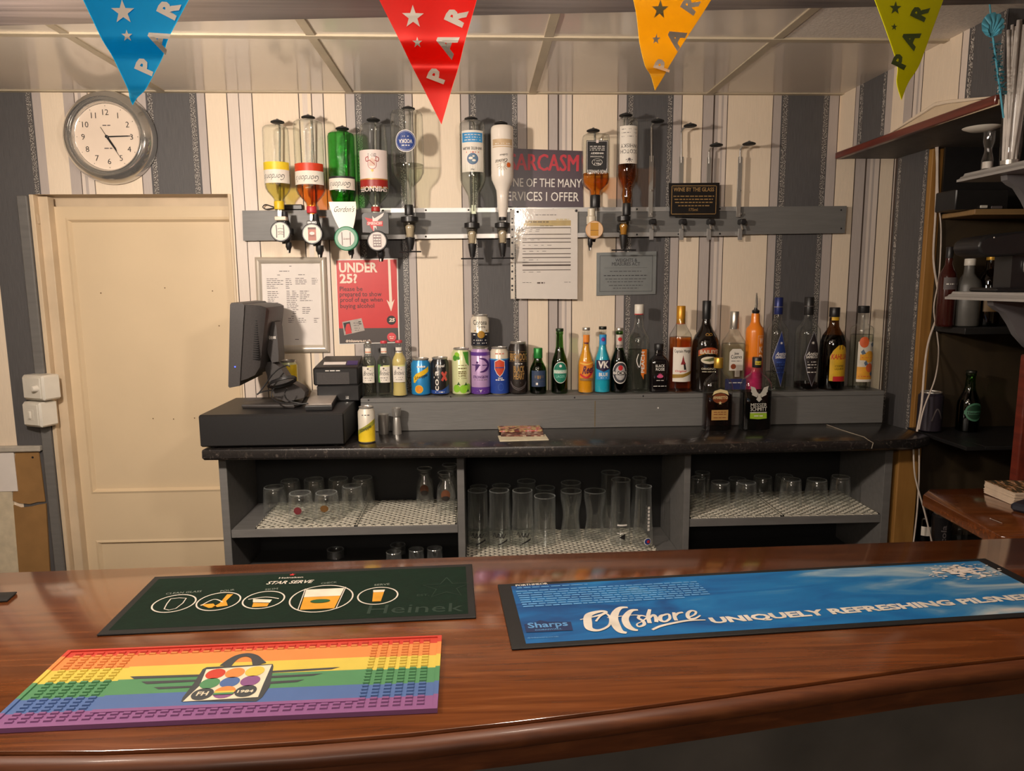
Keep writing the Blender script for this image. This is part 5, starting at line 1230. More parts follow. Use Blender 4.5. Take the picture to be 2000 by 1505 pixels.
def d_beck(k, R, H, fc):
    zc = .32 * H; disc(k, 0, zc, R * .97, M_wprint, fc, 1, ry=.17 * H, n=36); disc(k, 0, zc, R * .88, mat('charcoal_print', (60, 60, 66), .45), fc, 2, ry=.155 * H, n=36); disc(k, 0, zc, R * .6, mat('silver_grey_print', (176, 172, 170), .5), fc, 3, ry=.115 * H, n=28)
    rect(k, -R * .98, .285 * H, R * .98, .345 * H, M_ink, fc, 4, 16); text(k, "BECK'S", 0, .295 * H, R * 1.75, .045 * H, M_wprint, fc, 5, bold=.02); disc(k, 0, .395 * H, R * .27, M_red, fc, 4, ry=.04 * H); greek(k, -R * .3, R * .3, .23 * H, .0025, M_inkg, fc, 4, center=True)
    fn = cyl(R * .5); rect(k.nk(), -R * .5, .70 * H, R * .5, .90 * H, mat('silver_neck_label', (196, 186, 176), .4, .3), fn, 1, 10); disc(k.nk(), 0, .83 * H, R * .24, M_red, fn, 2); text(k.nk(), "BECK'S", 0, .715 * H, R * .8, .03 * H, M_ink, fn, 2, bold=.02)
stand('beer_bottle', 'dark green beer bottle with silver neck label and round emblem', 'bottle', 1209, 757, 640, 32.5, LONG, G_beer, (glassy('beer_dark_green', (60, 70, 26), .6, gl=.2, ior=1.1), .03, .66), crown(M_crS), d_beck)

# spirits
SPIR = [(0, .85), (.01, .97), (.025, 1), (.60, 1), (.66, .95), (.71, .78), (.76, .55), (.82, .43), (.88, .36), (.91, .36)]
def d_peach(k, R, H, fc):
    ob = mat('label_orange_deep', (222, 120, 40), .45); poly(k, [(a * R, b * H) for a, b in ((.05, .22), (.62, .22), (.62, .50), (.1, .50))], ob, fc, 1); text(k, 'PEACH', R * .36, .235 * H, .24 * H, R * .32, M_wprint, fc, 2, bold=.02, rot=pi / 2, anchor=0)
    poly(k, [(a * R, b * H) for a, b in ((.05, .22), (.3, .16), (.35, .22))], ob, fc, 1); ribbon(k, [(-R * .2, .45 * H), (-R * .35, .37 * H), (-R * .1, .30 * H), (R * .05, .42 * H)], .0022, M_wprint, fc, 2)
stand('spirit_bottle', 'clear spirit bottle with white cap and upright orange label', 'bottle', 1247, 759, 594, 42, [(0, .85), (.01, .97), (.025, 1), (.56, 1), (.62, .95), (.68, .72), (.73, .5), (.79, .42), (.88, .34), (.9, .34)], G_clear, (L_clear, .02, .49), [('screw_cap', .895, 1.0, .41, M_white), ('cap_ring', .885, .896, .42, M_red)], d_peach)
def d_black(k, R, H, fc):
    for y, s_, w_ in ((.53, 'BLACK', 1.0), (.46, 'ROSE', .95)): text(k, s_, 0, y * H, R * w_, .055 * H, M_wprint, fc, 1, bold=.01)
    disc(k, 0, .34 * H, R * .34, mat('rose_pink_print', (206, 84, 128), .45), fc, 1, ry=.035 * H); star(k, 0, .36 * H, R * .3, mat('rose_pink_print', (206, 84, 128), .45), fc, 2, 7); greek(k, -R * .7, R * .7, .13 * H, .0022, M_wprint, fc, 1, center=True); greek(k, -R * .4, R * .4, .25 * H, .0018, M_wprint, fc, 1, center=True)
stand('spirit_bottle', 'squat glossy black bottle with a small pink emblem', 'bottle', 1286, 756, 671, 36, [(0, .9), (.015, .98), (.03, 1), (.60, 1), (.66, .94), (.72, .70), (.77, .44), (.90, .42)], mat('glossy_black_glass', (20, 16, 18), .08, var=.02, coat=.6), None, [('screw_cap', .87, 1.0, .50, M_black)], d_black, sq=4, ys=.8)
def d_capt(k, R, H, fc):
    w_ = R * 1.8; rect(k, -w_ / 2, .13 * H, w_ / 2, .53 * H, M_lab, fc, 1, 20); text(k, 'Captain Morgan', 0, .47 * H, w_ * .86, .035 * H, M_ink, fc, 2, bold=.01)
    poly(k, [(a * R, b * H) for a, b in ((-.1, .37), (.0, .44), (.12, .37), (.25, .34), (.15, .32), (.28, .27), (.1, .28), (.05, .33), (-.2, .33))], mat('wine_print', (136, 36, 40), .5), fc, 2); poly(k, [(a * R, b * H) for a, b in ((.05, .33), (.2, .34), (.3, .27), (.1, .27))], M_ink, fc, 3)
    text(k, 'Original', -R * .2, .245 * H, R * 1.0, .022 * H, M_red, fc, 2, shear=.3)
    poly(k, [(a * R, b * H) for a, b in ((-.9, .17), (.0, .18), (.9, .22), (.9, .255), (.0, .22), (-.9, .215))], mat('olive_gold_print', (150, 118, 46), .45), fc, 2)
stand('spirit_bottle', 'golden rum bottle with gold cap and white label', 'bottle', 1328.5, 758.5, 597, 44, [(0, .85), (.01, .97), (.025, 1), (.62, 1), (.67, .93), (.72, .70), (.77, .48), (.80, .40), (.9, .36)], G_clear, (L_rum, .02, .64), [('screw_cap', .80, 1.0, .38, mat('gold_orange_cap', (204, 144, 40), .35, .4)), ('cap_ring', .79, .80, .395, mat('orange_ring', (190, 80, 40), .4))], d_capt)
def d_bail(k, R, H, fc):
    rb = mat('rust_print', (170, 72, 34), .45); cr = mat('cream_print', (214, 204, 178), .5)
    def arc(r0, v0, h_, m_, l): 
        pts_ = [(R * a, (v0 + .035 * (1 - (a / .8) ** 2)) * H) for a in (-.8, -.5, -.2, .1, .4, .7)]
        poly(k, pts_ + [(u, v + h_ * H) for u, v in pts_[::-1]], m_, fc, l)
    arc(0, .405, .06, rb, 2); text(k, 'BAILEYS', 0, .43 * H, R * 1.35, .042 * H, cr, fc, 3, bold=.02); arc(0, .40, .006, M_gold, 3)
    disc(k, 0, .36 * H, R * .6, cr, fc, 2, ry=.04 * H); poly(k, [(a * R, b * H) for a, b in ((-.5, .36), (.3, .39), (.45, .36), (.0, .345))], mat('moss_print', (92, 96, 60), .5), fc, 3)
    text(k, 'ORIGINAL', 0, .255 * H, R * 1.1, .022 * H, cr, fc, 2, bold=0); greek(k, -R * .5, R * .5, .23 * H, .002, cr, fc, 2, center=True)
    fn = cyl(R * .74)
    for a, b in ((-.12, .635), (.12, .635), (-.12, .61), (.12, .61)): disc(k.nk(), a * R, b * H, R * .12, mat('dull_gold_print', (168, 122, 46), .4), fn, 4, r0=R * .08)
stand('liqueur_bottle', 'black cream liqueur bottle with long neck and arched rust label', 'bottle', 1378, 757, 587, 53, [(0, .85), (.01, .96), (.03, 1), (.50, 1), (.56, .95), (.62, .78), (.68, .52), (.73, .36), (.78, .30), (.985, .27), (1.0, .25)], mat('brown_black_glass', (22, 16, 13), .1, var=.02, coat=.5), None, [('foil_neck', .80, 1.0, .31, M_black)], d_bail)
def d_cuer(k, R, H, fc):
    w_ = R * 1.25; poly(k, [(-w_ / 2, .27 * H), (w_ / 2, .27 * H), (w_ / 2, .50 * H), (w_ * .3, .54 * H), (-w_ * .3, .54 * H), (-w_ / 2, .50 * H)], M_lab, fc, 1); text(k, 'Jose', 0, .47 * H, R * .4, .03 * H, M_ink, fc, 2); text(k, 'Cuervo', 0, .42 * H, R * 1.0, .045 * H, M_ink, fc, 2, bold=.01); greek(k, -R * .45, R * .45, .385 * H, .002, M_inkg, fc, 2, center=True)
    disc(k, -R * .25, .32 * H, R * .24, mat('seal_brown', (140, 66, 34), .45), fc, 2); rect(k, -R * .1, .19 * H, R * .35, .27 * H, mat('grey_label', (186, 176, 164), .5), fc, 1)
    rect(k, -R * .95, .03 * H, R * .95, .165 * H, mat('label_navy', (44, 48, 96), .5), fc, 1); greek(k, -R * .6, R * .6, .11 * H, .003, M_wprint, fc, 2, center=True)
stand('tequila_bottle', 'clear tequila bottle with silver cap and cream label', 'bottle', 1432.5, 756, 608, 43, [(0, .9), (.01, .98), (.03, 1), (.58, 1), (.63, .94), (.70, .62), (.76, .40), (.85, .36), (.9, .36)], G_clear, (L_clear, .02, .60), [('screw_cap', .78, 1.0, .38, M_crS)], d_cuer, sq=3.5, ys=.8)
def d_wkd(k, R, H, fc):
    fc = cyl(R * 1.008)
    for ch, q in (('W', .62), ('K', .505), ('D', .40)): text(k, ch, R * .42, q * H, R * .5, .075 * H, mat('pale_peach_print', (240, 200, 168), .5), fc, 3, bold=.04)
    for a, b, c_, d_ in ((.0, .39, .72, .395), (.0, .715, .72, .72), (.0, .39, .03, .72)): rect(k, a * R, b * H, c_ * R, d_ * H, mat('pale_peach_print', (240, 200, 168), .5), fc, 3, 4)
wk = ramp_mat
def grad_mat(name, c0, c1, z0, z1):
    m = mat(name, c0, .3, var=0, coat=.3); nt = m.node_tree; N = nt.nodes; L = nt.links
    tc = N.new('ShaderNodeTexCoord'); sx = N.new('ShaderNodeSeparateXYZ'); mr = N.new('ShaderNodeMapRange'); mr.inputs[1].default_value = z0; mr.inputs[2].default_value = z1
    r = N.new('ShaderNodeValToRGB'); r.color_ramp.elements[0].color = lin(c1); r.color_ramp.elements[1].color = lin(c0)
    L.new(tc.outputs['Object'], sx.inputs[0]); L.new(sx.outputs[2], mr.inputs[0]); L.new(mr.outputs[0], r.inputs[0]); L.new(r.outputs[0], N['Principled BSDF'].inputs['Base Color']); return m
w1 = stand('alcopop_bottle', 'orange sleeved bottle fading to pink with a metal pourer spout', 'bottle', 1473, 755, 612, 34, [(0, .9), (.02, 1), (.76, 1), (.81, .94), (.85, .62), (.89, .50), (.98, .46), (1.0, .44)], grad_mat('sleeve_orange_to_pink', (236, 132, 34), (206, 40, 104), .06, .12), None, None, d_wkd, Y=2.43)
k = MB(); H_ = P(1473, 612, Y=2.43).z - ZL; sz = P(1473, 572, Y=2.43).z - ZL
k.lathe([(.010, H_), (.0125, H_ + .004), (.0125, H_ + .011), (.006, H_ + .014), (.005, H_ + .02)], M_black, 18); stp = k.build('pourer_stopper', w1)
k = MB(); k.tube([(0, 0, H_ + .015), (.001, -.001, H_ + .03), (0, -.003, (H_ + sz) / 2 + .012), (-.002, -.006, sz)], [.0052, .0048, .004, .0022], M_chrome, 12); k.build('pourer_spout', stp)
def diamond(col, name2, txt):
    def f(k, R, H, fc):
        m_ = mat(name2, col, .4); q = [(-.0, .62), (.32, .47), (.62, .40), (.32, .2), (.0, .06), (-.35, .2), (-.68, .36), (-.35, .5)]
        q = [(.05, .63), (.42, .50), (.66, .36), (.42, .20), (.05, .06), (-.32, .20), (-.58, .36), (-.32, .50)] if txt == 1 else [(-.02, .64), (.6, .36), (.1, .06), (-.72, .36)]
        poly(k, [(a * R * 1.08, (.35 + (b - .35) * 1.04) * H) for a, b in q], mat('silver_edge', (150, 150, 160), .4, .3), fc, 1); poly(k, [(a * R, b * H) for a, b in q], m_, fc, 2)
        star(k, 0, .52 * H, R * .16, M_wprint, fc, 3, 8, .3); text(k, 'Antica', 0, .385 * H, R * .95, .04 * H, M_wprint, fc, 3, bold=.01, shear=.3); text(k, 'SAMBUCA', 0, .355 * H, R * .95, .026 * H, M_wprint, fc, 3)
        for y in (.31, .28, .25, .20): greek(k, -R * .35, R * .4, y * H, .003, M_wprint if txt == 1 else mat('soft_blue_print', (62, 92, 168), .4), fc, 3, center=True)
    return f
ANT = [(0, .8), (.01, .93), (.03, .95), (.35, .97), (.60, 1), (.66, .95), (.71, .68), (.75, .42), (.80, .34), (.88, .32)]
stand('sambuca_bottle', 'clear liqueur bottle with blue cap and blue diamond label', 'bottle', 1517.5, 756, 580.5, 41, ANT, G_clear, (L_clear, .02, .2), [('capsule', .82, 1.0, .40, mat('capsule_navy', (36, 46, 104), .35, .3)), ('cap_ring', .895, .905, .41, M_crS)], diamond((34, 52, 112), 'diamond_blue', 0))
stand('sambuca_bottle', 'clear liqueur bottle with black cap and black diamond label', 'bottle', 1577, 756, 580, 47, ANT, G_clear, (L_dark, .02, .08), [('capsule', .81, 1.0, .38, M_black), ('cap_ring', .90, .91, .39, M_inkg)], diamond((40, 34, 36), 'diamond_black', 1))
def d_kah(k, R, H, fc):
    yl = mat('label_golden_yellow', (218, 172, 40), .45); w_ = R * 1.5; a = [(-w_ / 2, .12 * H), (w_ / 2, .11 * H), (w_ / 2, .46 * H), (w_ * .38, .52 * H), (w_ * .15, .555 * H), (-w_ * .1, .55 * H), (-w_ * .35, .49 * H), (-w_ / 2, .42 * H)]
    k_ = [(u + R * .12, v) for u, v in a]; poly(k, k_, yl, fc, 1); text(k, 'KAHLUA', R * .14, .385 * H, R * 1.38, .062 * H, mat('brick_red_print', (196, 70, 40), .45), fc, 2, bold=.03, shear=.1)
    rect(k, R * .05, .50 * H, R * .38, .555 * H, mat('label_brown', (92, 50, 26), .5), fc, 2); text(k, 'COFFEE', R * .14, .29 * H, R * .75, .022 * H, M_ink, fc, 2, bold=0); text(k, 'LIQUEUR', R * .14, .255 * H, R * .75, .022 * H, M_ink, fc, 2, bold=0); rect(k, -R * .35, .115 * H, R * .7, .175 * H, M_red, fc, 2, 8)
    fn = cyl(R * .375); rect(k.nk(), -R * .37, .845 * H, R * .37, .89 * H, yl, fn, 1, 12)
stand('liqueur_bottle', 'brown coffee liqueur bottle with golden yellow arched label', 'bottle', 1626.5, 756, 600, 48, [(0, .85), (.01, .96), (.03, 1), (.50, 1), (.58, .97), (.66, .82), (.72, .56), (.77, .40), (.82, .37), (.88, .35)], G_brown, (glassy('coffee_liqueur', (34, 16, 10), .5, gl=.2, ior=1.1), .02, .66), [('screw_cap', .885, 1.0, .40, M_black)], d_kah)
def d_flow(k, R, H, fc):
    w_ = R * 1.5; rect(k, -w_ / 2, .10 * H, w_ / 2, .58 * H, mat('label_pale', (214, 206, 190), .5), fc, 1, 14); am = mat('label_amber', (226, 160, 48), .45); co = mat('label_coral', (214, 98, 50), .45); bl_ = mat('label_slate', (92, 110, 130), .5)
    rect(k, -w_ / 2, .10 * H, w_ / 2, .28 * H, am, fc, 2, 14); disc(k, R * .3, .40 * H, R * .5, am, fc, 2, ry=.07 * H); disc(k, -R * .25, .575 * H, R * .40, co, fc, 3, ry=.065 * H); disc(k, R * .35, .27 * H, R * .36, co, fc, 3, ry=.055 * H)
    for u, v, r_ in ((.35, .55, .5), (-.5, .46, .4), (.4, .2, .5), (-.2, .33, .4)): poly(k, [(u * R, v * H), ((u + r_ * .5) * R, (v + .03) * H), ((u + r_) * R * .8, (v - .02) * H), ((u + r_ * .3) * R, (v - .035) * H)], bl_, fc, 4)
    rect(k, -R * .55, .36 * H, R * .6, .43 * H, am, fc, 4, 8); greek(k, -R * .4, R * .5, .385 * H, .0035, co, fc, 5, center=True); rect(k, -w_ / 2, .10 * H, w_ / 2, .13 * H, M_lab, fc, 3, 14); greek(k, -R * .6, R * .6, .16 * H, .003, co, fc, 3, center=True)
stand('spirit_bottle', 'clear cylindrical spirit bottle with orange floral label, rightmost on the ledge', 'bottle', 1682, 756, 597, 42, [(0, .9), (.01, .98), (.02, 1), (.70, 1), (.735, .97), (.755, .85), (.775, .55), (.79, .46), (.92, .45)], G_clear, (L_clear, .02, .66), [('screw_cap', .915, 1.0, .52, M_black)], d_flow)

# two flat bottles standing forward on the worktop
FLAT = [(0, .93), (.01, .99), (.03, 1), (.58, 1), (.64, .96), (.70, .82), (.735, .62), (.77, .38), (.82, .29), (.88, .27)]
def d_ama(k, R, H, fc):
    cr = mat('parchment_print', (214, 196, 146), .5); br = mat('label_rust', (120, 58, 26), .5)
    poly(k, [(a * R, b * H) for a, b in ((-.58, .50), (-.45, .56), (0, .585), (.5, .56), (.6, .50), (.35, .525), (0, .54), (-.35, .525))], cr, fc, 2); disc(k, 0, .46 * H, R * .55, br, fc, 1, ry=.07 * H); text(k, 'AMARETTO', 0, .45 * H, R * 1.05, .04 * H, cr, fc, 3, bold=.02); star(k, 0, .395 * H, R * .14, cr, fc, 2)
    rect(k, -R * .6, .16 * H, R * .6, .30 * H, mat('tan_label', (176, 136, 76), .55), fc, 1); 
    for y in (.265, .235, .19): greek(k, -R * .45, R * .45, y * H, .0022, br, fc, 2, center=True)
stand('liqueur_bottle', 'flat sided amaretto bottle with gold cap standing forward on the worktop', 'bottle', 1401.5, 834, 698, 54, FLAT, G_clear, (L_dark, .02, .50), [('screw_cap', .86, 1.0, .32, mat('brass_cap', (202, 160, 62), .3, .6))], d_ama, Y=2.30, Z=ZW, sq=4.5, ys=.62, grp='bottles on the worktop')
def d_mess(k, R, H, fc):
    wt_ = mat('etched_white', (184, 180, 170), .5); lm = mat('label_lime', (146, 178, 46), .5)
    for sx in (-1, 1): poly(k, [(sx * a * R, b * H) for a, b in (((.1, .52), (.3, .60), (.62, .62), (.55, .56), (.58, .55), (.48, .52), (.5, .50), (.35, .485), (.15, .465)))[::sx]], wt_, fc, 1)
    poly(k, [(a * R, b * H) for a, b in ((-.12, .53), (0, .56), (.12, .53), (.1, .47), (.2, .44), (0, .40), (-.2, .44), (-.1, .47))], wt_, fc, 2); disc(k, 0, .535 * H, R * .1, M_ink, fc, 3)
    text(k, 'MESSER', 0, .335 * H, R * 1.1, .05 * H, wt_, fc, 1, bold=.02); text(k, 'SCHMITT', 0, .28 * H, R * 1.1, .05 * H, wt_, fc, 1, bold=.02); rect(k, -R * .58, .25 * H, R * .56, .265 * H, wt_, fc, 1); poly(k, [(-R * .58, .175 * H), (0, .165 * H), (R * .58, .175 * H), (R * .56, .25 * H), (-R * .58, .25 * H)], lm, fc, 1); greek(k, -R * .3, R * .3, .205 * H, .003, M_wprint, fc, 2, center=True)
m2 = stand('liqueur_bottle', 'flat sided dark herbal liqueur bottle with black and yellow cap on the worktop', 'bottle', 1476, 834, 697, 57, FLAT, G_clear, (glassy('herbal_liqueur', (26, 16, 14), .5, gl=.2, ior=1.1), .02, .54), [('screw_cap', .86, 1.0, .31, M_black)], d_mess, Y=2.30, Z=ZW, sq=4.5, ys=.62, grp='bottles on the worktop')
H_ = P(1476, 697, Y=2.3).z - ZW; k = MB(); fn = cyl(57 / 2 * mpp(P(1476, 834, Y=2.3)) * .315); rect(k, -.011, .90 * H_, .011, .95 * H_, mat('cap_yellow', (206, 184, 52), .45), fn, 1, 10); text(k, 'ISLAY', 0, .912 * H_, .018, .005, M_ink, fn, 2, bold=.02); k.build('cap_label', [c for c in bpy.data.objects if c.parent == m2 and c.name.startswith('screw_cap')][0])

# small things on the worktop by the till
def c_bit(k, R, H, fc):
    yl = mat('can_yellow_print', (222, 190, 42), .4); poly(k, [(a * R, b * H) for a, b in ((-1.3, .05), (1.3, .05), (1.3, .66), (.9, .64), (.0, .50), (-1.3, .32))], yl, fc, 1)
    poly(k, [(a * R, b * H) for a, b in ((-1.3, .32), (.0, .50), (1.3, .68), (1.3, .54), (.0, .38), (-1.3, .2))], mat('can_olive_print', (150, 148, 52), .4), fc, 2); text(k, 'Schweppes', 0, .38 * H, R * 1.5, .10 * H, M_ink, fc, 3, bold=.01, rot=.42, shear=.2); greek(k, -R * .4, R * .5, .78 * H, .003, M_inkg, fc, 2)
can('small white and yellow mixer can on the worktop beside the black cash drawer', 716, 848, 793, 33, mat('can_white', (214, 206, 190), .3, .15, var=.03, coat=.3), c_bit, Z=ZW, Y=2.21)
b_ = P(749.5, 847, Z=ZW); s = mpp(b_)
jg = thing('spirit_measure', 'straight sided steel spirit measure on the worktop', 'measure', tuple(b_))
h_ = P(749.5, 808, Y=b_.y).z - ZW
k = MB(); k.lathe([(.0155, .0002), (.0165, .002), (.0175, h_), (.0165, h_), (.015, .004)], M_steel, 28, cap=False); k.build('cup', jg)
b_ = P(775.5, 847, Z=ZW); h_ = P(775.5, 796, Y=b_.y).z - ZW
jg = thing('double_ended_jigger', 'tall double ended steel jigger beside the straight measure', 'measure', tuple(b_))
k = MB(); k.lathe([(.0155, .0002), (.0150, .012), (.0115, h_ * .55), (.0095, h_ * .64)], M_steel, 28); k.build('lower_cup', jg)
k = MB(); k.lathe([(.0095, h_ * .64 + .0003), (.0130, h_ * .70), (.0150, h_ * .95), (.0150, h_), (.0138, h_), (.012, h_ * .72)], M_steel, 28, cap=False); k.build('upper_cup', jg)
# sachets and card on the worktop
c0 = P(1022, 856, Z=ZW)
for nm, lab, px0, px1, py0, py1, z0, th, mt, rz in (('leaflet', 'cream folded leaflet lying under the beer mats on the worktop', 973, 1070, 862, 850, .0003, .003, mat('leaflet_cream', (206, 196, 170), .6), .05), ('beer_mat', 'dark printed beer mat lying below the topmost one on the worktop', 978, 1062, 855, 838, .0038, .0035, ramp_mat('mat_print_dark', [(.3, (40, 28, 24)), (.5, (110, 54, 40)), (.62, (190, 170, 150)), (.8, (60, 40, 40))], 60, rough=.5), -.06), ('beer_mat', 'colourful printed beer mat on top of the little pile on the worktop', 972, 1057, 848, 833, .0078, .0035, ramp_mat('mat_print_bright', [(.25, (30, 22, 24)), (.42, (120, 40, 40)), (.52, (206, 190, 130)), (.6, (190, 60, 70)), (.75, (226, 214, 206)), (.85, (50, 36, 44))], 46, rough=.45), .04)):
    a, b, c_, d_ = P(px0, py0, Z=ZW), P(px1, py0, Z=ZW), P(px1, py1, Z=ZW), P(px0, py1, Z=ZW)
    m_ = (a + b + c_ + d_) / 4; r = thing(nm, lab, 'leaflet' if nm == 'leaflet' else 'beer mat', (m_.x, m_.y, ZW + z0), (0, 0, rz))
    w2, d2 = (b.x - a.x) / 2, abs(c_.y - a.y) / 2
    MB().box((-w2, -d2, 0), (w2, d2, th), mt, .0006).build('sheet' if nm == 'leaflet' else 'board', r)
# ------------------------------------------------------------------ till on the left end of the worktop
fl_, fr_ = P(389, 877, Z=ZW), P(672, 877, Z=ZW)
yf = fl_.y - .004; hD = P(389, 811, Y=yf).z - ZW; xa, xb = P(389, 850, Y=yf).x, P(672, 850, Y=yf).x
yf2 = yf + .0
cd_ = thing('cash_drawer', 'wide black metal cash drawer at the left end of the worktop', 'cash drawer', ((xa + xb) / 2, yf2, ZW))
W = (xb - xa) / 2; DD = .335
MB().box((-W, .004, .006), (W, DD, hD), M_blackm, .004).build('casing', cd_)
MB().box((-W + .002, 0, .010), (W - .002, .0036, hD - .004), M_blackm, .001).build('drawer_front', cd_)
for sx in (-1, 1):
    for yy in (.03, DD - .03):
        k = MB(); k.lathe([(.010, 0), (.010, .0058)], M_rubber, 14, M=Matrix.Translation((sx * (W - .03), yy, 0))); k.build('foot', cd_)
ZD = ZW + hD
# touch-screen monitor, seen from behind its right edge
mon = thing('till_monitor', 'black till monitor seen from the side on a splayed stand', 'monitor', (P(540, 775, Z=ZD).x, P(540, 775, Z=ZD).y, ZD))
o = mon.location
ym = yf + .03                               # near edge of the screen
def M3(px, py, Y): p = P(px, py, Y=Y); return Vector((p.x - o.x, p.y - o.y, p.z - o.z))
tl, bl_, br_, tr = M3(449, 591, ym), M3(446, 757, ym), M3(468, 752, ym), M3(477, 592, ym)
dep_ = Vector((-.012, .275, 0))
k = MB()
prof_ = [tl + Vector((.004, 0, 0)), tl + Vector((0, 0, -.006)), bl_ + Vector((0, 0, .004)), bl_ + Vector((.004, 0, 0)), br_ + Vector((0, 0, -.002)), tr + Vector((0, 0, -.006)), tr + Vector((-.006, 0, 0))]
k.prism(prof_, dep_, M_till); hs_ = k.build('screen_housing', mon)
k = MB(); k.prism([tl + Vector((-.0012, .012, -.012)), bl_ + Vector((-.0012, .012, .014)), bl_ + Vector((.0002, .012, .014)), tl + Vector((.0002, .012, -.012))], dep_ * .92, mat('dark_screen_glass', (12, 12, 14), .08)); k.build('screen', hs_)
# back bulge with ventilation ribs
k = MB(); xr = tr.x - .002; zt_, zb_ = tr.z, br_.z; rows_ = []
sec = [(0, .012, 0), (.02, .03, .004), (.042, .05, .012), (.056, .07, .03), (.060, .10, .06)]
vs = []; fs = []
for dx_, ins_y, ins_z in sec:
    lo = br_.x + dx_ * .95; hi = xr + dx_
    y0, y1 = ym - o.y + ins_y * .5, ym - o.y + .265 - ins_y * .5
    vs += [(lo, y0, zb_ + ins_z * 1.3 + .012), (lo, y1, zb_ + ins_z * 1.3 + .012), (hi, y1, zt_ - ins_z * .35 - .004), (hi, y0, zt_ - ins_z * .35 - .004)]
for j in range(4):
    for i in range(4): fs.append((4 * j + i, 4 * j + (i + 1) % 4, 4 * j + 4 + (i + 1) % 4, 4 * j + 4 + i))
fs.append((16, 17, 18, 19)); k.add(vs, fs, M_till, True)
rh_ = k.build('rear_housing', mon)
k = MB()
for i in range(18):
    z = zb_ + .075 + i * .0068; k.box((xr + .010, ym - o.y + .02, z), (xr + .030, ym - o.y + .045, z + .0028), M_black, .0008)
q = k.build('vent_ribs', rh_)
k = MB(); p = M3(459, 716, ym); k.lathe([(.0016, 0), (.0012, .001)], mat('blue_led', (40, 60, 255), .3, emit=14), 12, M=Matrix.Translation(p) @ Matrix.Rotation(pi / 2, 4, 'X')); k.build('power_light', hs_)
# arm, neck and base
ya = ym + .10
k = MB(); q = [M3(a, b, ya) for a, b in ((517, 634), (524, 627), (537, 629), (540, 640), (544, 690), (544, 706), (531, 708), (523, 690))]
k.prism(q[::-1], (0, .07, 0), M_till); f_arm = flat(-(ya - o.y)); ha_ = k.build('hinge_arm', mon)
k = MB(); a_ = M3(531, 660, ya); rot_ = -.05
text(k, 'epos', a_.x + .004, a_.z - .002, .017, .008, M_wprint, flat(-(ya - o.y) + .0008), 1, bold=.02); ribbon(k, [(a_.x - .006, a_.z + .007), (a_.x - .0075, a_.z + .001), (a_.x - .005, a_.z - .004)], .0014, M_wprint, flat(-(ya - o.y) + .0008), 1); k.build('maker_mark', ha_)
k = MB(); q = [M3(a, b, ya + .008) for a, b in ((513, 708), (531, 706), (548, 718), (566, 745), (588, 757), (596, 766), (594, 776), (560, 785), (535, 776), (527, 748))]
k.prism(q[::-1], (0, .055, 0), M_till); k.build('neck', mon)
k = MB()
bq = [P(472, 797, Z=ZD), P(480, 790, Z=ZD), P(545, 781, Z=ZD), P(600, 771, Z=ZD), P(597, 778, Z=ZD), P(590, 793, Z=ZD), P(575, 797, Z=ZD)]
bq = [(p.x - o.x, p.y - o.y) for p in bq]
slab(k, [bq[0], bq[6], bq[5], bq[4], bq[3], bq[2], bq[1]], .0005, .012, M_till, .004); k.build('base', mon)
# coiled cables around the neck
cbl = thing('coiled_cables', 'loop of black cables wound round the neck of the till stand', 'cables', tuple(P(565, 790, Z=ZD)))
o = cbl.location
def Q(px, py, dy=0): p = P(px, py, Y=yf + .105 + dy); return Vector((p.x - o.x, p.y - o.y, p.z - o.z))
rg = random.Random(3)
for j in range(4):
    n_ = 16; pts_ = []
    for i in range(n_):
        a = 2 * pi * i / n_; pts_.append(Q(551 + 27 * cos(a) * (1 + .06 * rg.uniform(-1, 1)), 744 + j * 1.2 + 7 * sin(a) - 7 * cos(a), -.035 + .055 * (1 + sin(a)) * .5 - .004 * j))
    k = MB(); k.tube(pts_, .0024, M_black, 8, True); k.build('cable_loop', cbl)
for pp in ([(566, 716, 0), (562, 713, 0), (548, 718, 0), (534, 729, -.01), (520, 748, -.01), (505, 768, -.02), (503, 769, -.02), (515, 764, -.02), (535, 761, -.03)], [(535, 758, -.03), (530, 768, -.035), (533, 778, -.04), (548, 786, -.05), (575, 789, -.06), (602, 787, -.06)], [(560, 758, -.035), (556, 770, -.035), (564, 782, -.05), (592, 789, -.06)]):
    k = MB(); k.tube(smooth([Q(*p) for p in pp], 4), .0022, M_black, 8); k.build('trailing_cable', cbl)

# slim grey terminal lying on the drawer
tq = [P(a, b, Z=ZD + .022) for a, b in ((596, 789), (648, 788), (668, 755), (611, 756))]
c_ = sum(tq, Vector()) / 4
tm = thing('card_terminal', 'slim black terminal with a pale grey top lying on the cash drawer', 'terminal', (c_.x, c_.y, ZD))
fp = [(p.x - c_.x, p.y - c_.y) for p in tq]
slab(MB(), fp, .0006, .017, M_black, .003).build('body', tm)
slab(MB(), [(a * .97, b * .97) for a, b in fp], .0171, .021, mat('grey_keypad_panel', (150, 140, 132), .35), .0015).build('top_panel', tm)
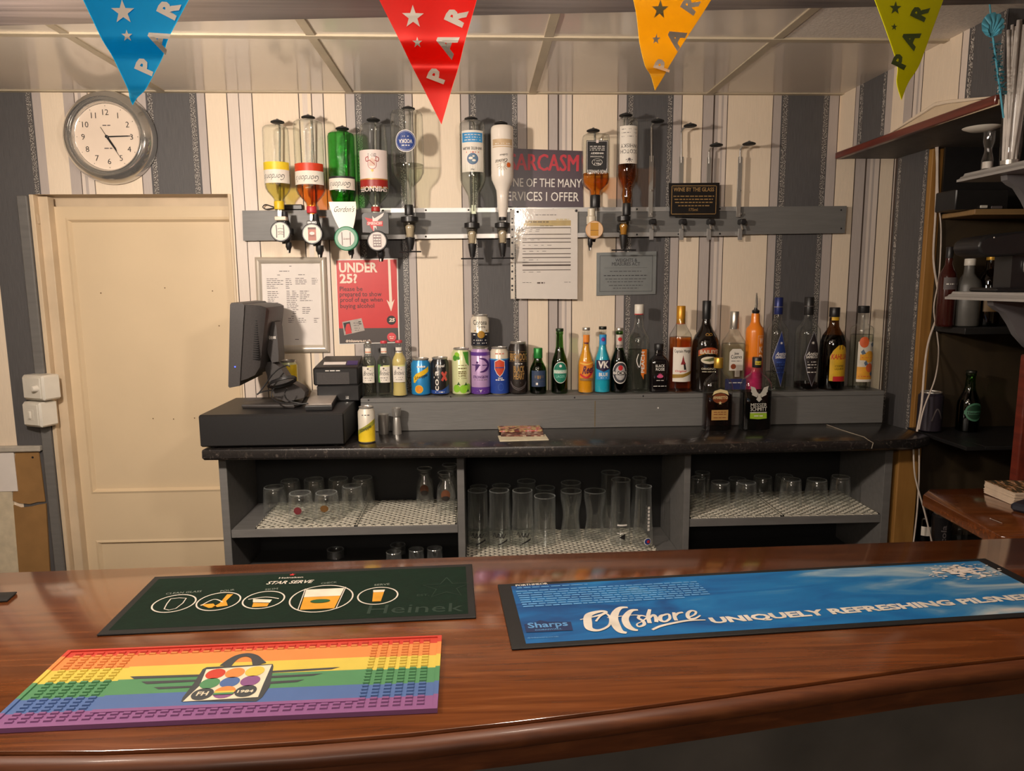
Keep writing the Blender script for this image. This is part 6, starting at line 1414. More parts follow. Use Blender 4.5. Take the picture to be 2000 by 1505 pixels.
# receipt printer
pq = [P(a, b, Y=yf + .23) for a, b in ((614, 752), (702, 752), (700, 716), (612, 717))]
c_ = sum(pq, Vector()) / 4
pt = thing('receipt_printer', 'black receipt printer with a strip of white paper at the back of the cash drawer', 'printer', (c_.x, yf + .268, ZD))
o = pt.location; W2 = (pq[1].x - pq[0].x) / 2; hz = pq[2].z - ZD
zfb = pq[0].z - ZD
MB().box((-W2, -.05, zfb), (W2, .075, hz), M_black, .005).build('casing', pt)
MB().box((-W2 + .01, -.047, .0005), (W2, .07, zfb - .0005), M_black, .003).build('stand', pt)
k = MB(); k.prism([(-W2 + .004, -.04, hz + .0005), (-W2 + .02, .06, hz + .026), (W2 - .004, .06, hz + .026), (W2 - .002, -.04, hz + .0005)], (0, .012, -.0002), M_till); k.build('lid', pt)
k = MB(); k.prism([(-W2 + .03, -.024, hz + .0060), (W2 - .045, -.024, hz + .0060), (W2 - .045, -.008, hz + .013), (-W2 + .03, -.008, hz + .013)], (0, -.001, .0012), M_paper); k.build('paper', pt)
k = MB(); k.prism([(W2 - .042, -.026, hz + .005), (W2 - .006, -.026, hz + .005), (W2 - .006, 0, hz + .0155), (W2 - .042, 0, hz + .0155)], (0, -.001, .0016), mat('violet_button', (70, 60, 110), .4)); k.build('feed_button', pt)
k = MB(); greek(k, -W2 * .45, W2 * .2, hz - .012, .003, M_wprint, flat(.0502), 1, word=(.012, .02)); k.build('maker_mark', pt)
k = MB(); k.prism([(-W2 + .012, -.0505, zfb + .004), (W2 - .03, -.0505, zfb + .004), (W2 - .03, -.0505, hz - .016), (-W2 + .012, -.0505, hz - .016)], (0, .0004, 0), M_till); k.build('front_cover', pt)
MB().box((W2 - .045, -.0485, .008), (W2 - .034, -.0474, .018), M_chrome, .0004).build('stand_catch', pt)
# yellow and green can peeping out behind the monitor
def c_yg(k, R, H, fc):
    rect(k, -R * 1.4, .42 * H, R * 1.4, .9 * H, mat('can_yellow_print', (222, 190, 42), .4), fc, 1, 20); disc(k, R * .2, .45 * H, R * .6, M_gprint, fc, 2, ry=.16 * H); disc(k, R * .1, .18 * H, R * .5, M_wprint, fc, 2, ry=.1 * H)
can('yellow and green can half hidden behind the till monitor', 563, 762, 703, 36, mat('can_pale_green', (206, 210, 160), .35, .1), c_yg, Y=2.43, Z=ZD)

# switches beside the door
def spur(name, label, px, py0, py1, wpx, knob):
    p = P(px, (py0 + py1) / 2, Y=YW); s = mpp(p); h = (py1 - py0) * s; r = thing(name, label, 'switch', (p.x, YW - .015, p.z), (0, 0, rad(-24)))
    w_ = wpx * s
    MB().box((-w_ * .55, -.052, -h / 2), (w_ * .55, .012, h / 2), M_white, .006).build('box', r)
    MB().box((-w_ * .46, -.0565, -h * .42), (w_ * .46, -.0522, h * .42), M_white, .002).build('face_plate', r)
    if knob:
        k = MB(); k.lathe([(.011, 0), (.010, .012), (.008, .016), (.002, .017)], M_white, 20, M=Matrix.Translation((w_ * .28, -.0565, 0)) @ Matrix.Rotation(pi / 2, 4, 'X')); k.build('knob', r)
    else: MB().box((-.006, -.062, -.013), (.006, -.0566, .013), M_white, .002).build('rocker', r); MB().box((-.017, -.0575, -.018), (.017, -.0566, .018), M_white, .001).build('switch_plate', r)
spur('dimmer_switch', 'white boxed switch with a round knob on the frame left of the door, upper', 98, 728, 776, 52, True)
spur('light_switch', 'white boxed rocker switch directly below the knob switch by the door', 96, 779, 827, 44, False)

# ------------------------------------------------------------------ glasses on the shelves
G_bar = glassy('bar_glass', (250, 251, 250), .8, ior=1.6, veil=.11)
G_rim = glassy('glass_rim', (214, 218, 214), .8, rough=.12, ior=2.2, veil=.55)  # strong veil paints the rim's highlight into its colour
G_etch = glassy('etched_glass', (214, 218, 214), .6, rough=.35, gl=.8)
def glass(name, label, cx, base, top, w, kind, zsh, grp, deco=None, back=None):
    b = P(cx, base, Z=zsh)
    if back: b = Vector((P(cx, top, Y=back).x, back, zsh))
    b.y = min(max(b.y, YC + .045), YCB - .045); b.x = P(cx, base, Y=b.y).x if not back else b.x
    s = mpp(b); H = P(cx, top, Y=b.y).z - zsh - .004; R = w / 2 * s
    r = thing(name, label, 'glass', (b.x, b.y, zsh + .0038), group=grp)
    T_ = {'tumbler': [(1, 0), (.96, .3), (.90, .7), (.86, .97), (.82, 1)], 'pint': [(1, 0), (1.0, .12), (.99, .42), (.93, .56), (.90, .75), (.92, .96), (.90, 1)], 'waist': [(1, 0), (.86, .2), (.74, .42), (.78, .6), (.95, .82), (1, .95), (.98, 1)], 'cone': [(1, 0), (.92, .25), (.80, .6), (.74, .9), (.76, 1)], 'straight': [(1, 0), (.97, .3), (.94, .7), (.95, 1)], 'goblet': [(.9, 0), (1, .15), (1.0, .45), (.85, .68), (.55, .8), (.5, .9), (.85, .97), (.85, 1)]}[kind]
    if kind in ('tumbler', 'goblet'):  # turned upside down, thick base uppermost
        outer = [(a * R, z * H) for a, z in T_]; inner = [((a - .09) * R, max(0, (z * .90)) * H) for a, z in T_][::-1]
        k = MB(); k.lathe(outer + [(.0008, H)], G_bar, 28, cap=False); k.lathe([(.0008, H * .89)] + inner, G_bar, 28, cap=False)
        k.lathe([(R * .985, .0004), (R * 1.0, .0012), (R * .985, .0022), (R * .91, .0022), (R * .90, .0006)], G_bar, 28, cap=False); k.build('bowl', r)
    else:
        outer = [(.0008, 0)] + [(a * R, z * H) for a, z in T_]; inner = [((a - .07) * R, (.05 + z * .95) * H) for a, z in T_][::-1] + [(.0008, .05 * H)]
        k = MB(); k.lathe(outer, G_bar, 28, cap=False); k.lathe(inner, G_bar, 28, cap=False); k.build('bowl', r)
    k = MB(); zr = H if kind != 'tumbler' else H - .0005; rr = T_[-1][0] * R
    k.tube([(rr * .96 * cos(a), rr * .96 * sin(a), zr) for a in [2 * pi * i / 24 for i in range(24)]], .0016, G_rim, 6, True); k.build('rim', r)
    if deco: k = MB(); deco(k, R, H, cyl(R * 1.005)); k.build('print', r)
    if deco and hasattr(k, 'neck'): k.neck.build('badge', r)
    return r
gL, gM, gR, gB = 'tumblers on the left cabinet shelf', 'tall beer glasses in the middle bay', 'tumblers on the right cabinet shelf', 'glasses on the lower left shelf'
g1 = lambda k, R, H, fc: disc(k, 0, .5 * H, R * .3, mat('dim_red_logo', (110, 40, 46), .5), fc, 1, ry=.13 * H, n=16)
g2 = lambda k, R, H, fc: disc(k, 0, .55 * H, R * .32, mat('dim_brown_logo', (104, 72, 34), .5), fc, 1, ry=.12 * H, n=16)
glass('tumbler', 'clear upturned tumbler at the front of the left shelf, left of the pair', 589, 1019, 962, 50, 'tumbler', zs1, gL, g1)
glass('tumbler', 'clear upturned tumbler at the front of the left shelf, right of the pair', 640, 1017, 961, 50, 'tumbler', zs1, gL, g2)
glass('tumbler', 'clear upturned tumbler, leftmost on the left shelf, nearest the side panel', 538, 1004, 950, 46, 'tumbler', zs1, gL)
glass('tumbler', 'clear upturned tumbler just behind and right of the front pair on the left shelf', 690, 1005, 948, 45, 'tumbler', zs1, gL)
for cx, top, w, wd in ((566, 938, 42, 'leftmost'), (613, 935, 44, 'second from left'), (661, 934, 44, 'third from left'), (708, 932, 46, 'rightmost')):
    glass('tumbler', 'clear upturned tumbler in the back row of the left shelf, %s of four' % wd, cx, 990, top, w, 'tumbler', zs1, gL, back=2.425)
M_oldg = mat('dull_orange_logo', (104, 62, 38), .5)
g3 = lambda k, R, H, fc: (disc(k, 0, .5 * H, R * .5, M_oldg, fc, 1, ry=.13 * H, n=18), disc(k, 0, .42 * H, R * .45, mat('dark_logo', (40, 34, 30), .5), fc, 2, ry=.06 * H, n=14))
glass('stemmed_beer_glass', 'narrow upturned logo glass on the left shelf, left of the divider group', 829, 992, 914, 34, 'goblet', zs1, gL, g3, back=2.40)
glass('stemmed_beer_glass', 'narrow upturned logo glass on the left shelf, front one beside the divider', 872, 1003, 922, 36, 'goblet', zs1, gL, g3)
glass('stemmed_beer_glass', 'narrow upturned logo glass on the left shelf, behind the one beside the divider', 878, 985, 907, 34, 'goblet', zs1, gL, back=2.43)
for cx, top, wd in ((769, 1077, 'front left'), (777, 1063, 'back left'), (813, 1072, 'middle'), (849, 1070, 'right')):
    glass('small_glass', 'small upright glass on the lower left shelf, %s' % wd, cx, 1120, top, 31, 'straight', zlow, gB, back=2.33 if top > 1069 else 2.42)
glass('small_glass', 'small glass alone in the shadows at the centre of the lower left shelf', 655, 1120, 1072, 34, 'straight', zlow, gB, back=2.40)
M_fr = G_etch
def etched(k, R, H, fc):
    rect(k, -R * 1.5, .04 * H, R * 1.5, .36 * H, G_etch, fc, 1, 20); ribbon(k, [(-R * .6, .22 * H), (-R * .45, .29 * H), (-R * .3, .2 * H), (-R * .1, .28 * H), (0, .2 * H), (R * .2, .27 * H), (R * .3, .19 * H), (R * .55, .27 * H)], .0022, M_ink, fc, 2); poly(k, [(-R * .2, .06 * H), (R * .7, .13 * H), (R * .75, .17 * H), (-R * .1, .09 * H)], M_ink, fc, 2)
def tallp(col): 
    def f(k, R, H, fc):
        rect(k, -R * .5, .32 * H, R * .5, .345 * H, M_wprint, fc, 1, 8); poly(k, [(-R * .3, .14 * H), (R * .3, .20 * H), (R * .3, .10 * H)], M_ink, fc, 1); greek(k, -R * .5, R * .5, .2 * H, .003, M_wprint, fc, 1)
    return f
def amst(k, R, H, fc):
    [rect(k, R * .2, (.30 + .06 * q) * H, R * .42, (.345 + .06 * q) * H, M_wprint, fc, 1, 3) for q in range(7)]; disc(k.nk(), R * .25, .12 * H, R * .36, M_wprint, fc, 1); disc(k.nk(), R * .25, .12 * H, R * .30, M_blue, fc, 2); disc(k.nk(), R * .3, .12 * H, R * .15, M_red, fc, 3)
F_ = [(934, 1066, 957, 42, 'pint', etched, 'pint glass with ribbed lower half, front row beside the left divider'), (976, 1066, 957, 43, 'pint', etched, 'pint glass with ribbed lower half, second in the front row'), (1021, 1064, 957, 43, 'pint', etched, 'pint glass with ribbed lower half, third in the front row'), (1064, 1062, 968, 44, 'straight', None, 'plain straight glass, shortest in the front row of the middle bay'), (1115, 1053, 958, 42, 'waist', None, 'waisted beer glass in the front row, left of the waisted pair'), (1161, 1053, 958, 43, 'waist', None, 'waisted beer glass in the front row, right of the waisted pair'), (1211, 1062, 936, 39, 'straight', tallp(0), 'tall slim lager glass with white print in the front row of the middle bay'), (1255, 1066, 949, 41, 'cone', amst, 'tall cone shaped glass with round blue badge, rightmost front row')]
for cx, b, t, w_, kd, dc, lb in F_: glass('beer_glass', lb, cx, b, t, w_, kd, zs2, gM, dc)
for cx, t, w_, kd, wd in ((935, 950, 38, 'pint', 'beside the left divider'), (979, 948, 40, 'pint', 'second from the left divider'), (1028, 939, 38, 'straight', 'third from the left divider'), (1065, 952, 40, 'straight', 'behind the shortest glass'), (1115, 942, 40, 'waist', 'behind the waisted pair'), (1193, 922, 39, 'straight', 'tallest one'), (1249, 933, 36, 'cone', 'rightmost')):
    glass('beer_glass', 'beer glass in the back row of the middle bay, %s' % wd, cx, 1030, t, w_, kd, zs2, gM, back=2.437)
for cx, b, t, w_, lb in ((1362, 996, 932, 32, 'upturned tumbler on the right shelf, half hidden by the divider'), (1405, 991, 941, 42, 'upturned tumbler at the front of the right shelf, second from the divider'), (1456, 992, 941, 43, 'upturned tumbler at the front of the right shelf, third from the divider'), (1543, 986, 935, 43, 'upturned tumbler in the middle of the right shelf'), (1593, 984, 936, 44, 'upturned tumbler second from the right on the right shelf'), (1639, 985, 930, 40, 'upturned tumbler rightmost on the right shelf')):
    glass('tumbler', 'clear ' + lb, cx, b, t, w_, 'tumbler', zs3, gR)
for cx, t, w_, wd in ((1372, 922, 34, 'nearest the divider'), (1440, 934, 40, 'second from the divider'), (1490, 930, 40, 'third from the divider'), (1532, 928, 38, 'fourth from the divider')):
    glass('tumbler', 'clear upturned tumbler in the back row of the right shelf, %s' % wd, cx, 975, t, w_, 'tumbler', zs3, gR, back=2.425)
# ------------------------------------------------------------------ bar mats on the counter
def mat_frame(tl, tr, br, th):
    """rectangle on the counter from three pixel corners; returns location, angle, length, width and a pixel->mat mapping"""
    a, b, c = P(*tl, Z=ZC + th), P(*tr, Z=ZC + th), P(*br, Z=ZC + th)
    u = (b - a); u.z = 0; L = u.length; u.normalize(); v = Vector((-u.y, u.x, 0)); Wd = abs((c - b).dot(v))
    o = a + u * (L / 2) - v * Wd                # near edge centre
    def uv(px, py): p = P(px, py, Z=ZC + th) - o; return p.dot(u), p.dot(v)
    return o, math.atan2(u.y, u.x), L, Wd, uv
def onmat(th): return lambda u, v, h=0: Vector((u, v, th + h))
ang = lambda a, b: math.atan2(b[1] - a[1], b[0] - a[0])
def T3(k, s, uv, p0, p1, ht, mt, f, h=2, **kw):
    """lettering from pixel p0 to pixel p1 along the baseline"""
    a, b = uv(*p0), uv(*p1); c = ((a[0] + b[0]) / 2, (a[1] + b[1]) / 2); text(k, s, c[0], c[1], math.dist(a, b), ht, mt, f, h, rot=ang(a, b), **kw)

# dark green runner
th = .004
o, an, L, Wd, uv = mat_frame((302, 1125), (922, 1100), (919, 1204), th)
r = thing('bar_runner', 'dark green printed bar runner with white circles on the counter', 'bar mat', (o.x, o.y, ZC + .0003), (0, 0, an))
MB().box((-L / 2, 0, 0), (L / 2, Wd, th - .0008), M_rubber, .001).build('rubber_base', r)
fm = onmat(th - .0006); k = MB(); e = .012
M_fg = mat('forest_green_nylon', (10, 32, 22), .7, var=.15, scale=60, bump=.1, spec=.2); wp = mat('runner_white', (206, 198, 186), .7)
k.prism([fm(-L / 2 + e, e), fm(L / 2 - e, e), fm(L / 2 - e, Wd - e), fm(-L / 2 + e, Wd - e)], (0, 0, -.0001), M_fg)
T3(k, 'STAR SERVE', uv, (519, 1141), (608, 1138), .0125, wp, fm, 2, bold=.02, shear=.25)
a_ = uv(568, 1129); text(k, 'Heineken', a_[0], a_[1], .042, .006, wp, fm, 2, bold=.01); star(k, uv(571, 1122)[0], uv(571, 1122)[1], .006, M_red, fm, 2)
am = mat('beer_amber_print', (206, 146, 40), .6); fo = mat('foam_print', (216, 206, 188), .6)
def ring(px, py, rpx, rr): c = uv(px, py); R = rpx; disc(k, c[0], c[1], R, wp, fm, 2, r0=R - .0025, n=40); return c
for (px, py, R, nm) in ((340, 1178, .034, 0), (427, 1174, .035, 1), (515, 1171, .034, 2), (628, 1168, .052, 3), (738, 1163, .034, 4)):
    c = ring(px, py, R, 0)
    if nm == 0:
        for q in ([(-.012, .018), (-.008, -.020), (.010, -.020), (.013, .018), (-.012, .018)],): ribbon(k, [(c[0] + x, c[1] + y) for x, y in q], .0018, wp, fm, 2, 2)
    elif nm == 1:
        poly(k, [(c[0] + x, c[1] + y) for x, y in ((.006, .026), (.016, .026), (.012, 0), (.020, -.018), (-.004, -.024), (.004, -.008))], am, fm, 2); ribbon(k, [(c[0] - .024, c[1] - .014), (c[0] - .010, c[1] + .008), (c[0] + .008, c[1] - .004)], .0022, wp, fm, 2); poly(k, [(c[0] + x, c[1] + y) for x, y in ((-.026, -.010), (-.008, -.024), (.004, -.022), (-.006, -.008))], am, fm, 2)
    elif nm == 2:
        poly(k, [(c[0] + x, c[1] + y) for x, y in ((-.014, -.010), (.012, -.014), (.012, -.026), (-.012, -.026))], am, fm, 2); poly(k, [(c[0] + x, c[1] + y) for x, y in ((-.018, .004), (.014, -.002), (.013, -.013), (-.015, -.009))], fo, fm, 3); ribbon(k, [(c[0] - .026, c[1] + .004), (c[0], c[1] + .010), (c[0] + .024, c[1] + .002)], .0022, wp, fm, 2)
    elif nm == 3:
        poly(k, [(c[0] + x, c[1] + y) for x, y in ((-.030, .008), (.030, .008), (.027, -.040), (-.027, -.040))], am, fm, 2); poly(k, [(c[0] + x, c[1] + y) for x, y in ((-.032, .036), (.032, .036), (.030, .006), (-.030, .006))], fo, fm, 3); disc(k, c[0], c[1] - .012, .016, mat('badge_green', (30, 80, 44), .6), fm, 4, ry=.007)
        ribbon(k, [(c[0] - .034, c[1] + .040), (c[0] - .030, c[1] - .042)], .0015, wp, fm, 3); ribbon(k, [(c[0] + .034, c[1] + .040), (c[0] + .030, c[1] - .042)], .0015, wp, fm, 3)
    else:
        poly(k, [(c[0] + x, c[1] + y) for x, y in ((-.009, .014), (.009, .014), (.007, -.022), (-.007, -.022))], am, fm, 2); poly(k, [(c[0] + x, c[1] + y) for x, y in ((-.010, .022), (.010, .022), (.009, .013), (-.009, .013))], fo, fm, 3)
gp = mat('runner_grey_print', (120, 128, 118), .7)
for s, p0, p1 in (('CLEAN GLASS', (323, 1161), (393, 1156)), ('POUR', (430, 1156), (458, 1153)), ('SKIM', (517, 1153), (542, 1151)), ('CHECK', (627, 1141), (658, 1138)), ('SERVE', (731, 1144), (761, 1142))): T3(k, s, uv, p0, p1, .007, gp, fm, 2, bold=.005)
dg = mat('embossed_green', (27, 48, 38), .7)
T3(k, 'Heinek', uv, (716, 1198), (905, 1193), .030, dg, fm, 1, bold=.0)
c = uv(872, 1147); pts_ = [(c[0] + (.042 if i % 2 == 0 else .018) * cos(pi / 2 + i * pi / 5), c[1] + (.042 if i % 2 == 0 else .018) * sin(pi / 2 + i * pi / 5)) for i in range(11)]; ribbon(k, pts_, .0018, dg, fm, 2, 1); T3(k, 'EST.', uv, (814, 1164), (838, 1163), .007, dg, fm, 2)
k.build('printed_top', r)

# blue runner
o, an, L, Wd, uv = mat_frame((972, 1140), (1924, 1089), (2078, 1204), th)
Wd = abs((P(990, 1266, Z=ZC + th) - P(972, 1140, Z=ZC + th)).dot(Vector((-sin(an), cos(an), 0)))); a_ = P(972, 1140, Z=ZC + th); u_ = Vector((cos(an), sin(an), 0)); v_ = Vector((-sin(an), cos(an), 0)); o = a_ + u_ * (L / 2) - v_ * Wd
def uv(px, py, o=o, u_=u_, v_=v_): p = P(px, py, Z=ZC + th) - o; return p.dot(u_), p.dot(v_)
r = thing('bar_runner', 'long blue sea patterned bar runner with white lettering on the counter', 'bar mat', (o.x, o.y, ZC + .0003), (0, 0, an))
MB().box((-L / 2, 0, 0), (L / 2, Wd, th - .0008), M_rubber, .001).build('rubber_base', r)
def sea():
    m = bpy.data.materials.new('sea_print'); m.use_nodes = True; nt = m.node_tree; N = nt.nodes; LK = nt.links; b = N['Principled BSDF']; b.inputs['Roughness'].default_value = .55
    tc = N.new('ShaderNodeTexCoord'); mp = N.new('ShaderNodeMapping'); mp.inputs['Scale'].default_value = (3.2, 11, 1); mp.inputs['Rotation'].default_value = (0, 0, rad(-9))
    n = N.new('ShaderNodeTexNoise'); n.inputs['Scale'].default_value = 1.6; n.inputs['Detail'].default_value = 9; n.inputs['Distortion'].default_value = 1.2
    sx = N.new('ShaderNodeSeparateXYZ'); mr = N.new('ShaderNodeMapRange'); mr.inputs[1].default_value = -L / 2; mr.inputs[2].default_value = L / 2; mr.inputs[3].default_value = -.16; mr.inputs[4].default_value = .25
    ad = N.new('ShaderNodeMath'); ad.operation = 'ADD'; rp = N.new('ShaderNodeValToRGB'); e = rp.color_ramp.elements
    st_ = [(.30, (8, 66, 122)), (.46, (10, 90, 150)), (.58, (18, 104, 162)), (.68, (60, 120, 164)), (.82, (140, 164, 178)), (.95, (200, 190, 182))]
    while len(e) < len(st_): e.new(.5)
    for i, (p, c) in enumerate(st_): e[i].position = p; e[i].color = lin(c)
    LK.new(tc.outputs['Object'], mp.inputs[0]); LK.new(mp.outputs[0], n.inputs['Vector']); LK.new(tc.outputs['Object'], sx.inputs[0]); LK.new(sx.outputs[0], mr.inputs[0])
    LK.new(n.outputs['Fac'], ad.inputs[0]); LK.new(mr.outputs[0], ad.inputs[1]); LK.new(ad.outputs[0], rp.inputs[0]); LK.new(rp.outputs[0], b.inputs['Base Color']); return m
M_sea = sea(); k = MB(); e = .011
k.prism([fm(-L / 2 + e * 2, e), fm(L / 2 - e * 2, e), fm(L / 2 - e * 2, Wd - e), fm(-L / 2 + e * 2, Wd - e)], (0, 0, -.0001), M_sea)
T3(k, 'UNIQUELY REFRESHING PILSNER', uv, (1392, 1217), (2032, 1168), .0185, wp, fm, 2, bold=.045)
# hand lettered word
SN = [2]
def S_(pts, wd): SN[0] += .06; ribbon(k, [(*uv(x, y), *( [w] if w else [])) for x, y, w in pts], wd * .82, wp, fm, SN[0], 8)
S_([(1133, 1210, .3), (1160, 1204, .6), (1178, 1199, .8), (1183, 1195, .9), (1172, 1194, 1), (1150, 1201, 1.6), (1148, 1216, 1.9), (1152, 1228, 1.5), (1170, 1231, .8), (1189, 1222, .6), (1192, 1208, .6), (1184, 1199, .5), (1172, 1204, .5), (1164, 1214, .5)], .0085)
S_([(1226, 1186, .7), (1212, 1187, 1.1), (1203, 1195, 1.6), (1199, 1208, 1.9), (1204, 1223, 1.9), (1212, 1233, 1.4), (1224, 1236, .8)], .0085)
S_([(1246, 1191, .7), (1234, 1192, 1.1), (1226, 1199, 1.5), (1221, 1209, 1.7), (1226, 1222, 1.7), (1236, 1229, 1.3), (1246, 1231, .7)], .008)
S_([(1186, 1206, .5), (1200, 1205, .5), (1216, 1203, .5), (1240, 1201, .5), (1254, 1203, .8)], .005)
S_([(1262, 1204, .8), (1251, 1202, 1), (1247, 1207, 1.2), (1256, 1213, 1.3), (1258, 1220, 1.3), (1248, 1224, 1), (1244, 1219, .6), (1254, 1214, .6), (1264, 1206, .8)], .005)
S_([(1269, 1190, 1), (1266, 1204, 1.3), (1269, 1217, 1.3)], .0062); S_([(1268, 1208, .6), (1276, 1201, 1), (1281, 1206, 1.2), (1282, 1215, 1.2)], .0062)
S_([(1302, 1200, .8), (1291, 1203, 1.2), (1290, 1211, 1.3), (1299, 1214, 1), (1308, 1208, .9), (1306, 1200, .8), (1298, 1200, .6)], .0062)
S_([(1316, 1196, 1), (1318, 1206, 1.2), (1321, 1212, 1.1)], .0062); S_([(1318, 1205, .6), (1324, 1198, 1), (1334, 1196, 1)], .0058)
S_([(1344, 1206, .5), (1356, 1201, .7), (1359, 1195, .8), (1350, 1193, 1), (1343, 1199, 1.2), (1346, 1208, 1.2), (1358, 1208, .8), (1368, 1202, .5)], .0062)
S_([(1274, 1230, .9), (1290, 1223, 1.1), (1315, 1217, 1.1), (1345, 1212, 1), (1378, 1211, .5)], .0058)
# little brewery badge and small print
nb = mat('runner_navy', (26, 44, 84), .6); bt = mat('runner_soft_blue', (86, 140, 190), .6)
poly(k, [uv(*p) for p in ((1028, 1235), (1024, 1219), (1040, 1217), (1055, 1211), (1070, 1214), (1115, 1214), (1119, 1231))], nb, fm, 2)
T3(k, 'Sharps', uv, (1032, 1227), (1110, 1222), .0165, bt, fm, 3, bold=.02); T3(k, 'CORNWALL', uv, (1045, 1232), (1098, 1229), .004, bt, fm, 3)
T3(k, 'drinkaware.co.uk', uv, (1030, 1247), (1092, 1244), .004, bt, fm, 2, bold=.02); T3(k, 'PORTHMEOR', uv, (1008, 1145), (1070, 1141), .007, wp, fm, 2, bold=.03)
a_, b_ = uv(1010, 1149), uv(1148, 1142); greek(k, a_[0], b_[0], a_[1], .0035, bt, fm, 2, word=(.008, .02))
for i in range(8):
    a_, b_ = uv(1008 + i * 2, 1155.5 + i * 4.2), uv(1330, 1138 + i * 4); greek(k, a_[0], a_[0] + .315 * (1 if i < 7 else .85), a_[1] - .0012, .0042, bt, fm, 2, word=(.006, .02), gap=.0025)
# foam of a breaking wave
fw = mat('foam_white', (222, 210, 200), .6); c = uv(1880, 1116); rg = random.Random(8)
for i in range(120):
    a = rg.uniform(0, 2 * pi); q = rg.random() ** .6; x, y = c[0] + q * .075 * cos(a), c[1] + q * .034 * sin(a); R = rg.uniform(.0018, .0065) * (1.3 - q); ca = rg.uniform(-.5, .2)
    pp = [(R * 1.9 * rg.uniform(.6, 1) * cos(t), R * rg.uniform(.5, 1) * sin(t)) for t in [2 * pi * j / 7 for j in range(7)]]
    poly(k, [(x + m * cos(ca) - n_ * sin(ca), y + m * sin(ca) + n_ * cos(ca)) for m, n_ in pp], fw, fm, 2 + i * .03)
k.build('printed_top', r)

# rainbow spill mat
th2 = .0062
o, an, L, Wd, uv = mat_frame((133, 1269), (863, 1240), (851, 1383), th2)
r = thing('spill_mat', 'ribbed rainbow striped rubber spill mat with a bag emblem on the counter', 'bar mat', (o.x, o.y, ZC + .0003), (0, 0, an))
RB = [mat('mat_' + n_, c_, .5, var=.03) for n_, c_ in (('purple', (130, 82, 130)), ('blue', (74, 102, 154)), ('green', (76, 132, 90)), ('yellow', (206, 184, 78)), ('orange', (212, 132, 70)), ('red', (190, 62, 48)))]
bounds = [uv(700, y)[1] for y in (1391, 1367, 1333, 1308, 1284, 1258, 1247)]
def vpx(px, py): return uv(px, py)[1]
bounds = [0, vpx(640, 1364), vpx(620, 1339), vpx(620, 1310), vpx(620, 1286), vpx(620, 1262), Wd]
def band(v):
    for i in range(6):
        if v < bounds[i + 1]: return i
    return 5
base_h = .0042
k = MB()
for i in range(6):
    k.box((-L / 2, bounds[i], 0), (L / 2, bounds[i + 1], base_h), RB[i])
# raised rim
for i in range(6):
    for sx in (-1, 1): k.box((sx * L / 2, bounds[i] + (.005 if i == 0 else 0), base_h), (sx * (L / 2 - .006), bounds[i + 1] - (.004 if i == 5 else 0), th2), RB[i])
k.box((-L / 2, 0, base_h), (L / 2, .005, th2), RB[0]); k.box((-L / 2, Wd - .004, base_h), (L / 2, Wd, th2), RB[5])
# flat centre panel frame line
uL, uR = uv(238, 1300)[0], uv(705, 1290)[0]; uL = -L / 2 + L * .205; uR = L / 2 - L * .185
# studs
nx_, ny_ = 34, 22
for i in range(nx_):
    for j in range(ny_):
        u = -L / 2 + .014 + (L - .028) * (i + .5) / nx_; v = .010 + (Wd - .018) * (j + .5) / ny_
        if uL < u < uR and 2 <= j < ny_ - 2: continue
        du, dv = (L / nx_) * .31, (Wd / ny_) * .27; m_ = RB[band(v)]
        vs = [(u - du, v - dv, base_h), (u + du, v - dv, base_h), (u + du, v + dv, base_h), (u - du, v + dv, base_h), (u - du * .85, v - dv * .75, th2), (u + du * .85, v - dv * .75, th2), (u + du * .85, v + dv * .75, th2), (u - du * .85, v + dv * .75, th2)]
        k.add(vs, [(4, 5, 6, 7), (0, 1, 5, 4), (1, 2, 6, 5), (2, 3, 7, 6), (3, 0, 4, 7)], m_, False)
vlo, vhi = .010 + (Wd - .018) * 2 / ny_, .010 + (Wd - .018) * (ny_ - 2) / ny_
for i in range(6):
    a, b = max(bounds[i], vlo), min(bounds[i + 1], vhi)
    if b > a: k.box((uL, a, base_h), (uR, b, base_h + .0015), RB[i])
k.build('rubber_mat', r)
zc_ = base_h + .0016; fb = lambda u, v, h=0: Vector((u, v, zc_ + h)); k = MB()
M_slt = mat('slate_print', (62, 66, 70), .5); M_ivory = mat('ivory_print', (216, 206, 182), .5)
def uvb(px, py): p = P(px, py, Z=ZC + zc_) - o; return p.dot(Vector((cos(an), sin(an), 0))), p.dot(Vector((-sin(an), cos(an), 0)))
poly(k, [uvb(*p) for p in ((354, 1370), (357, 1362), (378, 1335), (396, 1307), (404, 1303), (533, 1297), (534, 1302), (527, 1340), (512, 1362), (500, 1370))], M_slt, fb, 1)
poly(k, [uvb(*p) for p in ((357, 1371), (390, 1340), (403, 1308), (531, 1299), (515, 1335), (504, 1362))], M_ivory, fb, 2)
ribbon(k, [(*uvb(440, 1301), 1.3), (*uvb(452, 1290), 1), (*uvb(466, 1282), .8), (*uvb(483, 1279), .7), (*uvb(497, 1283), .8), (*uvb(503, 1291), 1.1), (*uvb(507, 1298), 1.4)], .013, M_slt, fb, 1)
for i, (px, py) in enumerate(((421, 1317), (459, 1315), (498, 1312), (410, 1335.5), (449, 1333), (489, 1330.5))):
    c = uvb(px, py); disc(k, c[0], c[1], .0125, (RB[5], RB[4], RB[3], RB[2], RB[1], RB[0])[i], fb, 3, n=24)
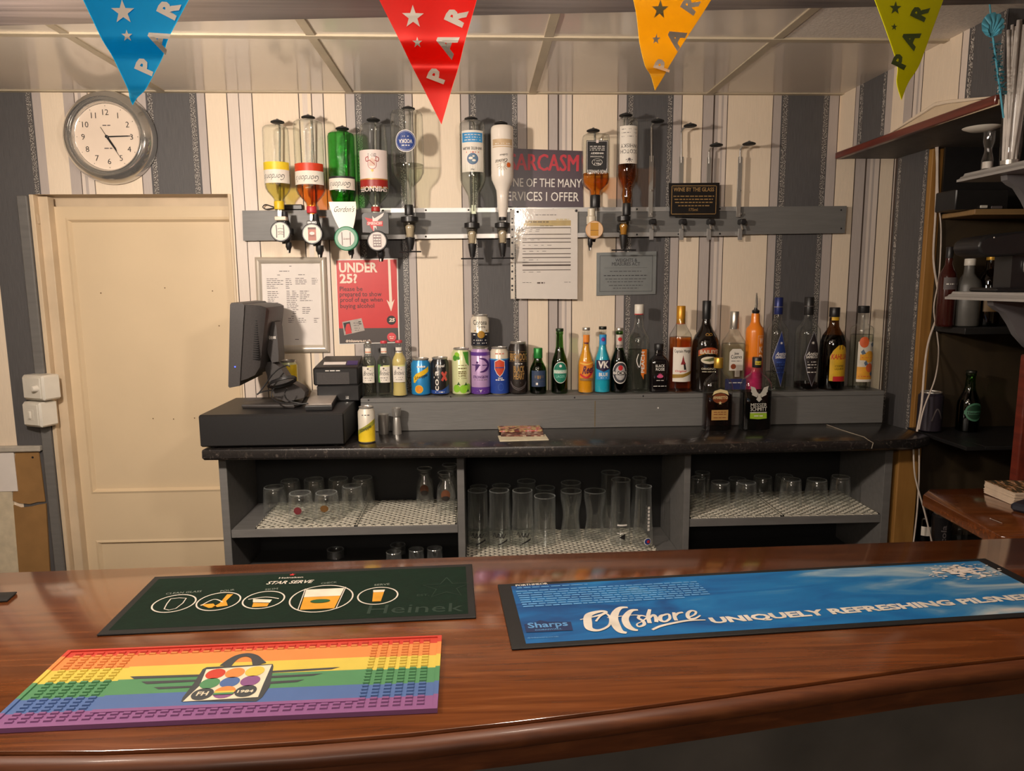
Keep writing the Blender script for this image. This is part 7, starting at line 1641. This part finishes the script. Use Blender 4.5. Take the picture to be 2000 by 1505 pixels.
for i, (px, py) in enumerate(((395.5, 1356.5), (438.5, 1353), (480, 1350.5))):
    c = uvb(px, py); disc(k, c[0], c[1], .0135, M_slt if i != 1 else RB[0], fb, 3, n=24)
    if i == 1:
        for j, q in enumerate((RB[4], RB[3], RB[2])): disc(k, c[0], c[1], .0135, q, fb, 4, n=14, a0=[0, 0, 0][j] + .15 * j * 3, a1=pi - .15 * j * 3) if j == 0 else rect(k, c[0] - .0125, c[1] + .002 - j * .004, c[0] + .0125, c[1] + .006 - j * .004, q, fb, 5)
    else: text(k, 'FH' if i == 0 else '1984', c[0], c[1] - .004, None if i == 0 else .02, .009 if i == 0 else .006, M_ivory, fb, 4, bold=.03)
for a, b, c, d in (((254, 1321), (390, 1317), (390, 1321), (262, 1326)), ((276, 1331), (385, 1327), (383, 1331), (286, 1336)), ((300, 1342), (375, 1339), (372, 1343), (310, 1346)), ((532, 1310), (664, 1302.5), (648, 1307), (531, 1314)), ((528, 1320), (630, 1315), (612, 1319.5), (527, 1324.5)), ((525, 1331), (594, 1327), (580, 1332), (522, 1336))):
    poly(k, [uvb(*q) for q in (d, c, b, a)], M_slt, fb, .5)
k.build('emblem', r)
# corner of another mat at the left edge
q = [P(*p, Z=ZC + .003) for p in ((-70, 1178), (14, 1172), (33, 1155), (-40, 1158))]; c = sum(q, Vector()) / 4
r = thing('bar_runner', 'corner of a black mat at the left edge of the counter', 'bar mat', (c.x, c.y, ZC + .0003)); slab(MB(), [(p.x - c.x, p.y - c.y) for p in q], 0, .003, M_rubber, .0008).build('rubber_base', r)

# ------------------------------------------------------------------ foil pennants hanging in front of the beam
def pennant(label, tip, left0, right0, yv, col, met, creases, flip=False, shade=None):
    """left0/right0: pixel edges at the top of the frame; extended upwards to the string"""
    tx, ty = tip; Yp = yv; s = mpp(P(tx, 60, Y=Yp)); up = 110         # pixels above the frame
    kL, kR = (left0 - tx) / (0 - ty), (right0 - tx) / (0 - ty); L_ = (tx + kL * (-up - ty)); R_ = (tx + kR * (-up - ty)); Hh = ty + up
    o = P((L_ + R_) / 2, -up, Y=Yp); r = thing('party_pennant', label, 'pennant', tuple(o), group='foil pennants hanging along the beam')
    m_ = foil('foil_' + col[0], col[1], met)
    lw_ = [Vector(((L_ - (L_ + R_) / 2) * s, 0)), Vector(((R_ - (L_ + R_) / 2) * s, 0)), Vector(((tx - (L_ + R_) / 2) * s, -Hh * s))]
    def wave(u, v):
        t = -v / s; y = 0
        for py, amp, wd in creases: d = (t - up - py) / wd; y += amp * math.tanh(d) + .18 * amp * sin(u / s * .05)
        return y
    def fp(u, v, h=0): return Vector((u, wave(u, v) - h, v))
    fp.dv = .004
    n = 60; vs = []; fs = []
    for j in range(n + 1):
        t = j / n; a = lw_[0].lerp(lw_[2], t); b = lw_[1].lerp(lw_[2], t)
        for i in range(9): q = a.lerp(b, i / 8); vs.append(fp(q.x, q.y))
    for j in range(n):
        for i in range(8): fs.append((9 * j + i, 9 * j + 9 + i, 9 * j + 10 + i, 9 * j + 1 + i))
    k = MB(); k.add(vs, fs, m_)
    back = [v + Vector((0, .0004, 0)) for v in vs]; k.add(back, [f[::-1] for f in fs], m_)
    return k, r, fp, (lambda px, py: ((px - (L_ + R_) / 2) * s, (-py - up) * s)), s
M_foilw = mat('silver_foil_print', (226, 216, 204), .35, .3, var=.02); M_foild = mat('dark_foil_print', (70, 82, 40), .4)
def letters(k, fp, pm, s, L_, mt):
    for ch, px, py, ht, rot in L_:
        u, v = pm(px, py); text(k, ch, u, v, None, ht * s, mt, fp, 4, bold=.05, rot=rot, res=2)
YP = .76
k, r, fp, pm, s = pennant('blue foil pennant with white stars hanging over the left of the bar', (235, 187), 160, 352, YP, ('blue', (22, 172, 218)), .45, [(78, .004, 12), (165, -.004, 9)])
letters(k, fp, pm, s, [('P', 274, 117, 34, 1.15), ('A', 309, 71, 36, 1.1), ('R', 335, 14, 36, 1.1)], M_foilw); star(k, *pm(232, 15), 23 * s, M_foilw, fp, 4); star(k, *pm(236, 58), 11 * s, M_foilw, fp, 4); k.build('foil', r)
k, r, fp, pm, s = pennant('red foil pennant with white stars, left of the bar centre', (854, 222), 743, 925, YP, ('red', (206, 44, 32)), .4, [(88, .005, 14), (132, -.003, 14)])
letters(k, fp, pm, s, [('P', 862, 134, 34, 1.2), ('A', 883, 79, 37, 1.15), ('R', 903, 28, 36, 1.15)], M_foilw); star(k, *pm(804, 25), 22 * s, M_foilw, fp, 4); star(k, *pm(811, 71), 10 * s, M_foilw, fp, 4); k.build('foil', r)
k, r, fp, pm, s = pennant('gold foil pennant, right of the bar centre', (1287, 158), 1240, 1386, YP, ('gold', (198, 160, 52)), .55, [(40, .010, 26), (118, -.006, 10)])
letters(k, fp, pm, s, [('P', 1318, 112, 30, 1.15), ('A', 1342, 62, 32, 1.1), ('R', 1362, 8, 30, 1.1)], M_foilw); star(k, *pm(1290, 12), 17 * s, mat('grey_foil_print', (150, 138, 96), .4, .3), fp, 4); star(k, *pm(1290, 58), 9 * s, M_foilw, fp, 4); k.build('foil', r)
k, r, fp, pm, s = pennant('lime yellow pennant at the right end of the bunting', (1789, 174), 1710, 1842, YP, ('lime', (170, 166, 24)), .05, [(130, .006, 12)])
letters(k, fp, pm, s, [('P', 1779, 112, 30, 1.25), ('A', 1797, 72, 32, 1.2), ('R', 1812, 22, 30, 1.2)], M_foild); star(k, *pm(1748, 12), 13 * s, M_foild, fp, 4); star(k, *pm(1748, 46), 7 * s, M_foild, fp, 4); k.build('foil', r)
# cord carrying the pennants (just above the picture)
zc2 = P(900, -110, Y=YP).z; cdr = thing('bunting_cord', 'thin cord carrying the foil pennants across the bar', 'cord', (0, YP, zc2 + .002))
k = MB(); k.tube([(-1.4, .004, .02), (-.57, .002, 0), (-.1, .002, 0), (.26, .002, 0), (.62, .002, .002), (1.05, .004, .012)], .0014, M_wprint, 6); k.build('string', cdr)
# ------------------------------------------------------------------ right hand side: alcove shelves, brackets, post
gS = 'shelves in the alcove'
def aslab(name, label, y0, y1, z0, z1, mt, x0=XA + .002, x1=2.24):
    o = thing(name, label, 'shelf', ((x0 + x1) / 2, y0, z0)); MB().box((-(x1 - x0) / 2, 0, 0), ((x1 - x0) / 2, y1 - y0, z1 - z0), mt, .002).build('board', o); return o
yb0 = P(1900, 872, Z=ZW).y
aslab('alcove_shelf', 'black shelf in the alcove level with the worktop', yb0, YA - .002, ZW - .012, ZW - .0005, M_black)
MB_ = [c for c in bpy.data.objects if c.name.startswith('alcove_shelf') and c.type == 'EMPTY'][0]
MB().box((1.43 - MB_.location.x, .0, 0), (XA + .0015 - MB_.location.x, yst - .0245 - yb0, .0115), M_black, .001).build('shelf_end', MB_)
zp = P(1900, 408, Y=2.13).z
aslab('alcove_shelf', 'pale pine plank shelf high in the dark alcove', 2.13, YA - .002, zp - .016, zp, M_plank)
zq = P(1900, 640, Y=2.13).z
aslab('alcove_shelf', 'dark shelf in the middle of the alcove holding shadowy bottles', 2.13, YA - .002, zq - .02, zq, M_back)
def alc(name, label, cat, cx, base, top, w, prof, m_, liq=None, cap=None, deco=None, Y=2.22, Z=ZW - .0003, body='glass'): return stand(name, label, cat, cx, base, top, w, prof, m_, liq, cap, deco, Y=Y, Z=Z, grp='things on the alcove shelves', bodyname=body)
def d_hein(k, R, H, fc):
    disc(k, 0, .34 * H, R * .9, mat('dull_green_print', (70, 120, 92), .5), fc, 1, ry=.15 * H); disc(k, 0, .34 * H, R * .75, M_beerl, fc, 2, ry=.12 * H); rect(k, -R * .95, .30 * H, R * .95, .36 * H, mat('dull_green_print', (70, 120, 92), .5), fc, 3, 12); text(k, 'Heineken', 0, .31 * H, R * 1.4, .035 * H, M_ink, fc, 4)
M_beerl = mat('bottle_label_green', (26, 60, 40), .5)
alc('beer_bottle', 'dark green beer bottle standing alone on the black alcove shelf', 'bottle', 1893, 833, 723, 40, LONG, G_beer, (glassy('beer_dark_green', (60, 70, 26), .6), .03, .66), crown(M_crD), d_hein)
can('purple grey can on the black alcove shelf beside the timber stud', 1816, 848, 764, 44, mat('can_dull_purple', (48, 42, 52), .4, .2), lambda k, R, H, fc: ribbon(k, [(-R * .4, .3 * H), (0, .6 * H), (R * .5, .35 * H)], .004, M_inkg, fc, 1), Z=ZW - .0003, Y=2.232, grp='things on the alcove shelves', tall=True)
RND = [(0, .85), (.01, .96), (.03, 1), (.60, 1), (.67, .9), (.73, .6), (.78, .42), (.9, .38), (1, .38)]
alc('spirit_bottle', 'dark red bottle in the alcove nearest the white cables', 'bottle', 1850, 637, 482, 32, RND, mat('dark_red_glass', (60, 22, 18), .15), None, [('cap', .86, 1.0, .42, M_black)], lambda k, R, H, fc: (rect(k, -R, .47 * H, R, .62 * H, M_inkg, fc, 1, 12), greek(k, -R * .7, R * .7, .53 * H, .004, M_wprint, fc, 2)), Z=zq + .0003, Y=2.2)
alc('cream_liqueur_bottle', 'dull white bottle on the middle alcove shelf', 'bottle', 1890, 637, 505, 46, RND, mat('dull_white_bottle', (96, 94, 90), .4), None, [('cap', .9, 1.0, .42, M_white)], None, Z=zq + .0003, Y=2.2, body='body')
alc('spirit_bottle', 'amber bottle on the middle alcove shelf behind the black appliance', 'bottle', 1932, 637, 490, 42, RND, G_brown, (L_amber, .03, .6), [('cap', .88, 1.0, .42, M_gold)], lambda k, R, H, fc: rect(k, -R, .2 * H, R, .5 * H, mat('dim_tan_label', (110, 86, 50), .55), fc, 1, 12), Z=zq + .0003, Y=2.2)
# clutter on the pine plank
bx = thing('black_box', 'black box of odds and ends on the pine plank in the alcove', 'box', (P(1900, 400, Y=2.18).x, 2.18, zp + .0004))
MB().box((-.075, -.03, 0), (.09, .07, .06), M_black, .003).build('case', bx); MB().box((.0, -.036, .004), (.022, -.031, .012), M_white, .001).build('tag', bx); MB().box((.035, -.034, .002), (.07, -.031, .01), M_inkg, .001).build('slot', bx)
# bottles and cans low in the alcove, under the counter return
zlow2 = .79
aslab('alcove_shelf', 'dark low shelf in the alcove under the counter return', 1.9, min(YA, yst) - .025, zlow2 - .02, zlow2, M_back, x0=1.392)
alc('spirit_bottle', 'dark bottle with pale label low in the alcove behind the cables', 'bottle', 1806, 1075, 985, 28, RND, G_brown, None, [('cap', .88, 1.0, .42, M_black)], lambda k, R, H, fc: rect(k, -R, .2 * H, R, .45 * H, M_lab, fc, 1, 12), Z=zlow2 + .0003, Y=2.215)
can('black soft drink can low in the alcove with grey upright lettering', 1838, 1075, 1000, 36, mat('can_black', (34, 32, 34), .3, .2), lambda k, R, H, fc: text(k, 'cola', -R * .1, .2 * H, .5 * H, R * .5, M_inkg, fc, 1, bold=.015, rot=pi / 2, anchor=0), Z=zlow2 + .0003, Y=2.16, grp='things on the alcove shelves', tall=True)
alc('spirit_bottle', 'clear bottle with red top low in the alcove under the counter return', 'bottle', 1874, 1080, 1010, 26, RND, G_clear, None, [('cap', .84, 1.0, .44, mat('dull_red_cap', (130, 50, 40), .4))], None, Z=zlow2 + .0003, Y=2.16)

# white cables running down the stud
def cable(label, pts, Y0, rad_=.0026):
    q = [P(a, b, Y=y) for a, b, y in pts]; o = q[0]; r = thing('white_cable', label, 'cable', tuple(o), group='white cables by the stud')
    # smooth
    sm = []
    for i in range(len(q) - 1):
        p0, p1, p2, p3 = q[max(i - 1, 0)], q[i], q[i + 1], q[min(i + 2, len(q) - 1)]
        for j in range(6):
            t = j / 6; sm.append(.5 * (2 * p1 + (p2 - p0) * t + (2 * p0 - 5 * p1 + 4 * p2 - p3) * t * t + (3 * p1 - p0 - 3 * p2 + p3) * t ** 3) - o)
    sm.append(q[-1] - o); k = MB(); k.tube(sm, rad_, mat('white_flex', (206, 192, 180), .45), 8); k.build('flex', r)
yq = yst - .03
cable('thicker white cable hanging beside the bare timber stud', [(1828, 274, yq), (1830, 330, yq), (1827, 420, yq), (1823, 500, yq), (1829, 550, yq), (1835, 582, yq), (1829, 620, yq), (1814, 665, yq - .02), (1806, 715, yq - .075), (1800, 790, yq - .102), (1791, 842, yq - .105)], 0, .0033)
cable('thinner white cable twisting past the thicker one beside the stud', [(1832, 276, yq - .006), (1832, 380, yq - .006), (1838, 450, yq - .006), (1834, 540, yq - .006), (1824, 600, yq - .012), (1830, 650, yq - .006), (1833, 690, yq - .006), (1826, 740, yq - .075), (1805, 795, yq - .115), (1795, 838, yq - .115)], 0, .0022)
cable('white cable crossing below the worktop, leaning right', [(1784, 876, 2.16), (1786, 920, 2.16), (1792, 950, 2.16), (1806, 1000, 2.15), (1820, 1058, 2.14)], 0, .0026)
cable('white cable hanging straight down below the worktop by the timber', [(1795, 876, 2.165), (1795, 930, 2.165), (1791, 1000, 2.165), (1784, 1060, 2.165)], 0, .0024)
# loose thread on the worktop
q = [P(a, b, Z=ZW + .0012) for a, b in ((1615, 829), (1640, 838), (1665, 846), (1688, 853))]; q += [P(1693, 858, Z=ZW + .001), P(1692, 866, Y=q[-1].y - .012) + Vector((0, 0, -.004)), P(1691, 878, Y=q[-1].y - .018)]
q[4].y = 2.104; q[5] = Vector((q[5].x, 2.1, ZW - .006)); q[6] = Vector((q[6].x, 2.1, ZW - .024))
th_ = thing('loose_cord', 'thin grey cord lying over the right end of the worktop', 'cord', tuple(q[0])); k = MB(); k.tube([p - q[0] for p in q], .0011, mat('grey_cord', (170, 158, 140), .6), 6); k.build('cord', th_)

# moulded shelves on brackets, near the right edge of the picture
M_shelf = mat('pale_grey_gloss', (150, 146, 142), .35, var=.03); M_br = mat('grey_bracket', (104, 102, 104), .45, var=.06)
def mshelf(label, px, py, Yf, gl_):
    p = P(px, py, Y=Yf); x0 = p.x; z0 = p.z; r = thing('moulded_shelf', label, 'shelf', (x0, Yf, z0), group='moulded shelves at the right')
    prof = [(0, 0), (0, .006), (.004, .008), (.006, .012), (.010, .014), (.012, .020), (.20, .020), (.20, 0)]
    k = MB(); n_ = len(prof); vs = []; ya_ = .62
    for y, ins in ((0, 0), (-ya_, 0)): vs += [(a, y - (min(a, .012) if y == 0 else 0), z) for a, z in prof]
    fs = [tuple(range(n_)), tuple(range(n_, 2 * n_))[::-1]] + [(i, i + n_, (i + 1) % n_ + n_, (i + 1) % n_) for i in range(n_)]
    k.add(vs, fs, M_shelf, False); k.build('board', r)
    for yb in (-.14,):
        k = MB(); q = [(.030, 0), (.032, -.012), (.045, -.022), (.062, -.030), (.085, -.060), (.10, -.085), (.13, -.115), (.165, -.135), (.20, -.145), (.20, 0)]
        k.prism([(a, yb, z - .0005) for a, z in q], (0, .022, 0), M_br); k.build('bracket', r)
    return r, x0, z0
sh1, x1s, z1s = mshelf('upper grey moulded shelf at the right edge carrying the straw jar', 1868, 356, 1.85, 0)
sh2, x2s, z2s = mshelf('lower grey moulded shelf at the right edge carrying the black appliance', 1845, 584, 1.85, 0)
struct(MB().box((x2s + .2015, .95, ZC), (x2s + .225, 1.72, zb - .003), M_mahogr, .002).build('trim_17'))
ps2 = P(1986, 800, Y=1.66); zpt = P(1986, 692, Y=1.66).z
po = thing('mahogany_post', 'upright red mahogany board under the lower shelf at the right edge', 'post', (ps2.x, 1.64, ZC + .0003)); MB().box((0, 0, 0), (.05, .026, zpt - ZC), M_mahogr, .003).build('board', po)

# straws in a tall jar
Yj = P(1972, 318, X=x1s + .036).y; jb = P(1972, 322, Y=Yj); zsf = z1s + .0203; s = mpp(jb)
jr = thing('straw_jar', 'tall clear jar packed with white paper straws on the upper shelf', 'jar', (P(1972, 315, Y=Yj).x, Yj, zsf))
zz = lambda y: P(1966, y, Y=Yj).z - zsf
k = MB(); k.lathe([(.018, 0), (.021, .004), (.022, .03), (.028, zz(180)), (.034, zz(100)), (.036, zz(66))], glassy('jar_plastic', (248, 248, 246), .85, ior=1.35), 28, cap=False); k.build('jar', jr)
k = MB(); k.lathe([(.019, .002), (.0195, .012)], M_steel, 24); k.build('jar_base', jr)
rg = random.Random(4); M_straw = mat('white_straw', (214, 206, 200), .55)
for i in range(44):
    a = rg.uniform(0, 2 * pi); q = rg.uniform(0, .014); q2 = rg.uniform(.002, .031); l = zz(rg.uniform(48, 72))
    a2 = a + rg.uniform(-.5, .5)
    st2 = thing('paper_straw', 'white paper straw in the tall jar on the upper shelf', 'straw', (jr.location.x + q * cos(a), Yj + q * sin(a), zsf + .013), group='white straws in the tall jar'); k = MB(); k.tube([(0, 0, 0), (q2 * cos(a2) - q * cos(a), q2 * sin(a2) - q * sin(a), l)], .0034, M_straw, 8); k.build('tube', st2)
# turquoise cocktail stick with shell
M_tq = mat('turquoise_plastic', (96, 180, 204), .35, trans=.1); bs_ = P(1962, 300, Y=Yj - .03); tp_ = P(1938, 62, Y=Yj - .035)
sk = thing('shell_stirrer', 'turquoise cocktail stirrer with scallop shell leaning in the straw jar', 'stirrer', (tp_.x, tp_.y, tp_.z))
bs_ = P(1960, 230, Y=Yj - .012)
k = MB(); k.tube([(0, 0, 0), bs_ - tp_], .0022, M_tq, 8); k.tube([(0, 0, 0), P(1933, 8, Y=tp_.y) - tp_], .0018, M_tq, 8); k.build('stick', sk)
sc_ = P(1937, 50, Y=tp_.y - .006) - tp_; R = 22 * mpp(tp_); k = MB(); vs = [Vector((sc_.x, sc_.y, sc_.z - R * .95))]; n_ = 36
for i in range(n_ + 1):
    a = rad(-60) + rad(300) * i / n_; rr = R * (1 + .05 * abs(sin(i * pi / 4))); vs.append(Vector((sc_.x + rr * sin(a - rad(90)) , sc_.y - .005 - .0016 * (i % 4 in (0, 1)), sc_.z + rr * cos(a - rad(90)))))
vs2 = [v + Vector((0, .004, 0)) for v in vs]
vs = [Vector((sc_.x, sc_.y, sc_.z - R))]
for i in range(n_ + 1):
    a = rad(-150) + rad(300) * i / n_; rr = R * (1 + .06 * abs(sin(i * pi / 4))); vs.append(Vector((sc_.x + rr * sin(a), sc_.y - .002 - .003 * abs(sin(i * pi / 4)), sc_.z + rr * cos(a))))
ce_ = Vector((sc_.x, sc_.y - .007, sc_.z))
md = []
for i in range(n_ + 1): a = rad(-150) + rad(300) * i / n_; md.append(Vector((sc_.x + R * .55 * sin(a), sc_.y - .006 - .003 * abs(sin(i * pi / 4)), sc_.z - R * .35 + R * .62 * cos(a))))
allv = vs + md; nn = len(vs)
fs = [(1 + i, 2 + i, nn + i + 1, nn + i) for i in range(n_)] + [(0, nn + i, nn + i + 1) for i in range(n_)] + [tuple(range(0, nn))]
k.add(allv, fs, M_tq); k.build('shell', sk)
k = MB(); M_tin = mat('turquoise_tinsel', (70, 150, 168), .25, .6)
for i in range(150):
    t = rg.uniform(.12, .72); c = (bs_ - tp_) * t; a = rg.uniform(0, 2 * pi); l = rg.uniform(.006, .014); c2 = c + Vector((cos(a) * l, sin(a) * l * .6 - .003, rg.uniform(-.008, .006)))
    k.add([c, c2, c2 + Vector((.0022, .0006, .003))], [(0, 1, 2)], M_tin, False)
o = k.build('tinsel', sk); o['kind'] = 'stuff'
# double ended measure with a saucer balanced on it
Ym = P(1927, 333, X=x1s + .022).y; hg_ = P(1927, 333, Y=Ym); s = mpp(hg_); zz = lambda y: P(1927, y, Y=Ym).z - (z1s + .0203)
hm = thing('hourglass_measure', 'small clear hourglass shaped measure on the upper shelf', 'measure', (hg_.x, Ym, z1s + .0203))
k = MB(); k.lathe([(10 * s, 0), (10 * s, zz(312)), (6.5 * s, zz(296)), (6.5 * s, zz(290)), (10 * s, zz(276)), (10 * s, zz(257))], G_bar, 24); k.build('glass', hm)
k = MB(); k.lathe([(8.5 * s, .002), (8.5 * s, zz(316))], mat('white_fill', (206, 198, 190), .6), 20); k.build('contents', hm)
sa = thing('saucer', 'white saucer balanced on the hourglass measure', 'saucer', (P(1912, 254, Y=Ym).x + .006, Ym, z1s + .0205 + zz(257)))
k = MB(); k.lathe([(.012, 0), (.026, .002), (.040, .008), (.0415, .0095), (.040, .0095), (.025, .0038), (.001, .003)], M_white, 32); k.build('dish', sa)
# black appliance on the lower shelf
Yb_ = P(1975, 575, X=x2s + .09).y; p = P(1958, 575, Y=Yb_); s = mpp(p); zf_ = z2s + .0206
ap = thing('bar_appliance', 'black long headed appliance on a pillar on the lower right shelf', 'appliance', (p.x, Yb_, zf_))
def A(px, py): q = P(px, py, Y=Yb_); return q.x - p.x, q.z - zf_
k = MB(); b0 = A(1898, 570)[0]; k.box((max(b0, x2s - p.x + .014), -.05, 0), (.08, .05, .010), M_black, .004); k.build('base', ap)
q = [A(*c) for c in ((1955, 566), (1958, 530), (1960, 500), (1999, 500), (2002, 530), (2006, 566))]
k = MB(); k.prism([(a, -.03, max(z, .0102)) for a, z in q][::-1], (0, .06, 0), M_black); k.build('pillar', ap)
q = [A(*c) for c in ((1884, 484), (1888, 472), (1902, 463), (1955, 455), (2020, 449), (2020, 495), (1950, 501), (1905, 503), (1890, 497))]
k = MB(); k.prism([(a, -.048, z) for a, z in q][::-1], (0, .096, 0), M_black); o = k.build('head', ap)
bv = o.modifiers.new('soft_edges', 'BEVEL'); bv.width = .006; bv.segments = 3; bv.limit_method = 'ANGLE'
k = MB(); a, z = A(1914, 466); k.lathe([(.0018, 0), (.0012, .001)], M_wprint, 10, M=Matrix.Translation((a, -.0485, z)) @ Matrix.Rotation(pi / 2, 4, 'X')); k.build('indicator', ap)
k = MB(); a, z = A(1982, 520); k.lathe([(.003, 0), (.0045, .006), (.0045, .022), (.003, .028)], M_chrome, 14, M=Matrix.Translation((a, -.034, z - .014))); k.build('switch', ap)

# beer mats stacked on the counter return
c = P(1966, 966, Z=ZC); c = Vector((c.x + .03, c.y, ZC))
pa, pb, pc_ = P(1921, 962, Z=ZC), P(1979, 987, Z=ZC), P(1924, 940, Z=ZC)
n_ = 16; tt = .0019; cx0 = Vector(((pa.x + pb.x) / 2 + .045, (pa.y + pb.y) / 2 + .03, 0))
ang_ = math.atan2(pb.y - pa.y, pb.x - pa.x); M_bmc = mat('beer_mat_card', (206, 186, 164), .8); M_bmt = ramp_mat('beer_mat_print', [(.3, (34, 44, 30)), (.5, (70, 60, 40)), (.56, (176, 120, 60)), (.62, (196, 170, 150)), (.72, (40, 40, 36))], 38, (1, 3, 1), rough=.6, dist=1)
ln = (pb - pa).length
proto = None
for i in range(n_):
    j = (RN.uniform(-.0012, .0012), RN.uniform(-.0012, .0012))
    nrm = Vector((-sin(ang_), cos(ang_), 0)); ctr = pa + (pb - pa) * .5 + nrm * ln * .5
    if proto is None:
        proto = thing('beer_mat', 'square beer mat in the stack on the counter return at the right', 'beer mat', (ctr.x, ctr.y, ZC + .0004), (0, 0, ang_), group='stack of square beer mats')
        MB().box((-ln / 2, -ln / 2, 0), (ln / 2, ln / 2, tt - .0001), M_bmc, .0004).build('card', proto); t_ = proto
    else:
        t_ = proto.copy(); COL.objects.link(t_)
        for ch in list(proto.children): c2 = ch.copy(); c2.parent = t_; COL.objects.link(c2)
        t_.location = (ctr.x + j[0], ctr.y + j[1], ZC + .0004 + i * tt); t_.rotation_euler[2] = ang_ + RN.uniform(-.02, .02)
    if i == n_ - 1:
        t_['label'] = 'printed top beer mat of the stack on the counter return'; k = MB(); k.prism([(-ln / 2, -ln / 2, tt), (ln / 2, -ln / 2, tt), (ln / 2, ln / 2, tt), (-ln / 2, ln / 2, tt)], (0, 0, -.0001), M_bmt); k.build('printed_face', t_)
# small dark object and pin on the return
q = P(1996, 1000, Z=ZC); d = thing('dark_pouch', 'small dark object beside the beer mat stack at the right edge', 'pouch', (q.x + .02, q.y, ZC + .0004), (0, 0, .5)); MB().box((-.03, -.03, 0), (.03, .03, .02), mat('dark_navy', (34, 36, 48), .5), .006).build('body', d)
q0, q1 = P(1934, 1014, Z=ZC), P(1957, 1023, Z=ZC); pn = thing('cocktail_pin', 'small metal pin lying on the counter return', 'pin', (q0.x, q0.y, ZC + .002)); k = MB(); dq = q1 - q0; dq.z = 0; k.tube([(0, 0, 0), dq], .0008, M_steel, 6); k.build('shaft', pn); k = MB(); k.lathe([(.0005, -.0016), (.0016, 0), (.0005, .0016)], M_steel, 10); k.build('head', pn)
bpy.context.view_layer.update()
